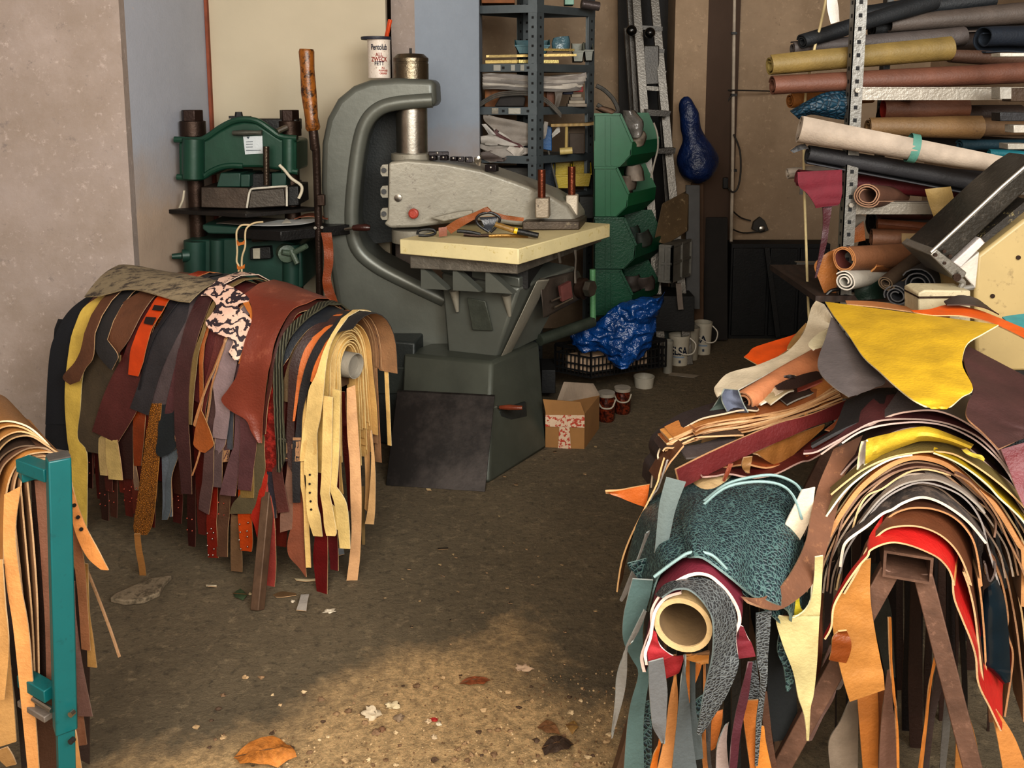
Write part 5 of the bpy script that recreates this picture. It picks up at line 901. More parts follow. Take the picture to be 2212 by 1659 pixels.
for l, rr, Y, m_ in [
 ('dark snakeskin strip hanging right of the red velvet corner', [(1205, 450, 1325, 430), (1205, 700, 1300, 750), (1215, 850, 1295, 880), (1240, 1000, 1285, 1000), (1205, 1300, 1255, 1250), (1195, 1640, 1215, 1640)], 1.43, SGM),
 ('black suede panel right of the dark snakeskin strip', [(1320, 420, 1400, 430), (1300, 700, 1480, 800), (1290, 950, 1505, 980), (1300, 1200, 1525, 1250), (1340, 1450, 1500, 1420)], 1.6, [leather('#131617', .95, kind='suede'), leather('#1a1c1c'), leather('#2c3434')]),
 ('teal snakeskin strip with a frayed cord edge', [(1380, 620, 1420, 600), (1370, 750, 1480, 840), (1420, 880, 1500, 970), (1440, 1060, 1455, 1060)], 1.50, SNM),
 ('snakeskin patch behind the slate strips', [(680, 1160, 800, 1080), (690, 1300, 760, 1330), (720, 1360, 750, 1370)], 1.47, SNM),
 ('snakeskin tail beside the wide teal grey panel', [(320, 1150, 370, 1130), (310, 1350, 390, 1340), (325, 1680, 385, 1680)], 1.49, SNM),
 ('snakeskin scrap at the upper left behind the grey strips', [(200, 60, 350, 20), (260, 150, 350, 170), (300, 200, 345, 225)], 1.55, SNM),
 ('woven dark patch right of the burgundy strip', [(1150, 840, 1200, 820), (1140, 1000, 1230, 1000), (1140, 1130, 1222, 1120)], 1.5, SGM)]:
    flat('snakeskin_strip', l, 'snakeskin', [('R3', rr)], Y, '', mats=m_, nj=5, n=4)
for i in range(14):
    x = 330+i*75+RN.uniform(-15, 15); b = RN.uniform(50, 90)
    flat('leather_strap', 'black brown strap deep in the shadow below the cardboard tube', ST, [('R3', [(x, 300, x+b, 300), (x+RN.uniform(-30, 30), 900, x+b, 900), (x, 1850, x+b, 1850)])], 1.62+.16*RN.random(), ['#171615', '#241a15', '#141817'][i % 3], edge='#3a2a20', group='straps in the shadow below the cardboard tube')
# ================= teal stand with veg-tan straps (left, nearest) =================
MTEAL = mat('#0a5759', .38, var=.08, bump=.02, kind='worn', hex2='#094a4c')
PY = 1.68
pt, pm, pb = w('S', 268, 226, PY), w('S', 300, 1475, PY), w('S', 304, 1475, PY)
stn = thing('strap_stand', 'teal painted steel stand carrying pale tan straps at the left edge', 'stand', (pm.x, pm.y, 0))
bm = V((pt.x-pm.x, pt.y-pm.y, pt.z-pm.z)).normalized(); ft = pm-bm*(pm.z/bm.z)
MB().bar(pm, pt, .042, .036, up=V((.6, -.8, 0))).build('upright', MTEAL, stn, bevel=.003)
MB().bar(ft, pm+bm*.05, .033, .028, up=V((.6, -.8, 0))).build('inner_leg', MTEAL, stn, bevel=.002)
MB().bar(pt+bm*-.0, pt+bm*.003, .040, .034, up=V((.6, -.8, 0))).build('end_cap', mat('#4a4642', .6), stn)
cb0 = w('S', 150, 300, PY+.03)
def bar_s(y, h, ex=0, m=MTEAL, nm='cross_rail'):
    p = w('S', 235, y, PY+.01); MB().bar(p, p+V((-.085-ex, .05, 0)), .03, h).build(nm, m, stn, bevel=.002)
bar_s(305, .028); bar_s(1315, .028); bar_s(1420, .014, 0, mat('#6b625a', .5))
p = w('S', 240, 1392, PY-.005); MB().tube([p, p+V((-.055, .03, .004))], .006, 10).build('clamp_bolt', MSTEEL, stn)
for y in (1415, 1540):
    p = w('S', 322, y, PY-.03); MB().lathe(p, [(.006, 0), (.006, .01)], axis=(.3, 1, 0), n=12).build('peg_hole', MDARK if y > 1500 else MSTEEL, stn)
BMZ = w('S', 150, 305, PY+.06)
MB().bar(BMZ+V((0, .0, 0)), BMZ+V((-.66, .75, 0))*.9, .04, .03).build('hanging_rail', MTEAL, stn, bevel=.002)
for dx in (-.035,):
    e_ = BMZ+V((-.66, .75, 0))*.92; MB().bar(V((e_.x, e_.y, 0)), e_+V((0, 0, .05)), .042, .036).build('upright', MTEAL, stn, bevel=.003)
AX3 = V((-.66, .75, 0)).normalized()
def arch3(label, pts, Y, width, face, edge, **k):
    global AX
    a = AX; AX = AX3; o = arch(label, [('S', pts)], Y, width, face, edge, tl=-1, **k); AX = a; return o
for i, (l, pts, f_, e_) in enumerate([
 ('innermost pale strap hugging the teal rail end', [(180, 1280), (172, 900), (152, 600), (132, 400), (127, 322), (150, 277), (200, 257), (225, 262)], '#8f6a48', '#c99a68'),
 ('second pale strap over the teal rail', [(163, 1310), (150, 1000), (125, 700), (103, 450), (97, 350), (120, 282), (170, 243), (222, 238)], '#a07448', '#d0a06a'),
 ('third pale strap over the teal rail', [(125, 1100), (98, 800), (72, 560), (62, 400), (82, 300), (130, 243), (200, 224), (240, 240)], '#8a6040', '#c89460'),
 ('broad apricot strap over the teal rail', [(18, 720), (20, 500), (32, 380), (62, 290), (122, 222), (222, 206), (260, 225)], '#b07a42', '#d0a068'),
 ('brown strap above the apricot one on the teal rail', [(-30, 420), (0, 300), (42, 240), (120, 192), (200, 186), (250, 215)], '#5a4030', '#94704c'),
 ('dark brown strap high on the teal rail', [(-40, 330), (0, 240), (60, 192), (130, 176), (200, 190), (270, 218)], '#33261e', '#6a5038'),
 ('olive brown strap near the top of the teal rail', [(-40, 270), (0, 192), (60, 142), (140, 132), (215, 175), (270, 214)], '#4c3a28', '#a8804c'),
 ('tan strap near the top of the teal rail', [(-40, 220), (0, 150), (80, 112), (160, 130), (230, 185), (275, 214)], '#94683a', '#c89458'),
 ('orange tan strap second from the top of the teal rail', [(-40, 150), (0, 97), (70, 85), (140, 110), (210, 168), (265, 214)], '#9a6a38', '#c08c50'),
 ('topmost thin strap on the teal rail', [(-40, 90), (0, 66), (60, 66), (130, 90), (190, 138), (250, 205)], '#7a5530', '#d8b888')]):
    arch3(l, pts, PY+.06+.012*i*.3, .25, f_, e_)
for l, rr, Y, f_, e_ in [
 ('wide apricot strap face hanging at the left picture edge', [(22, 400, 98, 360), (16, 600, 72, 570), (30, 800, 95, 800), (60, 1000, 130, 1000), (92, 1300, 152, 1250), (130, 1680, 182, 1680)], PY+.03, '#bd8650', '#dcae78'),
 ('narrow sand strap at the very left edge', [(-30, 700, 12, 700), (-20, 900, 26, 900), (0, 1100, 42, 1100), (-10, 1350, 22, 1340)], PY+.02, '#b08450', '#d0a870'),
 ('pale square ended strap low at the left edge', [(-30, 1000, 40, 1060), (-20, 1300, 60, 1300), (-20, 1565, 76, 1535)], PY+.05, '#a8804e', '#caa06a'),
 ('mauve brown strap hanging close beside the teal post', [(160, 335, 222, 335), (190, 700, 232, 700), (208, 1000, 246, 1000), (214, 1275, 252, 1282)], PY+.08, '#7a5442', '#94705a'),
 ('dark chocolate strap left of the mauve brown one', [(143, 335, 168, 335), (158, 700, 194, 700), (172, 1000, 212, 1000), (188, 1270, 218, 1270)], PY+.09, '#2a1a14', '#4a3024'),
 ('dark strap gap filler left of the apricot strap', [(0, 500, 60, 500), (30, 1000, 70, 1000), (80, 1400, 118, 1400), (100, 1660, 135, 1650)], PY+.10, '#231a18', '#40302a'),  # stands in for a dark gap, shade put into the colour
 ('brown strap behind the lower teal rails', [(150, 1250, 240, 1290), (150, 1450, 260, 1450), (160, 1680, 270, 1680)], PY+.14, '#4a3020', '#7a5a3a'),
 ('curled sand strap end at the lower left corner', [(-20, 1580, 35, 1560), (0, 1620, 60, 1600), (30, 1650, 76, 1640)], PY+.04, '#8a683e', '#b89060')]:
    flat('leather_strap', l, ST, [('S', rr)], Y, f_, edge=e_, rough=.6)
bt = flat('belt_strap', 'apricot belt tip with four holes curving out right of the teal post', ST, [('S', [(300, 250, 312, 250), (312, 330, 330, 345), (318, 440, 355, 440), (350, 580, 402, 560), (400, 685, 452, 655), (465, 745, 500, 747)])], PY+.07, '#c08048', edge='#dca468', rough=.45)
for x, y in ((320, 398), (340, 452), (357, 507), (372, 562)): MB().lathe(w('S', x, y, PY+.062), [(.004, 0), (.004, .003)], axis=(0, 1, 0), n=10).build('buckle_hole', MDARK, bt)
for l, rr, Y, f_, e_ in [
 ('long brown strap right behind the teal post', [(318, 480, 336, 480), (342, 700, 386, 700), (362, 900, 402, 900), (376, 1110, 416, 1118)], PY+.10, '#7d5236', '#b88450'),
 ('honey strap with square end right of the teal post', [(330, 700, 405, 720), (395, 900, 412, 930), (400, 1060, 430, 1060), (404, 1190, 446, 1196)], PY+.12, '#94703f', '#b89058'),
 ('mauve strap lower right of the teal post', [(320, 800, 345, 800), (335, 950, 350, 950), (345, 1180, 380, 1180), (360, 1418, 426, 1420)], PY+.11, '#634840', '#8a6a5a'),
 ('rust strap low right of the teal post', [(330, 1250, 362, 1250), (340, 1400, 382, 1400), (352, 1555, 400, 1550)], PY+.12, '#704a34', '#94684a'),
 ('light apricot strap end at the foot of the teal post', [(332, 1468, 345, 1468), (336, 1560, 362, 1560), (335, 1680, 378, 1680)], PY+.08, '#c08c54', '#dcae78'),
 ('dark strap in the shade right of the teal post', [(318, 500, 400, 760), (325, 1000, 412, 1100), (330, 1600, 412, 1640)], PY+.18, '#2c1d17', '#4a3428')]:
    flat('leather_strap', l, ST, [('S', rr)], Y, f_, edge=e_, rough=.6)
mb = MB().tube(cat_rom([w('S', 395, 735, PY+.13), w('S', 450, 870, PY+.12), w('S', 510, 1030, PY+.1), w('S', 550, 1148, PY+.08)], 4), [.0035]*13, 6)
tag(mb.build('leather_lace', leather('#7d5f42')), 'thin brown lace slanting down right of the teal post', 'leather lace')
# ================= green embossing press behind the left trestle =================
def flatbox(c, pts, Y, dy, zdir=(0, 1, 0)):
    return MB().prism([w(c, x, y, Y) for x, y in pts], V(zdir)*dy)
gp = thing('hydraulic_press', 'dark green two-column press with hex nuts behind the left trestle', 'machine', (-1.15, 4.1, 0))
GY = 3.98
for x in (267, 990):
    p = w('G', x, 300, GY+.1)
    zt = lambda y: w('G', x, y, GY+.03).z
    MB().lathe((p.x, p.y, 0), [(.037, .12), (.037, zt(330))], n=24).build('column', MIRON, gp)
    MB().lathe((p.x, p.y, 0), [(.052 if x > 500 else .058, zt(328)), (.058 if x < 500 else .052, zt(218)), (.05, zt(214))], n=28).build('collar', MIRON, gp)
    MB().lathe((p.x, p.y, 0), [(.05 if x < 500 else .045, zt(216)), (.05 if x < 500 else .045, zt(132))], n=6).build('hex_nut', mat('#33241e', .45, metal=.5, var=.2), gp, bevel=.003, ang=20)
crown = [(155, 370), (300, 372), (370, 345), (460, 285), (560, 232), (650, 215), (745, 230), (835, 290), (920, 345), (1035, 360), (1035, 590), (940, 585), (760, 560), (600, 560), (480, 570), (400, 605), (330, 645), (160, 640)]
flatbox('G', crown, GY, .24).build('crown', MGREEN, gp, bevel=.012, seg=3)
for pts in ([(128, 350), (300, 355), (370, 333), (460, 270), (560, 217), (650, 200), (750, 216), (840, 275), (920, 328), (1040, 342)], [(148, 630), (320, 634), (400, 590), (480, 556), (560, 545), (640, 548)], [(930, 575), (1050, 592)]):
    MB().tube(cat_rom([w('G', *p, GY+.005) for p in pts], 4), .0145, 10).build('flange', MGREEN, gp)
MB().tube([w('G', 272, 345, GY), w('G', 272, 640, GY)], .05, 16).build('corner_boss', MGREEN, gp)
MB().tube([w('G', 985, 345, GY+.02), w('G', 985, 590, GY+.02)], .035, 16).build('corner_boss', MGREEN, gp)
stk = flatbox('G', [(640, 328), (783, 322), (787, 455), (655, 462)], GY-.004, .003).build('label_sticker', mat('#b8bec0', .5, var=.05), gp)
for y in (365, 385, 405, 430): flatbox('G', [(662, y), (712 if y < 420 else 770, y-2), (712 if y < 420 else 770, y+3), (662, y+5)], GY-.005, .001).build('printed_line', mat('#6a7076', .6), gp)
flatbox('G', [(664, 330), (690, 328), (678, 348)], GY-.005, .001).build('printed_logo', mat('#3d4852', .6), gp)
MB().tube([w('G', 565, 302, GY-.02), w('G', 640, 300, GY-.03), w('G', 735, 298, GY-.02), w('G', 780, 300, GY-.02)], [.011, .013, .009, .012], 12).build('crank_grip', mat('#4a4a42', .5, metal=.3), gp)
MB().bar(w('G', 540, 184, GY+.1), w('G', 695, 186, GY+.1), .03, .012).lathe(w('G', 608, 180, GY+.1), [(.02, 0), (.016, .022)], n=10).build('top_valve', MBLK, gp)
MB().box(w('G', 900, 235, GY+.12), (.2, .1, .05)).build('valve_block', MBLK, gp, bevel=.004)
MB().lathe(w('G', 965, 260, GY+.02), [(.014, 0), (.014, .05)], axis=(-.6, -.5, -.3), n=10).build('fitting', MSTEEL, gp)
MHD = mat('#4d4a42', .5, metal=.4, var=.25, scale=8)
for pts, m_, Y, dy in (([(470, 600), (620, 600), (620, 705), (440, 705)], MGREEND, GY-.02, .2), ([(620, 610), (690, 610), (690, 705), (620, 705)], MGREEND, GY-.03, .2), ([(850, 600), (960, 600), (960, 705), (850, 705)], MGREEND, GY-.02, .2), ([(690, 605), (850, 605), (850, 720), (690, 720)], MBLK, GY+.02, .1)):
    flatbox('G', pts, Y, dy).build('head_block', m_, gp, bevel=.004)
flatbox('G', [(325, 705), (670, 712), (690, 735), (960, 700), (975, 850), (660, 868), (325, 858)], GY-.03, .3).build('heated_platen', mat('#4a4038', .45, metal=.5, var=.3, scale=9), gp, bevel=.004)
flatbox('G', [(700, 735), (940, 718), (955, 845), (680, 862)], GY-.045, .02).build('platen_shield', mat('#55504a', .4, metal=.6), gp, bevel=.002)
flatbox('G', [(975, 700), (1050, 700), (1056, 840), (975, 846)], GY-.02, .2).build('platen_end', MBLK, gp, bevel=.003)
a, b_, c_ = w('G', 75, 885, GY-.02), w('G', 660, 905, GY-.16), w('G', 1195, 862, GY+.06)
a.z = b_.z = c_.z = (a.z+c_.z)/2
MB().hexa(slab(a, b_, c_, a.z-.012, a.z+.006)).build('lower_plate', mat('#24211f', .45, metal=.4), gp, bevel=.002)
MB().tube([w('G', 815, 690, GY-.06), w('G', 812, 402, GY-.06)], .014, 14).build('thermometer_post', mat('#4a4036', .3, metal=.8), gp)
MB().tube(cat_rom([w('G', x, y, GY-.05) for x, y in ((668, 860), (680, 780), (692, 735), (715, 718), (830, 708), (955, 700), (965, 715), (966, 848))], 3), .005, 8).build('wire_guard', mat('#b8b2a4', .4), gp)
MB().tube(cat_rom([w('G', x, y, GY-.03) for x, y in ((910, 540), (950, 580), (1000, 640), (1070, 690), (1078, 735), (1055, 790))], 4), .007, 8).build('power_cord', mat('#b5ac98', .6), gp)
MB().tube(cat_rom([w('G', x, y, GY) for x, y in ((165, 860), (190, 800), (200, 730))], 4), .005, 8).build('power_cord', mat('#b5ac98', .6), gp)
flatbox('G', [(335, 985), (920, 1030), (920, 1062), (380, 1055), (335, 1020)], GY-.08, .32).build('bed', MGREEND, gp, bevel=.006)
a, b_, c_ = w('G', 440, 975, GY-.12), w('G', 920, 1030, GY-.22), w('G', 1450, 975, GY+.05)
a.z = b_.z = c_.z = .98
MB().hexa(slab(w('G', 600, 985, GY-.14), w('G', 920, 1035, GY-.22), w('G', 1452, 985, GY-.02), .94, .985)).build('sliding_table', mat('#1b1a1a', .4, metal=.3), gp, bevel=.003)
MB().tube([w('G', 1400, 1022, GY-.1), w('G', 1470, 1010, GY-.12)], .007, 8, 1).tube([w('G', 1465, 1010, GY-.12), w('G', 1500, 1008, GY-.13), w('G', 1560, 1008, GY-.14), w('G', 1588, 1010, GY-.14)], [.013, .016, .017, .011], 12).build('pull_handle', [mat('#3a1f1a', .3), MSTEEL], gp)
for x, y in ((1178, 1008), (1228, 1005)): MB().lathe(w('G', x, y, GY-.13), [(.007, 0), (.007, .01)], axis=(.2, -1, 0), n=8).build('table_bolt', MSTEEL, gp)
flatbox('G', [(190, 1105), (380, 1100), (520, 1090), (900, 1090), (1075, 1150), (1085, 1460), (940, 1470), (900, 1540), (500, 1500), (200, 1400)], GY-.02, .34).build('base_casting', MGREEND, gp, bevel=.01)
MB().tube([w('G', 285, 1105, GY-.01), w('G', 285, 1420, GY-.01)], .052, 18).build('corner_boss', MGREEND, gp)
MB().tube([w('G', 450, 1095, GY-.01), w('G', 450, 1500, GY-.01)], .035, 18).build('corner_boss', MGREEND, gp)
MB().tube([w('G', 1000, 1130, GY-.01), w('G', 1000, 1450, GY-.01)], .04, 18).build('corner_boss', MGREEND, gp)
p = w('G', 650, 1500, GY+.2); MB().box((p.x, p.y, p.z/2), (.5, .26, p.z)).build('pedestal', MGREEND, gp, bevel=.01)
MB().lathe(w('G', 240, 1215, GY-.04), [(.03, 0), (.03, .03), (.016, .035), (.012, .075)], axis=(-1, -.4, 0), n=12).build('side_screw', MGREEND, gp)
MB().tube([w('G', 715, 1095, GY-.1), w('G', 800, 1085, GY-.12), w('G', 900, 1075, GY-.12)], [.014, .016, .012], 12).build('lever_grip', mat('#2b2018', .4), gp)
flatbox('G', [(690, 1160), (840, 1150), (850, 1240), (690, 1250)], GY-.06, .05).build('switch_box', MBLK, gp, bevel=.004)
flatbox('G', [(712, 1165), (765, 1162), (765, 1240), (715, 1240)], GY-.066, .01).build('switch_plate', mat('#9a9484', .5), gp)
for a_ in ((1010, 1200, 1115, 1145), (1000, 1180, 1045, 1280), (985, 1200, 930, 1190)):
    MB().tube([w('G', a_[0], a_[1], GY-.08), w('G', a_[2], a_[3], GY-.1)], [.014, .012], 10).build('hand_wheel_spoke', mat('#4d5a4c', .45), gp)
MB().lathe(w('G', 950, 1190, GY-.03), [(.04, 0), (.04, .05), (.02, .055)], axis=(.5, -1, 0), n=16).build('hand_wheel_hub', mat('#4d5a4c', .45), gp)
# papers, cord and leather on the sliding table
for i, (rr, c_, l) in enumerate([([(440, 975, 560, 950), (620, 985, 760, 935), (800, 985, 900, 940), (900, 975, 1000, 945)], '#6b6258', 'grey sheet lying leftmost on the green press table'), ([(700, 992, 900, 952), (860, 995, 1020, 948), (1060, 985, 1200, 942), (1200, 960, 1370, 935)], '#b8bab8', 'white paper sheet fanned out on the green press table'), ([(930, 975, 960, 940), (1000, 972, 975, 945)], '#c8c2b4', 'small folded paper corner on the green press table')]):
    flat('paper_sheet', l, 'paper', [('G', rr)], .992+.006*i, c_, mode='z', th=.0015, edge=c_, back=c_, bump=0)
top('leather_scrap', 'rust leather scrap at the back of the green press table', [('G', [(1020, 945, 1040, 935), (1080, 930, 1110, 905), (1150, 925, 1180, 902), (1270, 948, 1275, 938)])], 1.01, '#7d3c22', edge='#a86040')
cl = thing('cord_loop', 'cream cord with orange sliders hanging from the green press table', 'cord', w('G', 620, 1200, GY-.3))
for pts in ([(690, 988), (630, 990), (600, 1020), (590, 1060), (596, 1180), (592, 1260), (608, 1300), (602, 1400), (612, 1480)], [(790, 965), (720, 975), (668, 1010), (655, 1060), (655, 1150), (632, 1230), (630, 1350), (636, 1480)]):
    MB().tube(cat_rom([w('G', x, y, GY-.25) for x, y in pts], 4), .0042, 8).build('cord_strand', mat('#c2ad88', .7), cl)
for x, y in ((620, 1125), (608, 1305)): flatbox('G', [(592, y-25), (610, y-5), (632, y-8), (652, y-25), (650, y+8), (625, y+12), (605, y+22), (594, y+8)], GY-.255, .006).build('cord_slider', mat('#a85f1e', .5), cl)
# lever bar
lv = thing('lever_bar', 'long iron lever bar with a worn wooden grip beside the press frame', 'lever', G(690, 1010))
MB().tube([W(x, y, 3.86) for x, y in ((662, 106), (662, 112), (664, 150), (667, 200), (673, 255), (676, 276), (677, 282))], [.030, .034, .031, .034, .029, .033, .027], 14).build('grip', mat('#84501c', .3, kind='bark', hex2='#2c1a0c', var=.4, scale=6, bump=.2), lv)
pb_ = V((W(692, 700, 3.86).x, 3.86, 0))
MB().tube([W(676, 278, 3.86), W(681, 322, 3.86), W(683, 326, 3.86), W(688, 480, 3.86), W(692, 700, 3.86), pb_], [.021, .022, .018, .017, .017, .017], 14).build('rod', mat('#3a2e28', .35, metal=.7, var=.3), lv)
MB().box(W(694, 432, 3.84), (.035, .03, .05)).build('clamp_collar', MIRON, lv, bevel=.004)
flat('leather_strap', 'long rust brown strap hanging beside the lever bar', ST, [('G', [(1222, 1045, 1300, 1045), (1240, 1150, 1312, 1150), (1245, 1280, 1312, 1280), (1232, 1400, 1295, 1380), (1245, 1490, 1315, 1470), (1275, 1600, 1345, 1560), (1290, 1720, 1375, 1700)])], 3.78, '#7a3c1e', edge='#a86238', rough=.4)
# ================= tools and scraps on the cutting board and beam =================
def on_board(px, py): p = Z(*q('M', px, py), TB); return p
def tool_tube(name, label, cat, pts, r, m_, n=8): return tag(MB().tube(cat_rom(pts, 4), r, n).build(name, m_), label, cat)
db = MB(); pts = [w('M', x, y, 3.72) for x, y in ((1150, 1330), (1090, 1290), (1075, 1255), (1100, 1225), (1160, 1215), (1210, 1240), (1212, 1270), (1185, 1310), (1160, 1332))]
tool_tube('leather_loop', 'black leather loop standing up among the tools on the board', 'leather strap', pts, .006, leather('#1b1a1c', .35))
flat('leather_tongue', 'black glossy tongue inside the leather loop on the board', 'leather scrap', [('M', [(1090, 1240, 1205, 1235), (1115, 1280, 1190, 1275), (1125, 1320, 1160, 1325)])], 3.725, '#2c3038', rough=.2)
flat('leather_strap', 'folded tan brown strap rising to a peak on the cutting board', ST, [('M', [(890, 1300, 925, 1340), (960, 1255, 1010, 1285), (1060, 1215, 1100, 1235), (1135, 1182, 1160, 1205), (1150, 1200, 1165, 1220), (1250, 1230, 1240, 1255), (1360, 1245, 1355, 1265)])], [3.74, 3.72, 3.78], '#84491e', edge='#b87a44', th=.005)
flat('leather_scrap', 'small pinkish leather square at the front of the board', ST, [('M', [(850, 1305, 900, 1300), (852, 1358, 900, 1352)])], 3.73, '#84523e', edge='#b08068', th=.008)
fl_ = thing('file', 'file with a brass ferrule and a black tipped wooden handle on the board', 'tool', on_board(1300, 1330))
p0, p1, p2, p3 = w('M', 1190, 1285, 3.72), w('M', 1300, 1320, 3.70), w('M', 1320, 1325, 3.70), w('M', 1445, 1352, 3.68)
MB().tube([p0, p1], [.012, .013], 10).build('handle', mat('#8a6a34', .4, var=.3), fl_)
MB().tube([p1, p2], .0135, 10).build('yellow_band', mat('#c9a818', .4), fl_)
MB().tube([p2, p3], [.013, .012], 10).build('black_grip', MBLK, fl_)
tg = [('brass awl handle lying along the board front', [(1150, 1355), (1250, 1352), (1385, 1357)], .009, mat('#8a6a38', .3, metal=.7)), ('dark rod lying behind the awl on the board', [(1000, 1345), (1080, 1352), (1150, 1350)], .008, MIRON), ('black curved blade left of the leather loop', [(960, 1325), (1030, 1330), (1100, 1345)], .008, MBLK), ('dark ring clip at the left front of the board', [(725, 1345), (730, 1325), (770, 1315), (820, 1318), (828, 1340), (780, 1352), (730, 1350)], .006, MBLK)]
for l, pp, r, m_ in tg: tool_tube('hand_tool', l, 'tool', [w('M', x, y, 3.75) for x, y in pp], r, m_)
bits = [((850, 862), (.09, .03, .018), 'long dark die bar angled near the column flange'), ((820, 888), (.03, .03, .02), 'small square die nearest the column flange'), ((885, 888), (.035, .03, .02), 'small black die second from the column flange'), ((945, 893), (.03, .03, .02), 'black die in the middle of the beam top row'), ((985, 895), (.028, .03, .022), 'black die right of the middle of the beam row'), ((1030, 898), (.032, .03, .026), 'chunky die at the right end of the beam row'), ((1168, 948), (.055, .035, .03), 'lone dark block low on the sloping beam top')]
for (x, y), d_, l in bits:
    tag(MB().box(w('M', x, y, 4.0), d_, rz=RN.uniform(-.5, .5)).tube([w('M', x-8, y-4, 3.985), w('M', x-6, y-4, 3.98)], .006, 8, 1).build('cutting_die', [mat('#211b1d', .4, metal=.4), MSTEEL], bevel=.003), l, 'die')
tag(MB().ball(w('M', 1090, 900, 4.0), .016, 6, sc=(1.1, .8, 1.1), jit=1.2).build('foil_scrap', mat('#9a9488', .3, metal=.8)), 'crumpled silver scrap on the swing beam', 'scrap')
# ================= cardboard box, jars, crate, buckets =================
bx_ = thing('cardboard_box', 'open cardboard box with red printed packing tape right of the press', 'box', G(1235, 955))
a, b_, c_ = G(1178, 966), G(1262, 970), G(1294, 926); d_ = a+(c_-b_)
MCB = mat('#8a643a', .85, var=.12, scale=6, bump=.05); h_ = w('F', 340, 1470, b_.y).z
MB().hexa([a, b_, c_, d_]+[V((p.x, p.y, h_)) for p in (a, b_, c_, d_)]).build('carton', MCB, bx_)
up = V((0, 0, h_)); f_ = (b_-a)
MB().prism([a+up, b_+up, b_+up+V((-.02, .0, .055)), a+up+V((-.012, 0, .06))], (0, .004, 0)).build('front_flap', MCB, bx_)
MB().prism([a+up+V((.05, .1, .0)), c_+up+V((0, 0, 0)), c_+up+V((-.03, .02, .05)), a+up+V((.09, .16, .085))], (.003, .004, 0)).build('rear_flap', mat('#7d6f60', .8, var=.2), bx_)
MTP = mat('#c0a890', .35, kind='print', hex2='#a04030', var=.06)
nf = V((f_.y, -f_.x, 0)).normalized()
def onf(u_, v): return a+f_*u_+V((0, 0, h_*v))+nf*.003
MB().prism([onf(.0, .60), onf(1.0, .62), onf(1.0, .97), onf(.0, .93)], nf*.001).build('packing_tape', MTP, bx_)
MB().prism([onf(.33, .0), onf(.66, .0), onf(.62, .62), onf(.36, .62)], nf*.001).build('packing_tape', MTP, bx_)
def bucket(label, x, y0, y1, wpx, c_='#a8a294', txt=None, handle=True, group=None, lid=False, name='bucket', zbase=None, Yd=None):
    p = G(x, y0) if zbase is None else W(x, y0, Yd); r = wpx/2*p.y/F; h = W(x, y1, p.y+r).z-p.z
    p = p+V((0, r, 0))
    t = thing(name, label, name, p, group); m_ = mat(c_, .4, var=.08)
    MB().lathe(p, [(r*.9, 0), (r*.9, .003), (r, h*.9), (r*1.04, h*.9), (r*1.04, h), (r*.97, h), (r*.85, .02), (0, .02)], n=26).build('tub', m_, t)
    if handle:
        s = p+V((r*1.03, -r*.1, h*.88)); MB().tube(cat_rom([s, s+V((r*.5, -r*.4, -h*.18)), s+V((r*.1, -r*1.0, -h*.42)), s+V((-r*.9, -r*1.05, -h*.44)), s+V((-r*1.9, -r*.5, -h*.25))], 4), .004, 6).build('handle', mat('#b8b2a6', .5), t)
    if lid: MB().lathe(p+V((0, 0, h)), [(r*1.05, 0), (r*1.05, .012), (0, .014)], n=26).build('lid', m_, t)
    if txt:
        tt = text(t, txt, V((0, 0, 0)), .062*(r/.055), mat('#1d2a44', .5), Matrix.Identity(3)); wz = WO[t.name]
        dr = (CAM-p); dr.z = 0; dr.normalize(); a0 = math.atan2(dr.y, dr.x)
        mx = max(v.co.x for v in tt.data.vertices)+wz.x; kk = min(1, r*.9/mx)
        for v in tt.data.vertices:
            xx = (v.co.x+wz.x)*kk+(.0 if len(txt) > 3 else -.01); zl = v.co.y+wz.y; rr = r*.985; an = xx/rr+a0
            v.co = V((p.x+math.cos(an)*rr, p.y+math.sin(an)*rr, p.z+h*.5+zl))-wz
        an = a0+.1; MB().box(p+V((math.cos(an)*r*.925, math.sin(an)*r*.925, h*.16)), (.012, .012, .014), rz=an).build('emblem', mat('#2a3548', .5), t)
        for hh in (.30, .78):
            n_ = 9; vs = [p+V((math.cos(a0-.7+1.3*i/n_)*r*(.925+.05*hh), math.sin(a0-.7+1.3*i/n_)*r*(.925+.05*hh), h*(hh+dz))) for dz in (-.02, .035) for i in range(n_+1)]
            MB().add(vs, [(i, i+1, n_+2+i, n_+1+i) for i in range(n_)]).build('printed_wave', mat('#7a8896', .5), t)
    return t
bucket('white lettered paint bucket nearest in the row of three at the back', 1470, 792, 722, 46, txt='ELSA')
bucket('plain side of the middle white bucket in the row at the back', 1494, 780, 706, 38, c_='#8f897c', handle=False)
bucket('farthest lettered white bucket in the row at the back', 1521, 768, 695, 40, txt='SA')
bucket('translucent grey tub behind the plastic crate', 1436, 770, 700, 52, c_='#5b6462', handle=False, lid=True)
bucket('tall pale grey canister right beside the crate', 1444, 808, 735, 22, c_='#88857c', handle=False)
bucket('low white bucket half hidden under the black crate', 1394, 842, 812, 46, c_='#a39d90', handle=False)
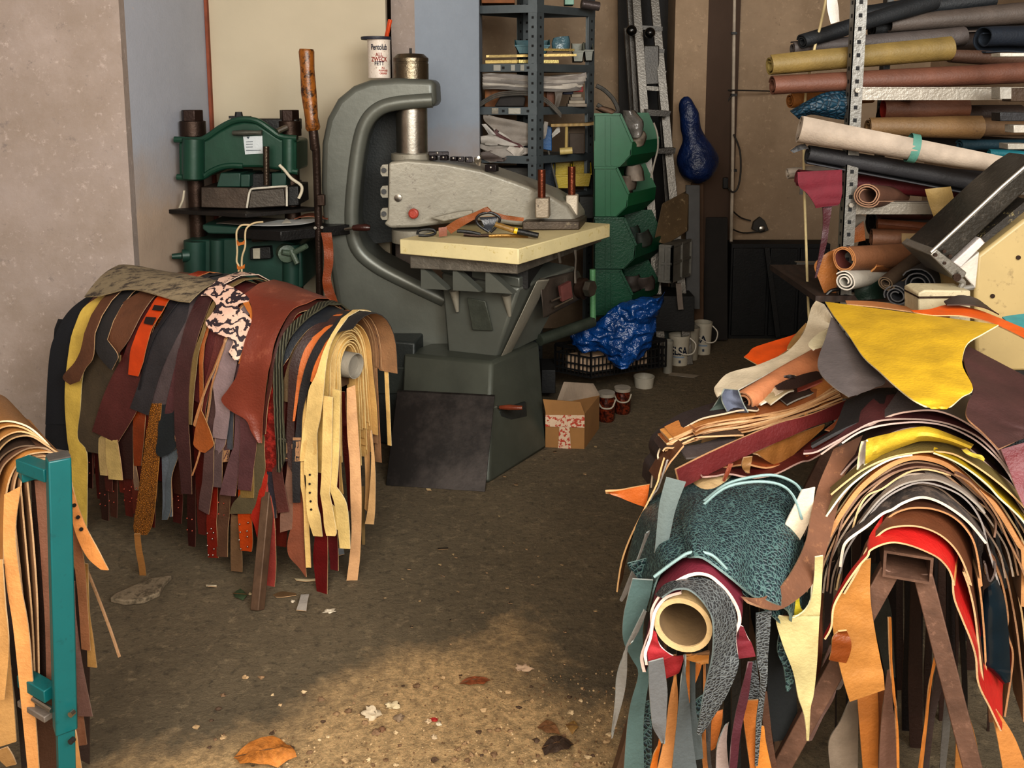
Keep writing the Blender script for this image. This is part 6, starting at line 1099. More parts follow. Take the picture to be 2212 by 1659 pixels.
def jar(label, x, y0, y1, wpx):
    p = G(x, y0); r = wpx/2*p.y/F; p += V((0, r, 0)); h = W(x, y1, p.y).z
    t = thing('jar', label, 'jar', p)
    MB().lathe(p, [(r*.92, 0), (r, .01), (r, h*.8), (r*.9, h*.9), (r*.9, h)], n=22).build('body', mat('#3a160e', .15, kind='smear', hex2='#6a2c18', scale=60, spec=.7), t)
    MB().lathe(p+V((0, 0, h)), [(r*.98, 0), (r*.98, .016), (0, .018)], n=22).build('lid', mat('#8f877a', .5), t)
    MB().tube(cat_rom([p+V((-r*1.02, -.01, h*.85)), p+V((-r*.6, -r, h*.62)), p+V((r*.5, -r*1.05, h*.62)), p+V((r*1.02, -.01, h*.85))], 4), .004, 6).build('handle', mat('#a09888', .5), t)
jar('dark red brown jar with a white handle under the crate corner', 1311, 914, 854, 40)
jar('second red brown jar right of the first under the crate', 1346, 897, 843, 38)
ck = thing('plastic_crate', 'black slatted plastic crate resting on jars under a blue bag', 'crate', W(1310, 838, 4.45))
ca, cb, cc = W(1199, 824, 4.46), W(1276, 838, 4.35), W(1437, 816, 4.54)
ca.z = cb.z = cc.z = .124; cd = ca+(cc-cb); ht = .15
MCK = mat('#131314', .45, var=.1)
def wall_l(p, q_):
    m = MB(); d = q_-p; L_ = d.length; t = d.normalized()
    for z in (.004, ht*.2, ht*.42, ht*.72, ht*.98): m.bar(p+V((0, 0, z)), q_+V((0, 0, z)), .008, .007 if z < ht*.9 else .016)
    n_ = max(6, int(L_/.022))
    for i in range(n_+1):
        m.bar(p+d*(i/n_), p+d*(i/n_)+V((0, 0, ht*(.72 if i % 6 else 1))), .004 if i % 6 else .016, .006, up=t)
    return m
for p, q_ in ((ca, cb), (cb, cc), (cc, cd), (cd, ca)): wall_l(p, q_).build('slatted_side', MCK, ck)
MB().hexa([ca, cb, cc, cd]+[p+V((0, 0, .006)) for p in (ca, cb, cc, cd)]).build('bottom', MCK, ck)
u_ = (cb-ca).normalized(); v2 = (cc-cb).normalized()
for i, (s_, t_, l) in enumerate(((.03, .03, 'cream paper bundle at the left inside the black crate'), (.03, .24, 'cream paper bundle at the right inside the black crate'))):
    p = ca+u_*s_+v2*t_; d_ = .16
    tag(MB().hexa([p+V((0, 0, .01)), p+u_*.13+V((0, 0, .01)), p+u_*.13+v2*d_+V((0, 0, .01)), p+v2*d_+V((0, 0, .01))]+[p+V((0, 0, .1)), p+u_*.13+V((0, 0, .1)), p+u_*.13+v2*d_+V((0, 0, .1)), p+v2*d_+V((0, 0, .1))]).build('paper_bundle', mat('#b59c84', .8, var=.2, scale=30), bevel=.006), l, 'paper')
def crumple(name, label, cat, c, rr, Y, m_, amp=.05, nj=16, n=8, fr=5.):
    Lp = []; Rp = []; Ys = Y if isinstance(Y, list) else [Y]*len(rr)
    for a, y in zip(rr, Ys): Lp.append(w(c, a[0], a[1], y)); Rp.append(w(c, a[2], a[3], y))
    Lp = cat_rom(Lp, n); Rp = cat_rom(Rp, n); Gd = []
    for i, (p, q_) in enumerate(zip(Lp, Rp)):
        r = []
        for j in range(nj):
            t = j/(nj-1); x = p+(q_-p)*t; b = 4*t*(1-t)
            o = amp*(abs(noise.noise(x*fr))*1.6+.8*abs(noise.noise(x*fr*2.7)))-amp*.5-b*amp*1.4
            r.append(x+V((amp*.25*noise.noise(x*fr*3), o, amp*.25*noise.noise(x*fr*3+V((9, 0, 0))))))
        Gd.append(r)
    return tag(MB().sheet(Gd, .002).build(name, [m_]*3, ang=180), label, cat)
MBAG = mat('#073c74', .22, var=.5, scale=6, bump=1., bs=40, spec=.8)
crumple('plastic_bag', 'crumpled bright blue plastic bag lying on the black crate', 'bag', 'F', [(750, 735, 838, 718), (640, 760, 842, 770), (560, 785, 828, 800), (480, 850, 815, 850), (400, 900, 800, 890), (300, 960, 790, 950), (262, 1005, 772, 1010), (320, 1075, 765, 1060), (440, 1090, 745, 1090), (500, 1130, 690, 1130), (530, 1168, 640, 1165)], 4.36, MBAG, amp=.05, nj=30, n=10, fr=8.)
flat('paper_sheet', 'flat pale paper sheet on the floor beside the buckets', 'paper', [('F', [(870, 1230, 885, 1215), (960, 1240, 970, 1222), (1025, 1248, 1060, 1232)])], .004, '#8a7f70', mode='z', th=.002, back='#8a7f70', edge='#8a7f70')
# ================= perforated steel shelf at the back =================
MSH = mat('#4f5659', .45, metal=.4, var=.12, scale=12, bump=.03)
MHOLE = mat('#0c0c0d', .8)
def angle_post(mb, p, h, d1, d2, wd=.05, hole=.0, step=.05, hw=.012):
    """slotted angle: two flanges from corner p along d1 and d2; dark slots are part of its surface"""
    d1 = V(d1).normalized(); d2 = V(d2).normalized(); t = .003; up = V((0, 0, 1))
    for a, b in ((d1, d2), (d2, d1)):
        mb.prism([p, p+a*wd, p+a*wd+up*h, p+up*h], b*t, 0)
        n_ = -b if (CAM-p).dot(b) < 0 else b
        out = (n_ if n_ == b else -b)
        z = step/2
        while z < h:
            c = p+a*wd*.5+up*z+(-b*.0008 if (CAM-p).dot(-b) > 0 else b*(t+.0008))
            mb.prism([c-a*hw/2-up*hw*.55, c+a*hw/2-up*hw*.55, c+a*hw/2+up*hw*.55, c-a*hw/2+up*hw*.55], b*.0003, 1); z += step
sh = thing('metal_shelf', 'grey slotted-angle steel shelf against the back wall behind the press', 'shelf', (.2, 5., 0))
NP = V((W(1160, 200, 4.82).x, 4.82, 0)); RP = V((W(1283, 200, 5.12).x, 5.12, 0)); LP = V((W(1000, 200, 4.92).x, 4.92, 0)); BP = LP+(RP-NP)
dr_, dl_ = (RP-NP).normalized(), (LP-NP).normalized()
for p, a, b in ((NP, dr_, dl_), (RP, -dr_, dl_), (LP, dr_, -dl_), (BP, -dr_, -dl_)):
    m = MB(); angle_post(m, p, 2.25, a, b); m.build('post', [MSH, MHOLE], sh)
ZL = {}
for k, y in (('top', 10), ('a', 138), ('b', 232), ('c', 338), ('d', 425), ('e', 520)):
    zt = W(1160, y, 4.82).z; ZL[k] = zt; m = MB()
    pts = [NP, RP, BP, LP]
    m.prism([p+V((0, 0, zt)) for p in pts], (0, 0, -.003))
    for p, q_ in zip(pts, pts[1:]+pts[:1]): m.bar(p+V((0, 0, zt-.02)), q_+V((0, 0, zt-.02)), .004, .042)
    o = m.build('shelf_board', MSH, sh)
    if k in ('a', 'b', 'c'):
        for t in (.12, .45, .8): 
            c = NP+(LP-NP)*t+V((0, 0, zt-.02)); MB().box(c+V((0, -.004, 0)), (.014, .003, .014)).build('slot', MHOLE, sh)
for x, k, wd_, c_ in ((1075, 'a', .045, '#b5b2a8'), (1108, 'a', .022, '#b5b2a8'), (1128, 'a', .02, '#a8a498'), (1070, 'b', .04, '#8a8070'), (1118, 'b', .10, '#c2beb2')):
    t = (NP.x-W(x, 200, 4.86).x)/(NP.x-LP.x); c = NP+(LP-NP)*t+V((0, -.005, ZL[k]-.02)); MB().box(c, (wd_, .002, .032)).build('shelf_label', mat(c_, .6, kind='smear', scale=40, hex2='#8c8878'), sh)
def sb(name, label, cat, x0, y0, x1, y1, Y, dy, m_, rz=0, bev=.003, skew=0, group=None):
    """boxy thing seen between pixel bounds"""
    P = [W(x0, y1, Y), W(x1, y1+skew, Y), W(x1, y0+skew, Y), W(x0, y0, Y)]
    return tag(MB().prism(P, (dy*math.sin(rz), dy, 0)).build(name, m_, bevel=bev), label, cat, group)
def open_bin(name, label, cat, x0, y0, x1, y1, Y, dy, col, flare=.12):
    """small open-fronted storage bin"""
    p0, p1, h = W(x0, y1, Y), W(x1, y1, Y), W(x0, y0, Y).z-W(x0, y1, Y).z; t = .004; o = thing(name, label, cat, (p0+p1)/2); m_ = mat(col, .45, var=.1)
    m = MB(); w_ = p1.x-p0.x; d_ = V((0, dy, 0)); f = V((w_*flare, 0, 0))
    m.prism([p0+f, p1-f, p1+V((0, 0, h*.55)), p0+V((0, 0, h*.55))], (0, t, 0))
    for p, s in ((p0, 1), (p1, -1)): m.prism([p+f*s, p+V((0, 0, h*.55)), p+V((0, .06, h)), p+d_+V((0, 0, h)), p+f*s+d_], (t*s, 0, 0))
    m.prism([p0+f+d_, p1-f+d_, p1+d_+V((0, 0, h)), p0+d_+V((0, 0, h))], (0, t, 0)); m.prism([p0+f, p1-f, p1-f+d_, p0+f+d_], (0, 0, t))
    m.build('body', m_, o); MB().bar(p0+V((0, 0, h*.55)), p1+V((0, 0, h*.55)), .012, .008).build('rim', m_, o); return o
SY = 4.9
sb('wooden_box', 'orange brown box end on the very top shelf', 'box', 1040, -20, 1112, 7, SY, .2, mat('#7a4a24', .7))
sb('storage_box', 'pale green small box on the top shelf', 'box', 1220, -8, 1240, 10, 4.95, .1, mat('#6a8f80', .5))
tag(MB().tube([W(1256, 8, 4.98), W(1294, 14, 5.0)], .025, 14).build('tin_can', mat('#5a5250', .35, metal=.5)), 'dark metal can lying at the right end of the top shelf', 'can')
open_bin('storage_bin', 'turquoise open bin behind the front post on the upper shelf', 'bin', 1112, 84, 1188, 117, 5.0, .14, '#0c5a66')
open_bin('storage_bin', 'pale grey open bin at the right end of the upper shelf', 'bin', 1236, 92, 1262, 134, 5.02, .12, '#6d6f62')
open_bin('storage_bin', 'second grey open bin farthest right on the upper shelf', 'bin', 1262, 90, 1282, 132, 5.06, .12, '#5f6156')
crumple('plastic_bag', 'clear blue grey plastic bag between bins on the upper shelf', 'bag', 'I', [(1196, 82, 1228, 78), (1192, 95, 1232, 95), (1195, 112, 1230, 112)], 4.98, mat('#4e6a74', .2, var=.4, bump=.5, bs=30), amp=.02)
for i, (x0, y0, x1, y1, r, c_) in enumerate([(1048, 134, 1165, 132, .012, '#8a7540'), (1056, 122, 1225, 118, .010, '#6e5c30'), (1050, 129, 1245, 119, .009, '#9a8450'), (1120, 136, 1206, 134, .012, '#b5a468'), (1170, 128, 1240, 120, .009, '#84703c')]):
    p, q_ = W(x0, y0, 4.9), W(x1, y1, 4.95); z0 = ZL['a']+r*.8+(.018*i if i not in (3,) else .006)
    p.z = max(p.z, z0); q_.z = max(q_.z, z0)
    tag(MB().bar(p, q_, r*1.6, r*1.4).build('brass_rule', mat(c_, .4, metal=.5, var=.2)), ['brass bar lying lowest at the left of the upper shelf', 'long brass rule highest across the upper shelf', 'notched brass rule slanting across the upper shelf', 'short bright brass bar right of the front post', 'thin brass strip at the right of the upper shelf'][i], 'bar')
MPAP = mat('#8d867e', .7, var=.2, scale=8); MPAP2 = mat('#a39c92', .7, var=.2, scale=8)
def folded(label, rr, Y, c_, th=.004, amp=.012, name='folded_sheet', cat='sheet'):
    return flat(name, label, cat, [('I', rr)], Y, c_, th=th, edge='#b5aca0', back=c_, wob=amp, nj=5, rough=.6)
for i in range(5):
    y = 160+i*6.2; folded(['topmost folded grey sheet on the third shelf', 'second folded grey sheet in the stack on the third shelf', 'third folded grey sheet in the stack on the third shelf', 'fourth folded grey sheet in the stack on the third shelf', 'lowest folded grey sheet in the stack on the third shelf'][i], [(1042, y, 1044, y+7), (1100, y+2*(i % 2), 1100, y+9), (1180, y+6, 1180, y+13), (1240, y+2, 1240, y+12), (1266-i*3, y-4+i*2, 1268-i*3, y+8)], [4.9, 4.93], ['#7d7670', '#918a82', '#6e6862', '#a39c92', '#5d5853'][i], th=.012)
roll('paper_roll', 'end of a rolled grey sheet at the right of the third shelf', 'roll', W(1262, 168, 4.95), W(1190, 172, 5.0), .03, .03, '#7d7670', turns=2)
sb('wooden_box', 'orange wooden box behind the metal strips on the third shelf', 'box', 1047, 188, 1185, 232, 5.02, .15, mat('#84501f', .6, kind='wood', var=.2, scale=6))
sb('wooden_box', 'narrow dark wood box right of the front post', 'box', 1180, 186, 1198, 230, 4.98, .12, mat('#5a3014', .6))
tag(MB().prism([W(1068, 230, 4.9), W(1132, 230, 4.9), W(1136, 212, 4.9), W(1118, 194, 4.9), W(1082, 206, 4.9)], (0, .1, 0)).build('sanding_block', mat('#2a2624', .8), bevel=.006), 'dark angular block in front of the orange wooden box', 'block')
for i in range(3):
    tag(MB().tube(cat_rom([W(x, y+i*4, 4.87-i*.006) for x, y in ((1036, 222), (1070, 203), (1110, 197), (1150, 199), (1180, 214), (1200, 232), (1212, 246))], 4), .005, 6).build('metal_strip', mat('#7d7a74', .35, metal=.7)), ['uppermost bent metal strip arching on the third shelf', 'middle bent metal strip arching on the third shelf', 'lowest bent metal strip arching on the third shelf'][i], 'strip')
sb('box_small', 'small red box at the right of the third shelf', 'box', 1238, 186, 1260, 199, 5.02, .06, mat('#8a1414', .5))
sb('box_small', 'small navy box left of the red one on the third shelf', 'box', 1216, 188, 1238, 204, 5.03, .06, mat('#1d2a4a', .5))
for i in range(4): sb('booklet', ['lowest pale booklet in the pile at the right of the third shelf', 'second booklet from the bottom of the third shelf pile', 'third booklet of the third shelf pile', 'topmost booklet of the third shelf pile'][i], 'booklet', 1226+i*3, 224-i*7, 1268-i*4, 231-i*7, 5.0, .1, mat(['#7d7468', '#8f8678', '#6a6258', '#847a6c'][i], .7))
folded('dark folded card standing right of the front post', [(1198, 196, 1216, 196), (1200, 215, 1212, 214), (1196, 232, 1206, 232)], 4.92, '#5d564e')
# fourth shelf: folded leather and papers
for i, (l, rr, c_) in enumerate([('big grey folded leather bundle leaning on the fourth shelf', [(1044, 250, 1056, 250), (1048, 262, 1148, 270), (1072, 285, 1150, 285), (1100, 305, 1150, 300), (1128, 318, 1148, 308)], '#7d756c'), ('wine brown under layer of the grey leather bundle', [(1064, 275, 1072, 282), (1072, 295, 1110, 305), (1085, 305, 1130, 318), (1118, 318, 1130, 320)], '#5a3c3c'), ('crumpled white paper below the grey bundle', [(1038, 296, 1060, 290), (1040, 308, 1090, 302), (1060, 312, 1120, 315)], '#a8a29a'), ('pale folded sheet at the bottom left of the fourth shelf', [(1038, 308, 1060, 306), (1038, 320, 1100, 315), (1060, 330, 1145, 322), (1100, 345, 1140, 330)], '#8f8880'), ('white tag card hanging over the fourth shelf edge', [(1094, 322, 1104, 312), (1112, 338, 1128, 318), (1118, 342, 1132, 330)], '#b0a89e'), ('small white tag at the upper left of the fourth shelf', [(1042, 268, 1050, 270), (1056, 288, 1070, 292)], '#b8b4ae'), ('dark folded sheet lowest on the fourth shelf', [(1038, 330, 1060, 325), (1040, 342, 1120, 338), (1060, 350, 1115, 346)], '#564b46')]):
    folded(l, rr, 4.87-.012*(i % 3), c_, th=.012, amp=.02)
sb('storage_box', 'bright blue box right of the front post on the fourth shelf', 'box', 1172, 270, 1192, 322, 4.95, .1, mat('#0c4a7a', .5), skew=4)
folded('grey sheet standing at the blue box', [(1176, 262, 1184, 264), (1172, 285, 1180, 290), (1172, 300, 1176, 300)], 4.9, '#8a847c')
folded('white card leaning behind the blue box', [(1192, 290, 1208, 270), (1193, 298, 1210, 285)], 4.94, '#a8a49c')
sb('cardboard_sheet', 'brown cardboard piece at the right of the fourth shelf', 'cardboard', 1226, 272, 1264, 330, 5.02, .05, mat('#5a4c3e', .8))
sb('cardboard_sheet', 'dark smaller cardboard in front of the brown one', 'cardboard', 1230, 288, 1262, 332, 5.0, .02, mat('#4a4038', .8))
tag(MB().prism([W(1190, 268, 4.9), W(1270, 266, 4.86), W(1316, 258, 4.84), W(1316, 264, 4.84), W(1270, 272, 4.86), W(1190, 274, 4.9)], (0, .1, 0)).build('plank', mat('#8f7648', .6, kind='wood', var=.15)), 'narrow pale wooden plank sticking out right of the fourth shelf', 'plank')
ml = thing('mallet', 'pale yellow mallet hanging head down on the fourth shelf', 'mallet', W(1222, 335, 4.9))
MB().tube([W(1224, 272, 4.9), W(1223, 322, 4.9)], .009, 8).build('handle', mat('#a8925c', .5), ml)
MB().tube([W(1209, 327, 4.89), W(1236, 325, 4.89)], .02, 12).build('head', mat('#b5a26a', .5), ml)
# fifth shelf
open_bin('storage_bin', 'yellow open bin left of the copper post on the fifth shelf', 'bin', 1196, 356, 1236, 408, 5.0, .14, '#a8920e')
open_bin('storage_bin', 'second yellow open bin at the right of the fifth shelf', 'bin', 1238, 353, 1278, 404, 5.03, .14, '#9c860c')
sb('storage_box', 'dark grey box at the left of the fifth shelf', 'box', 1076, 362, 1140, 420, 5.0, .15, mat('#3a3834', .6))
sb('storage_box', 'navy box behind the yellow bins', 'box', 1176, 352, 1200, 420, 5.08, .1, mat('#14283a', .6))
tag(MB().tube([W(1180, 308, 4.97), W(1206, 414, 4.95)], .006, 8).build('steel_rod', mat('#8a8880', .3, metal=.7)), 'thin pale rod leaning against the shelf front post', 'rod')
for i in range(3): sb('storage_box', ['grey box low on the shelf left behind the press posts', 'small grey box under the yellow bins', 'dark box lowest visible on the shelf'][i], 'box', 1180+i*36, 425+(i % 2)*12, 1214+i*34, 462+i*5, 4.98, .12, mat(['#3c3d3a', '#4d4a44', '#2f302e'][i], .6))
# ================= green stacking bins =================
MGLIT, MGSHADE = mat('#0c5836', .4, var=.12, scale=6, bump=.02), mat('#08402b', .4, var=.12)  # same green twice; shade on the lower bins put into the darker one
def stack_bin(label, y, xl, xr, h, Y, m_):
    """large open-fronted stacking bin, side towards us, mouth to the right"""
    prof = [(xl, y), (xr-26, y), (xr, y+h*.52), (xr-3, y+h*.78), (xr-28, y+h), (xl, y+h)]
    P = [W(a, b, Y) for a, b in prof]; dv = V((.20, .32, 0)); t = thing('stacking_bin', label, 'bin', (P[0].x+.1, Y+.15, P[5].z))
    k = .006
    MB().prism(P, (0, k, 0)).build('side', m_, t, bevel=.002)
    MB().prism([p+dv for p in P], (0, k, 0)).build('side', m_, t)
    MB().prism([P[4], P[5], P[5]+dv, P[4]+dv], (0, 0, k)).build('bottom', m_, t)
    MB().prism([P[5], P[0], P[0]+dv, P[5]+dv], (k, 0, 0)).build('back', m_, t)
    e = V((.0, 0, 0)); MB().prism([P[3], P[2]+(P[3]-P[2])*.0, P[2]+dv, P[3]+dv], (-k, 0, 0)).build('front_lip', m_, t)
    MB().prism([P[4], P[3], P[3]+dv, P[4]+dv], (-k, 0, 0)).build('front_slope', m_, t)
    MB().bar(P[0]+V((0, -.004, 0)), P[1]+V((0, -.004, 0)), .012, .012).bar(P[1]+V((0, -.004, 0)), P[2]+V((0, -.004, 0)), .012, .012).build('rim', m_, t)
    for xx in (xl+26, xl+38): MB().bar(W(xx, y+6, Y-.003), W(xx, y+h-4, Y-.003), .008, .006).build('rib', m_, t)
    return t, P, dv
BN = []
for i, (y, h, xr, Y, m_, l) in enumerate([(247, 114, 1366, 4.72, MGLIT, 'top green stacking bin with a plastic bag on it'), (362, 108, 1358, 4.70, MGLIT, 'second green stacking bin from the top with pale scraps'), (471, 112, 1374, 4.68, MGSHADE, 'third green stacking bin from the top behind the board corner'), (584, 100, 1366, 4.66, MGSHADE, 'lowest visible green stacking bin behind the chain')]):
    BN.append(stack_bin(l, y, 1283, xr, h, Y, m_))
for i, (bx, by, r, c_, l) in enumerate([(1352, 395, .06, '#6d6258', 'grey brown scrap in the mouth of the second green bin'), (1372, 375, .05, '#847a70', 'pale grey scrap at the upper mouth of the second green bin'), (1345, 418, .045, '#57493f', 'dark scrap low in the second green bin'), (1362, 505, .06, '#20302a', 'dark green roll in the third green bin'), (1385, 515, .055, '#2a2f2a', 'second dark roll in the third green bin'), (1365, 610, .06, '#3a3430', 'brown grey lump in the lowest green bin'), (1395, 612, .06, '#453c38', 'second lump in the lowest green bin'), (1372, 300, .05, '#8c8274', 'beige rag in the top green bin')]):
    crumple('scrap', l, 'scrap', 'I', [(bx-22, by-16, bx+14, by-20), (bx-26, by, bx+22, by-4), (bx-18, by+16, bx+20, by+14)], 4.84, mat(c_, .7, var=.3), amp=.05, nj=8, n=4)
crumple('plastic_bag', 'crumpled clear grey plastic bag beside the ladder on the top green bin', 'bag', 'I', [(1340, 240, 1372, 238), (1342, 258, 1388, 262), (1352, 280, 1390, 285), (1362, 298, 1382, 296)], 4.76, mat('#6f6c68', .2, var=.4, bump=.6, bs=30), amp=.05, nj=10)
tag(MB().tube(cat_rom([W(x, y, 4.9) for x, y in ((1288, 185), (1306, 195), (1325, 215), (1335, 238), (1328, 246), (1318, 246), (1308, 238), (1290, 226))], 3), .012, 8).build('brush', mat('#4a4844', .6)), 'grey curved brush lying over the top green bin', 'brush')
for i in range(9): 
    pass
crumple('paper_scrap', 'tan crumpled scrap on the rim of the top green bin', 'scrap', 'I', [(1286, 236, 1300, 230), (1300, 244, 1320, 234), (1318, 248, 1330, 240)], 4.74, mat('#6a5444', .7), amp=.03, nj=6, n=3)
tag(MB().tube(cat_rom([W(x, y, 4.7) for x, y in ((1412, 265), (1420, 290), (1421, 320), (1414, 350), (1406, 384))], 4), .005, 8).build('cable', mat('#8f8a80', .5)), 'pale cable bending in front of the ladder foot', 'cable')
# ================= ladder =================
ld = thing('step_ladder', 'aluminium ladder with black ball caps leaning at the back', 'ladder', (.95, 5.2, 0))
MAL = mat('#625e58', .35, metal=.6, var=.15)
MALD = mat('#3c3935', .4, metal=.5, var=.15)
def rail(x0, y0, Y0, x1, y1, Y1, wd, m_=MAL, nm='rail', ext=True):
    p, q_ = W(x0, y0, Y0), W(x1, y1, Y1)
    if ext: d = (q_-p); q_ = p+d*(p.z/(-d.z))
    MB().bar(p, q_, wd, .03, up=(0, 1, 0)).build(nm, m_, ld, bevel=.002)
rail(1370, -60, 5.35, 1392, 250, 5.2, .05); rail(1408, -60, 5.36, 1450, 390, 5.15, .05)
rail(1352, 60, 5.45, 1364, 240, 5.44, .025, MALD); rail(1356, -60, 5.4, 1374, 250, 5.3, .03, MALD)
rail(1424, 180, 5.3, 1438, 390, 5.25, .03, MALD)
for i, y in enumerate((60, 108, 155, 190, 240, 325)): 
    dx = y*.05; MB().bar(W(1380+dx, y, 5.32-y*.0003), W(1425+dx*1.6, y+3, 5.32-y*.0003), .05, .025).build('rung', MAL if y > 150 else MALD, ld)
MB().prism([W(1390, 98, 5.26), W(1424, 98, 5.26), W(1425, 182, 5.24), W(1392, 184, 5.24)], (0, .03, 0)).build('platform', MALD, ld, bevel=.006)
for x, y in ((1364, 66), (1404, 71)): MB().ball(W(x, y, 5.2), .032, 9).build('ball_cap', mat('#0c0c0c', .15), ld)
MB().prism([W(1396, 236, 5.1), W(1450, 240, 5.1), W(1446, 252, 5.1), W(1398, 250, 5.1)], (0, .1, 0)).build('step', MALD, ld)
MB().prism([W(1420, 321, 5.08), W(1460, 320, 5.08), W(1458, 332, 5.08), W(1422, 332, 5.08)], (0, .1, 0)).build('step', MALD, ld)
tag(MB().prism([W(1335, -40, 5.6), W(1450, -40, 5.6), W(1452, 560, 5.6), W(1340, 560, 5.6)], (0, .03, 0)).build('board', mat('#1a1715', .7)), 'dark board standing behind the ladder', 'board')
# blue sack
ctl = [V((x, y, r)) for x, y, r in ((1483, 210, .012), (1484, 220, .036), (1486, 248, .054), (1490, 280, .056), (1499, 312, .085), (1505, 350, .112), (1506, 382, .09), (1506, 396, .015))]
ctl = cat_rom(ctl, 5); mb = MB().tube([W(c.x, c.y, 5.18) for c in ctl], [max(.006, c.z) for c in ctl], 30)
for i, p in enumerate(mb.v):
    p += V((noise.noise(p*9), 0, noise.noise(p*8+V((5, 0, 0)))))*.022
tag(mb.build('plastic_sack', mat('#0a2048', .4, var=.4, bump=1, bs=26), ang=180), 'dark blue plastic sack hanging on the back wall right of the ladder', 'bag')
# conduits, cables, socket
MWH = mat('#a89c8c', .5); MCAB = mat('#2c2722', .6)
cdp = thing('wall_conduit', 'white vertical cable conduit on the back wall corner', 'conduit', W(1583, 520, 5.62))
MB().tube([W(1587, -60, 5.62), W(1584, 200, 5.62), W(1582, 400, 5.6), W(1579, 525, 5.6)], .011, 10).build('pipe', MWH, cdp)
for y in (72, 205, 368): MB().box(W(1585, y, 5.61), (.035, .03, .015)).build('clip', MBLK, cdp)
MB().tube(cat_rom([W(x, y, 5.58) for x, y in ((1585, 290), (1598, 325), (1600, 370), (1594, 405), (1583, 415), (1572, 405))], 4), .006, 8).build('cable', MCAB, cdp)
MB().box(W(1566, 395, 5.58), (.035, .04, .07)).build('junction_box', MBLK, cdp, bevel=.005)
for l, pp in (('thin dark wire strung along the back wall', [(1452, 203), (1500, 200), (1525, 195), (1590, 195), (1700, 198)]), ('dark cable sagging from the sack to the conduit', [(1505, 254), (1530, 250), (1560, 232), (1582, 205)]), ('thin wire running from conduit to the wall socket', [(1582, 455), (1600, 470), (1622, 477)]), ('second wire running low to the wall socket', [(1582, 495), (1605, 503), (1640, 500)])):
    tag(MB().tube(cat_rom([W(x, y, 5.6 if x < 1600 else 5.7) for x, y in pp], 4), .005, 6).build('wire', MCAB), l, 'wire')
sk = thing('wall_socket', 'grey triangular bracket socket low on the back wall', 'socket', W(1640, 500, 5.73))
MB().prism([W(1622, 494, 5.74), W(1626, 478, 5.74), W(1640, 467, 5.74), W(1650, 476, 5.74), W(1658, 496, 5.74), (W(1640, 502, 5.74))], (0, -.03, 0)).build('bracket', mat('#3c3833', .6), sk, bevel=.004)
MB().lathe(W(1645, 494, 5.70), [(.02, 0), (.02, .015), (.01, .02)], axis=(0, -1, 0), n=14).build('button', MSTEEL, sk)
# dark low cupboard and boards at the back
dk = thing('steel_cabinet', 'low black steel cabinet against the back wall', 'cabinet', (W(1660, 700, 5.5).x, 5.55, 0))
x0, x1 = W(1578, 600, 5.5).x, W(1790, 600, 5.5).x; zt = W(1660, 527, 5.5).z
MB().box(((x0+x1)/2, 5.58, zt/2), (x1-x0, .16, zt)).build('carcass', mat('#0d0d0e', .6), dk)
xs = [x0, W(1658, 600, 5.5).x, W(1722, 600, 5.5).x, x1]
for a, b_ in zip(xs, xs[1:]): MB().box(((a+b_)/2, 5.49, zt/2), (b_-a-.02, .02, zt-.05)).build('door', mat('#191a1b', .5, metal=.2), dk, bevel=.003)
MB().bar(W(1656, 535, 5.46), W(1680, 728, 5.44), .03, .02).build('brace', MBLK, dk)
sb('board', 'grey board leaning beside the green bins', 'board', 1482, 400, 1512, 668, 5.1, .02, mat('#4a4a4a', .7, var=.15))
sb('board', 'brown plank end behind the grey board', 'board', 1494, 395, 1520, 768, 5.25, .02, mat('#4a3420', .7))
sb('board', 'wide dark panel left of the black cabinet', 'board', 1512, 470, 1572, 735, 5.4, .03, mat('#1d1916', .8))
tag(MB().prism([W(1412, 522, 4.95), W(1430, 440, 4.98), W(1474, 417, 5.06), W(1488, 420, 5.1), W(1484, 500, 5.06), W(1440, 528, 4.96)], (.05, .12, 0)).build('parcel', mat('#54442e', .7, kind='worn', hex2='#8a7a60', scale=6), bevel=.004), 'brown taped parcel standing on the grey crate', 'parcel')
gc = thing('plastic_crate', 'grey plastic crate under the brown parcel', 'crate', W(1455, 612, 4.95))
a, b_, c_ = W(1424, 614, 4.88), W(1450, 610, 4.86), W(1490, 575, 5.06); dd = V((.0, .0, W(1450, 530, 4.86).z-b_.z))
a.z = c_.z = b_.z
MGC = mat('#56544e', .5)
MB().hexa([a, b_, c_, a+(c_-b_)]+[p+dd for p in (a, b_, c_, a+(c_-b_))]).build('body', MGC, gc)
for p, q_ in ((a, b_), (b_, c_)):
    for f in (.0, .5, 1.): MB().bar(p+(q_-p)*f, p+(q_-p)*f+dd, .015, .012).build('rib', MGC, gc)
    for f in (.02, .5, .98): MB().bar(p+dd*f, q_+dd*f, .014, .014).build('rail', MGC, gc)
sb('shelf_stand', 'black low stand below the grey crate', 'stand', 1405, 640, 1500, 716, 4.95, .25, mat('#0e0e0e', .6))
tag(MB().bar(W(1465, 612, 4.9), W(1470, 668, 4.9), .03, .02).build('wooden_stick', mat('#6a6058', .7)), 'pale wooden stick standing below the grey crate', 'stick')
sb('storage_box', 'dark box on the floor behind the cardboard box', 'box', 1170, 800, 1200, 850, 4.35, .2, mat('#1c1c1c', .6))
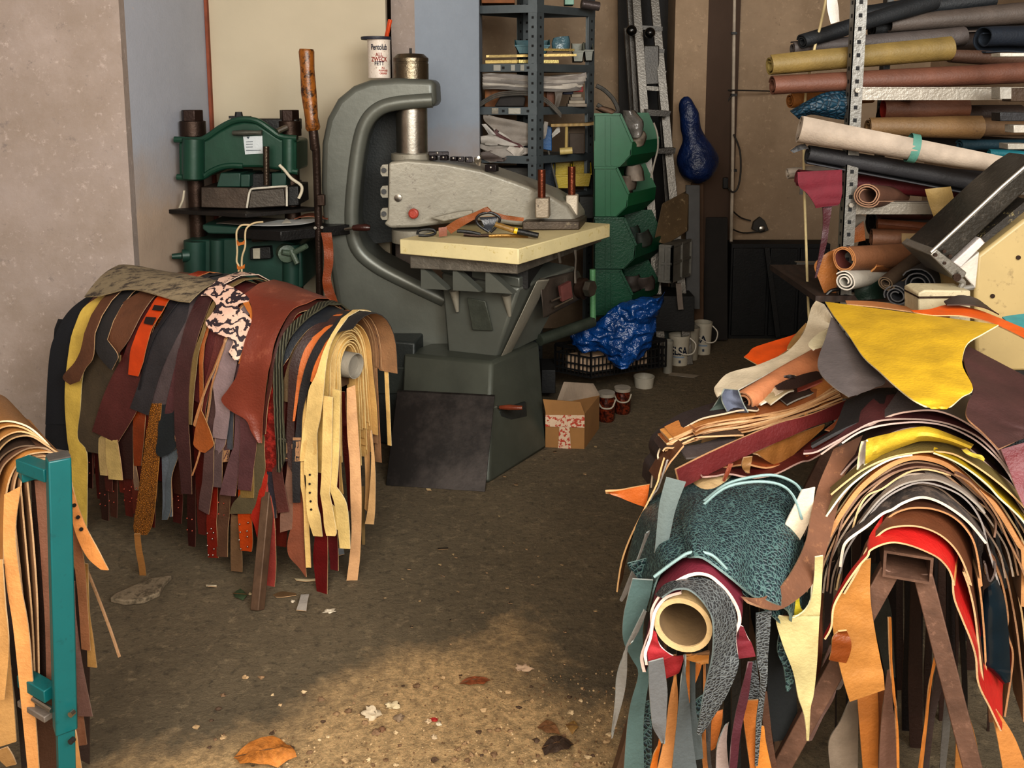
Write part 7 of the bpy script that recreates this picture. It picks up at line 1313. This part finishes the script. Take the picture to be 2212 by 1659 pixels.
# ================= right rack with rolled hides =================
RY = 2.75
rk = thing('metal_rack', 'galvanised slotted-angle rack crammed with leather rolls at right', 'shelf', (1.25, 3.0, 0))
MGAL = mat('#6f6c66', .4, metal=.45, var=.12, scale=14)
MALU = mat('#8f887d', .35, metal=.5, var=.12, scale=14)
p0 = V((W(1826, 400, RY).x, RY, 0)); px = V((1, 0, 0)); py = V((0, 1, 0))
for p, a, b, m_ in ((p0, px, py, MGAL), (p0+V((.30, .52, 0)), px, -py, mat('#4d4b48', .5, metal=.4)), (p0+V((1.25, 0, 0)), -px, py, MGAL), (p0+V((1.25, .52, 0)), -px, -py, MGAL)):
    m = MB(); angle_post(m, p, 2.3, a, b, wd=.038, step=.04, hw=.011); m.build('post', [m_, MHOLE], rk)
RZ = [W(1900, y, RY).z for y in (188, 436, 636)]
for i, z in enumerate(RZ):
    for yy in (0, .52): 
        MB().bar(p0+V((.03, yy+.003, z-.02)), p0+V((1.22, yy+.003, z-.02)), .003, .04).bar(p0+V((.03, yy+.012, z-.0015)), p0+V((1.22, yy+.012, z-.0015)), .03, .003).build('beam', MALU if yy == 0 else MGAL, rk)
    if i == 2: MB().box(p0+V((.58, .24, z-.012)), (1.32, .5, .02)).build('shelf_board', mat('#2c1e16', .7, kind='wood', var=.2), rk)
    else:
        for xx in (.25, .6, .95): MB().bar(p0+V((xx, .01, z-.03)), p0+V((xx, .51, z-.03)), .03, .02).build('cross_beam', MGAL, rk)
for z in RZ: MB().lathe(p0+V((.019, -.004, z-.01)), [(.008, 0), (.008, .005)], axis=(0, -1, 0), n=6).build('bolt', MALU, rk)
def kr(label, x0, y0, Y0, x1, y1, Y1, h0, h1, face, **k): return rollpx('K', x0, y0, Y0, x1, y1, Y1, h0*1.13, h1*1.13, label, face, **k)
kr('long blue black roll slanting up at the top of the rack', 285, 215, 2.95, 960, 10, 3.1, 75, 90, '#1b1e21')
kr('dark grey roll below the blue black one', 235, 250, 3.0, 1110, 190, 3.05, 70, 100, '#4a4340', turns=1.8)
kr('mustard yellow roll jutting out left on the top tier', 118, 335, 2.82, 1035, 250, 2.86, 105, 125, '#6e5c32', inner='#80703e', turns=2)
kr('reddish brown roll under the mustard one', 133, 440, 2.80, 1450, 375, 2.85, 100, 115, '#5c3a2c', turns=2)
kr('thick grey brown roll high at the right of the rack', 730, 130, 3.1, 1480, 70, 3.1, 110, 150, '#4d443e', turns=1.6)
kr('navy bundle at the upper right picture edge', 1215, 195, 2.9, 1500, 190, 2.95, 140, 150, '#141d28', turns=1.5)
kr('dark slate roll at the very top of the rack', 560, 90, 3.2, 1250, 0, 3.2, 100, 130, '#16191c', turns=1.5)
kr('brown roll end behind the reddish brown one', 1040, 285, 2.92, 1500, 310, 2.95, 70, 90, '#432d20', turns=1.6)
kr('peach tan roll end on the middle tier', 222, 515, 3.0, 640, 490, 3.05, 80, 80, '#94622f', turns=2)
kr('brown roll with a red lined end facing right', 1130, 550, 2.92, 700, 560, 2.95, 100, 100, '#5d3b29', inner='#8a2414', turns=1.15, core=.9)
kr('khaki tan blotched roll on the middle tier', 620, 650, 2.9, 1190, 655, 2.9, 95, 125, '#6d5436', turns=2, kind='worn', hex2='#5d4630')
kr('brown continuation roll right of the khaki one', 1175, 655, 2.92, 1500, 660, 2.95, 115, 100, '#5c4630', turns=1.5)
wr = kr('long off white roll with a teal stripe across the middle tier', 272, 655, 2.72, 1440, 865, 2.60, 160, 95, '#948779', edge='#b5a99c', turns=2.2, rough=.8)
P_, Q_ = w('K', 272, 655, 2.72), w('K', 1440, 865, 2.60); c_ = P_+(Q_-P_)*.505; t_ = (Q_-P_).normalized(); w_r = (160*2.72*.495+95*2.6*.505)/2.37/F/2*1.13*1.04
MB().tube([c_-t_*.012, c_+t_*.012], w_r, 24, caps=False).build('teal_stripe', mat('#4d7d70', .7), wr)
kr('charcoal roll lying under the off white one', 315, 785, 2.78, 1310, 960, 2.74, 100, 130, '#303033', turns=1.8)
kr('wine red roll at the bottom of the middle tier', 265, 915, 2.86, 1250, 1000, 2.86, 100, 90, '#521019', turns=1.8)
kr('white cloth roll end behind the wine red one', 210, 885, 2.98, 480, 865, 2.98, 60, 70, '#9a9084', turns=1.5)
kr('small brown roll with its spiral end on the front beam', 620, 1000, 2.70, 790, 1005, 2.9, 125, 90, '#5d4032', edge='#8a6a54', turns=2.6, core=.55)
rr_ = [(262, 880, 490, 868), (268, 950, 490, 940), (310, 990, 490, 990), (345, 1040, 480, 1035), (355, 1065, 470, 1050)]
flat('hide', 'ragged wine red hide end hanging out left of the rack', 'leather hide', [('K', rr_)], 2.72, '#5c1220', edge='#6a2430', rough=.8, nj=6)
flat('leather_strap', 'narrow wine strip dangling below the ragged hide', ST, [('K', [(390, 1050, 440, 1050), (392, 1150, 425, 1150), (378, 1260, 408, 1260), (350, 1425, 360, 1420)])], 2.73, '#3a1016', edge='#4a1a20')
flat('leather_scrap', 'small black flap sticking out left of the off white roll', ST, [('K', [(222, 770, 240, 785), (260, 745, 280, 770), (300, 735, 320, 760)])], 2.74, '#1d1c1d')
flat('hide', 'khaki hide draped over the front beam of the rack', 'leather hide', [('K', [(915, 968, 1045, 955), (935, 1040, 1070, 1040), (960, 1110, 1105, 1110), (985, 1180, 1115, 1160), (1005, 1240, 1030, 1238)])], 2.66, '#7d683e', edge='#a8905c', rough=.7, nj=7, bow=.015)
for l, a in (('dark brown flattened hide behind the mustard roll', (760, 250, 3.12, 1450, 215, 3.12, 130, 120, '#2c211b')), ('black roll deep behind the top tier', (640, 150, 3.15, 1300, 110, 3.15, 110, 110, '#121314')), ('dark umber roll deep behind the middle tier', (690, 600, 3.15, 1400, 590, 3.15, 120, 120, '#2a1d16')), ('black brown roll deep behind the off white roll', (640, 720, 3.12, 1450, 760, 3.12, 120, 120, '#1d1816')), ('grey roll tucked between the charcoal and wine rolls', (560, 860, 3.05, 1300, 930, 3.05, 90, 90, '#2a2728')), ('dark hide bundle deep behind the lower tier', (640, 1130, 3.18, 1300, 1150, 3.18, 140, 140, '#1e1612')), ('brown bundle deep at the bottom of the lower tier', (600, 1290, 3.15, 1300, 1290, 3.15, 150, 150, '#241a15')), ('olive grey roll behind the khaki draped hide', (900, 1060, 3.0, 1350, 1050, 3.0, 80, 80, '#37301f'))):
    kr(l, *a, turns=1.6)
tq = flat('hide', 'teal quilted hide draped over the left end of the rack', 'leather hide', [('K', [(225, 570, 270, 610), (300, 525, 330, 585), (390, 480, 420, 600), (460, 468, 480, 610), (515, 465, 520, 612)])], 2.80, '', mats=[mat('#0c3040', .5, kind='snake', hex2='#061c28', bs=60, bump=.8), MBLK, MBLK], nj=8, bow=.03)
kr('dark red brown roll at the back of the lower tier', 680, 1095, 3.05, 990, 1100, 3.05, 60, 60, '#421e14')
kr('chestnut roll on the lower tier', 670, 1145, 3.0, 985, 1175, 2.95, 60, 70, '#734226')
kr('mauve tan roll with clear tape on the lower tier', 640, 1220, 2.95, 1010, 1235, 2.9, 105, 105, '#74503a')
tag(flat('tape_wrap', 'shiny clear tape band on the mauve tan roll', 'tape', [('K', [(795, 1195, 865, 1195), (795, 1235, 865, 1235), (800, 1262, 862, 1262)])], 2.855, '#8f7a5c', rough=.15), 'shiny clear tape band on the mauve tan roll', 'tape')
kr('tan roll with an open spiral end on the lower tier', 500, 1325, 2.70, 960, 1300, 2.9, 135, 130, '#6e4a32', inner='#4a1e16', edge='#b07a4c', turns=2.2, core=.72)
kr('thin tan roll behind the open spiral one', 600, 1330, 2.75, 950, 1300, 2.95, 140, 120, '#8a5832', edge='#b8824e', turns=1.2, core=.95)
kr('white roll with its end facing out at the bottom of the rack', 505, 1440, 2.66, 720, 1400, 2.85, 105, 100, '#a09a90', edge='#c4bcb0', turns=2.5, core=.3)
kr('olive brown roll slanting on the lower tier', 715, 1450, 2.62, 1010, 1230, 2.85, 80, 90, '#43362a', edge='#6a5a48', turns=2.3)
kr('small black grey roll at the bottom of the rack', 768, 1515, 2.60, 930, 1400, 2.8, 115, 110, '#303034', edge='#5a5a5c', turns=2.4)
kr('big black spiral roll at the bottom right of the rack', 885, 1455, 2.56, 1080, 1340, 2.8, 165, 150, '#26282b', edge='#4a4a4c', turns=2.4)
flat('hide', 'dark green folded hide between the white and olive rolls', 'leather hide', [('K', [(565, 1410, 590, 1400), (555, 1450, 640, 1400), (555, 1500, 680, 1450), (570, 1535, 710, 1530)])], 2.74, '#10241c', edge='#7d7a6a', bow=.02, nj=6)
tag(MB().tube(cat_rom([w('K', x, y-14, 2.76) for x, y in ((410, 1525), (440, 1500), (500, 1495), (560, 1505), (572, 1530), (520, 1528), (460, 1535), (415, 1535))], 4), .006, 8, closed=False).build('rubber_loop', mat('#141414', .4)), 'flat black rubber loop at the bottom left of the rack', 'loop')
flat('hide', 'orange tan hide corner at the lower left of the rack', 'leather hide', [('K', [(465, 1272, 510, 1262), (405, 1300, 480, 1290), (348, 1355, 475, 1350), (370, 1430, 465, 1430), (400, 1505, 460, 1500)])], 2.78, '#8f5a2a', edge='#b07a44', nj=5)
flat('paper_sheet', 'white torn paper behind the rack post', 'paper', [('K', [(520, 1110, 560, 1090), (530, 1140, 610, 1110), (525, 1190, 600, 1150)])], 2.95, '#a09a90')
flat('leather_scrap', 'tan leather piece left of the lower rack post', ST, [('K', [(520, 1200, 600, 1130), (515, 1250, 610, 1230)])], 2.92, '#8a5026')
flat('paper_sheet', 'white paper sheets hanging at the top of the rack', 'paper', [('K', [(415, -40, 460, -40), (412, 40, 470, 40), (432, 125, 475, 110)])], 2.85, '#b5b0a8', th=.006)
kr('dark teal roll end right of the off white roll', 1090, 745, 2.9, 1480, 745, 2.95, 60, 60, '#0c2a34', turns=1.5)
kr('turquoise roll end at the right edge above the off white roll', 1240, 785, 2.85, 1500, 800, 2.85, 40, 40, '#12606a', turns=1.5)
tag(MB().tube(cat_rom([w('K', x, y, 2.95) for x, y in ((412, -20), (380, 130), (350, 245), (305, 480), (295, 700), (297, 950), (305, 1200), (315, 1500), (322, 1640))], 4), .0045, 8).build('cord', mat('#b0a078', .6)), 'thin cream cord hanging down left of the rack', 'cord')
for i, (x0, y0, x1, y1, c_, l) in enumerate([(1300, 270, 1450, 290, '#a8a49a', 'bright metal strip at the right edge below the navy bundle'), (1300, 445, 1360, 508, '#8a867e', 'metal bracket end at the right of the front beam'), (1300, 575, 1450, 620, '#262628', 'dark grey bar at the right edge of the middle tier'), (1370, 640, 1450, 680, '#a09a90', 'pale bar end at the right edge of the middle tier'), (1355, 450, 1450, 520, '#3a2c20', 'dark wooden block at the right edge'), (1340, 735, 1450, 765, '#8f8a80', 'grey bar end right of the off white roll')]):
    tag(MB().prism([w('K', x0, y0, 2.62), w('K', x1, y0, 2.62), w('K', x1, y1, 2.62), w('K', x0, y1, 2.62)], (0, .05, 0)).build('bar_end', mat(c_, .45, metal=.3), bevel=.002), l, 'bar')
# ================= cream machine at the right edge =================
mc = thing('splitting_machine', 'cream leather machine with a slanted dark steel arm at the right edge', 'machine', (1.45, 2.35, 0))
MC1 = mat('#a08c62', .45, var=.08, scale=5, bump=.03, kind='worn', hex2='#7d6c4c')
Ym = 2.36
body = [(1185, 1310), (1422, 1125), (1560, 1080), (1560, 1900), (1180, 1900), (1172, 1500)]
MB().prism([w('K', x, y, Ym) for x, y in body], (0, .3, 0)).build('body', MC1, mc, bevel=.008)
MB().prism([w('K', x, y, Ym-.01) for x, y in ((1085, 1375), (1195, 1290), (1175, 1480), (1140, 1440))], (0, .1, 0)).build('front_plate', mat('#b8b0a4', .45), mc, bevel=.003)
MB().prism([w('K', x, y, Ym-.03) for x, y in ((1060, 1345), (1200, 1215), (1228, 1240), (1098, 1372))], (0, .08, 0)).build('white_guide', mat('#b8aea8', .4), mc, bevel=.003)
MB().prism([w('K', x, y, Ym-.04) for x, y in ((942, 1300), (1310, 960), (1440, 850), (1520, 800), (1520, 900), (1422, 985), (1040, 1340))], (0, .16, 0)).build('arm', mat('#37342f', .35, metal=.6, var=.25, kind='worn', hex2='#55504a'), mc, bevel=.004)
MB().tube([w('K', 945, 1292, Ym-.045), w('K', 1312, 952, Ym-.045), w('K', 1440, 842, Ym-.045)], .0045, 8).build('arm_edge', MALU, mc)
MB().prism([w('K', x, y, Ym-.05) for x, y in ((942, 1305), (975, 1275), (1130, 1395), (1120, 1420), (1080, 1438))], (0, .18, 0)).build('end_plate', mat('#7a766e', .35, metal=.6, kind='worn', hex2='#4a463f'), mc, bevel=.003)
MB().prism([w('K', x, y, Ym-.035) for x, y in ((1205, 1215), (1440, 1020), (1440, 1070), (1225, 1242))], (0, .06, 0)).build('blade_slot', mat('#231f1a', .5, kind='worn', hex2='#a09060', scale=10), mc)
for x, y, r in ((965, 1303, .005), (1010, 1285, .005), (1040, 1310, .005), (1012, 1345, .004), (1075, 1418, .011)):
    MB().lathe(w('K', x, y, Ym-.05), [(r, 0), (r, .006)], axis=(0, -1, 0), n=10).build('bolt', MIRON, mc)
MB().tube(cat_rom([w('K', x, y, Ym-.02) for x, y in ((1080, 1430), (1110, 1445), (1100, 1475), (1160, 1470))], 4), .008, 8).build('cable', mat('#6a655c', .5), mc)
MB().prism([w('K', x, y, Ym-.06) for x, y in ((882, 1500), (915, 1485), (1150, 1488), (1150, 1660), (885, 1660))], (0, .09, 0)).build('base_tray', mat('#a89c80', .5, kind='worn', hex2='#6d6250'), mc, bevel=.004)
MB().prism([w('K', x, y, Ym-.065) for x, y in ((884, 1520), (1150, 1516), (1150, 1524), (884, 1528))], (0, .09, 0)).build('tray_seam', MIRON, mc)
for x, y in ((1260, 1515), (1392, 1318)): MB().lathe(w('K', x, y, Ym-.002), [(.006, 0), (.006, .003)], axis=(0, -1, 0), n=12).build('screw', MIRON, mc)
p = w('K', 1170, 1900, Ym); MB().box((p.x+.35, Ym+.15, p.z/2), (.7, .28, p.z)).build('stand', MDARK, mc)
# ================= things on the floor =================
def chunk(label, x, y, r, c_, sc=(1, .8, .5), name='stone', cat='stone', jit=.9, group=None, n=7, rough=.8):
    p = G(x, y); return tag(MB().ball(p+V((0, 0, r*sc[2]*.7)), r, n, sc=sc, jit=jit, rnd=V((x*.1, y*.1, 0))).build(name, mat(c_, rough, var=.2, scale=40), ang=50), label, cat, group)
chunk('largest white stone on the sand in the foreground', 803, 1548, .02, '#b5a58c', (1.2, .8, .6))
chunk('rounded cream stone right of the largest white stone', 847, 1528, .016, '#b8a888', (1.1, .7, .5))
chunk('grey stone beside the cream stone', 862, 1555, .012, '#7d6a55')
chunk('small pale stone in the gravel near the red chip', 925, 1560, .008, '#b09a7c')
chunk('tiny white pebble right of the red chip', 948, 1566, .007, '#c0b49c')
chunk('red chip lying in the gravel', 938, 1556, .007, '#8a1a14', (1.3, .8, .4), 'chip', 'chip')
chunk('pale pebble below the red chip', 938, 1595, .008, '#b8a284')
chunk('brown pebble in the lower gravel', 826, 1578, .009, '#6a4c34')
chunk('dull brown stone at the left of the gravel', 812, 1584, .01, '#745a42')
chunk('pinkish white flake in the middle of the sand tongue', 1130, 1446, .018, '#b59a80', (1, .8, .25), 'chip', 'chip', 1.4)
chunk('small white chip near the front trestle leg', 712, 1322, .012, '#c0b4a0', (1.2, .6, .4), 'chip', 'chip', 1.6)
chunk('white crumb right of the trestle', 632, 1300, .006, '#b8ac98')
chunk('pale crumb below the trestle', 540, 1284, .005, '#a89878')
def leaf(label, pts, z, c_, vein=True):
    c = [sum(a)/len(pts) for a in zip(*pts)]; P = [G(*p)+V((0, 0, .004+z*abs(math.sin(i*2.1)))) for i, p in enumerate(pts)]; ct = G(*c)+V((0, 0, z*1.2)); n = len(P)
    t = thing('dry_leaf', label, 'leaf', G(*c)); m = MB(); R_ = []
    for a, b in zip(P, P[1:]+P[:1]): R_ += [a, (a+b)/2+V((0, 0, z*.2))]
    n = len(R_); mid = [ct+(p-ct)*.5+V((0, 0, z*.5*(i % 2))) for i, p in enumerate(R_)]
    m.add(R_+mid+[ct], [(i, (i+1) % n, n+(i+1) % n, n+i) for i in range(n)]+[(n+i, n+(i+1) % n, 2*n) for i in range(n)])
    m.build('blade', mat(c_, .7, var=.35, scale=40, bump=.3), t, ang=180)
    if vein: MB().tube([ct+(P[0]-ct)*.95+V((0, 0, .002)), ct+V((0, 0, .003)), ct+(P[len(P)//2]-ct)*.9+V((0, 0, .002))], .0012, 5).build('midrib', mat('#5a3c1c', .7), t)
leaf('big curled tan leaf at the bottom edge of the floor', [(505, 1640), (540, 1620), (590, 1606), (620, 1612), (635, 1635), (642, 1652), (600, 1662), (560, 1668), (520, 1668)], .02, '#a86a2c')
leaf('dark brown curled leaf on the right gravel', [(1170, 1620), (1190, 1606), (1215, 1607), (1240, 1612), (1228, 1634), (1200, 1642), (1176, 1636)], .018, '#3c2c20')
leaf('rust leaf lying at the edge of the sand tongue', [(992, 1480), (1010, 1474), (1040, 1472), (1060, 1472), (1045, 1488), (1015, 1490)], .012, '#7d4424')
leaf('brown leaf right of the gravel patch', [(1160, 1575), (1180, 1566), (1200, 1575), (1210, 1590), (1180, 1594)], .012, '#6d4a2c')
leaf('dull olive leaf near the snakeskin pile', [(1222, 1570), (1240, 1566), (1250, 1580), (1236, 1590)], .01, '#7a5c30')
leaf('green torn leaf under the left trestle', [(503, 1285), (520, 1278), (535, 1292), (525, 1300), (508, 1297)], .008, '#2c3a24')
st_ = [(238, 1302), (250, 1292), (300, 1270), (330, 1258), (372, 1253), (355, 1270), (345, 1290), (310, 1305), (270, 1309)]
P = [G(*p) for p in st_]
tag(MB().prism(P, (0, 0, .018)).build('stone_slab', mat('#7a6c58', .9, kind='bark', hex2='#4e4434', bump=.5), bevel=.004), 'flat rough stone slab on the floor under the tan strip', 'stone')
def litter(label, rr, c_, z=.006, name='leather_scrap', cat='leather scrap', **k): flat(name, label, cat, [('I', rr)], z, c_, mode='z', th=.002, **k)
litter('white paper scrap standing out below the cream straps', [(650, 1285, 668, 1284), (646, 1300, 664, 1302), (640, 1318, 662, 1320)], '#9a948c', .01, 'paper_scrap', 'paper')
litter('thin pale strip on the floor below the oxblood strap', [(636, 1250, 640, 1254), (660, 1251, 660, 1256), (682, 1250, 682, 1255)], '#b8a888')
litter('short white strip left of the trestle leg', [(444, 1263, 446, 1267), (455, 1264, 455, 1267), (468, 1264, 468, 1268)], '#b0a48c')
litter('folded grey paper behind the cream straps', [(730, 1185, 742, 1183), (732, 1200, 744, 1197)], '#8f9498', .012, 'paper_scrap', 'paper')
litter('brown scrap pile edge near the trestle leg', [(590, 1285, 596, 1290), (610, 1278, 612, 1290), (640, 1282, 640, 1286)], '#5a4630')
litter('thin dark sliver on the open floor', [(945, 1184, 946, 1187), (968, 1183, 968, 1186)], '#1c1814')
litter('small tan sliver in front of the steel plate', [(920, 1055, 922, 1059), (930, 1056, 932, 1060)], '#b09a74')
for i in range(46):
    x, y = RN.uniform(820, 1330), RN.uniform(960, 1480)
    if x > 1290-(y-960)*.0 or (x < 1070 and y < 1070): continue
    a = RN.uniform(3, 9); litter('tiny pale shaving scattered on the concrete floor', [(x, y, x+1, y+2), (x+a, y+RN.uniform(-2, 2), x+a, y+2.5)], ['#8a7658', '#9c8a68', '#5a4a38', '#2c241c'][i % 4], .004, 'shaving', 'shaving', group='pale shavings scattered on the concrete floor')
for i in range(95):
    x, y = RN.uniform(420, 1340), 1655-190*RN.random()**1.4
    chunk('small sandy pebble in the foreground gravel', x, y, RN.uniform(.003, .009), ['#a88c68', '#84694c', '#bca480', '#4d3a2a', '#6d543c'][i % 5], group='small sandy pebbles in the foreground gravel', name='pebble', cat='pebble', n=5)
mb = MB()
for i in range(1500):
    x, y = RN.uniform(250, 1400), 1659-210*RN.random()**1.3
    if x < 800-(1659-y)*-1.2-300*RN.random(): continue
    p = G(x, y); mb.ball(p, RN.uniform(.001, .0034), 3, jit=1, rnd=p*40, mi=i % 3)
o = mb.build('gravel', [mat('#8f7452', .9), mat('#6d543a', .9), mat('#ae9470', .9)]); tag(o, 'fine loose sandy gravel strewn over the front of the floor', 'gravel'); o['kind'] = 'stuff'
# ================= small pieces go under the part that carries them =================
SUB = {'hydraulic_press': {'printed_line': 'label_sticker', 'printed_logo': 'label_sticker', 'switch_plate': 'switch_box', 'table_bolt': 'sliding_table', 'pull_handle': 'sliding_table', 'fitting': 'valve_block', 'hand_wheel_spoke': 'hand_wheel_hub', 'platen_shield': 'heated_platen', 'platen_end': 'heated_platen', 'flange': 'crown', 'hex_nut': 'collar'},
 'clicking_press': {'dial_plate': 'control_box', 'box_handle': 'control_box', 'hex_nut': 'adjuster_dial', 'guide_post': 'post_socket', 'grease_nipple': 'column_cap', 'warning_plate': 'c_frame', 'frame_rim': 'c_frame', 'red_knob': 'swing_beam', 'oil_plug': 'swing_beam', 'lug': 'swing_beam', 'cast_rib': 'swing_beam', 'inspection_cover': 'pedestal_wing', 'drain_plug': 'pedestal', 'lever_handle': 'pedestal', 'maker_plate': 'knee', 'cast_boss': 'knee', 'toggle': 'table_carrier', 'clamp': 'table_carrier', 'side_bolt': 'c_frame'},
 'grease_tin': {'lettering': 'can', 'scraper': 'lid'}, 'bucket': {'lettering': 'tub', 'emblem': 'tub', 'printed_wave': 'tub'}, 'cardboard_box': {'packing_tape': 'carton'},
 'stacking_bin': {'rib': 'side'}, 'metal_shelf': {'slot': 'shelf_board', 'shelf_label': 'shelf_board'}, 'splitting_machine': {'bolt': 'end_plate', 'screw': 'body', 'tray_seam': 'base_tray', 'arm_edge': 'arm', 'blade_slot': 'arm'},
 'wall_conduit': {'clip': 'pipe'}, 'strap_stand': {'peg_hole': 'upright', 'end_cap': 'upright', 'clamp_bolt': 'cross_rail'}, 'step_ladder': {'ball_cap': 'rail'}, 'metal_rack': {'bolt': 'beam'}, 'steel_cabinet': {'brace': 'door'}}
def kind(o): return o.name.split('.')[0]
def ctr(o):
    vs = o.data.vertices; n = max(1, len(vs)); return V((sum(v.co.x for v in vs)/n, sum(v.co.y for v in vs)/n, sum(v.co.z for v in vs)/n))
for t in [o for o in bpy.data.objects if o.parent is None and kind(o) in SUB]:
    ch = list(t.children); mp_ = SUB[kind(t)]
    for c in ch:
        k = mp_.get(kind(c))
        if not k: continue
        hosts = [h for h in ch if kind(h) == k]
        if hosts:
            cc = ctr(c); c.parent = min(hosts, key=lambda h: (ctr(h)-cc).length)
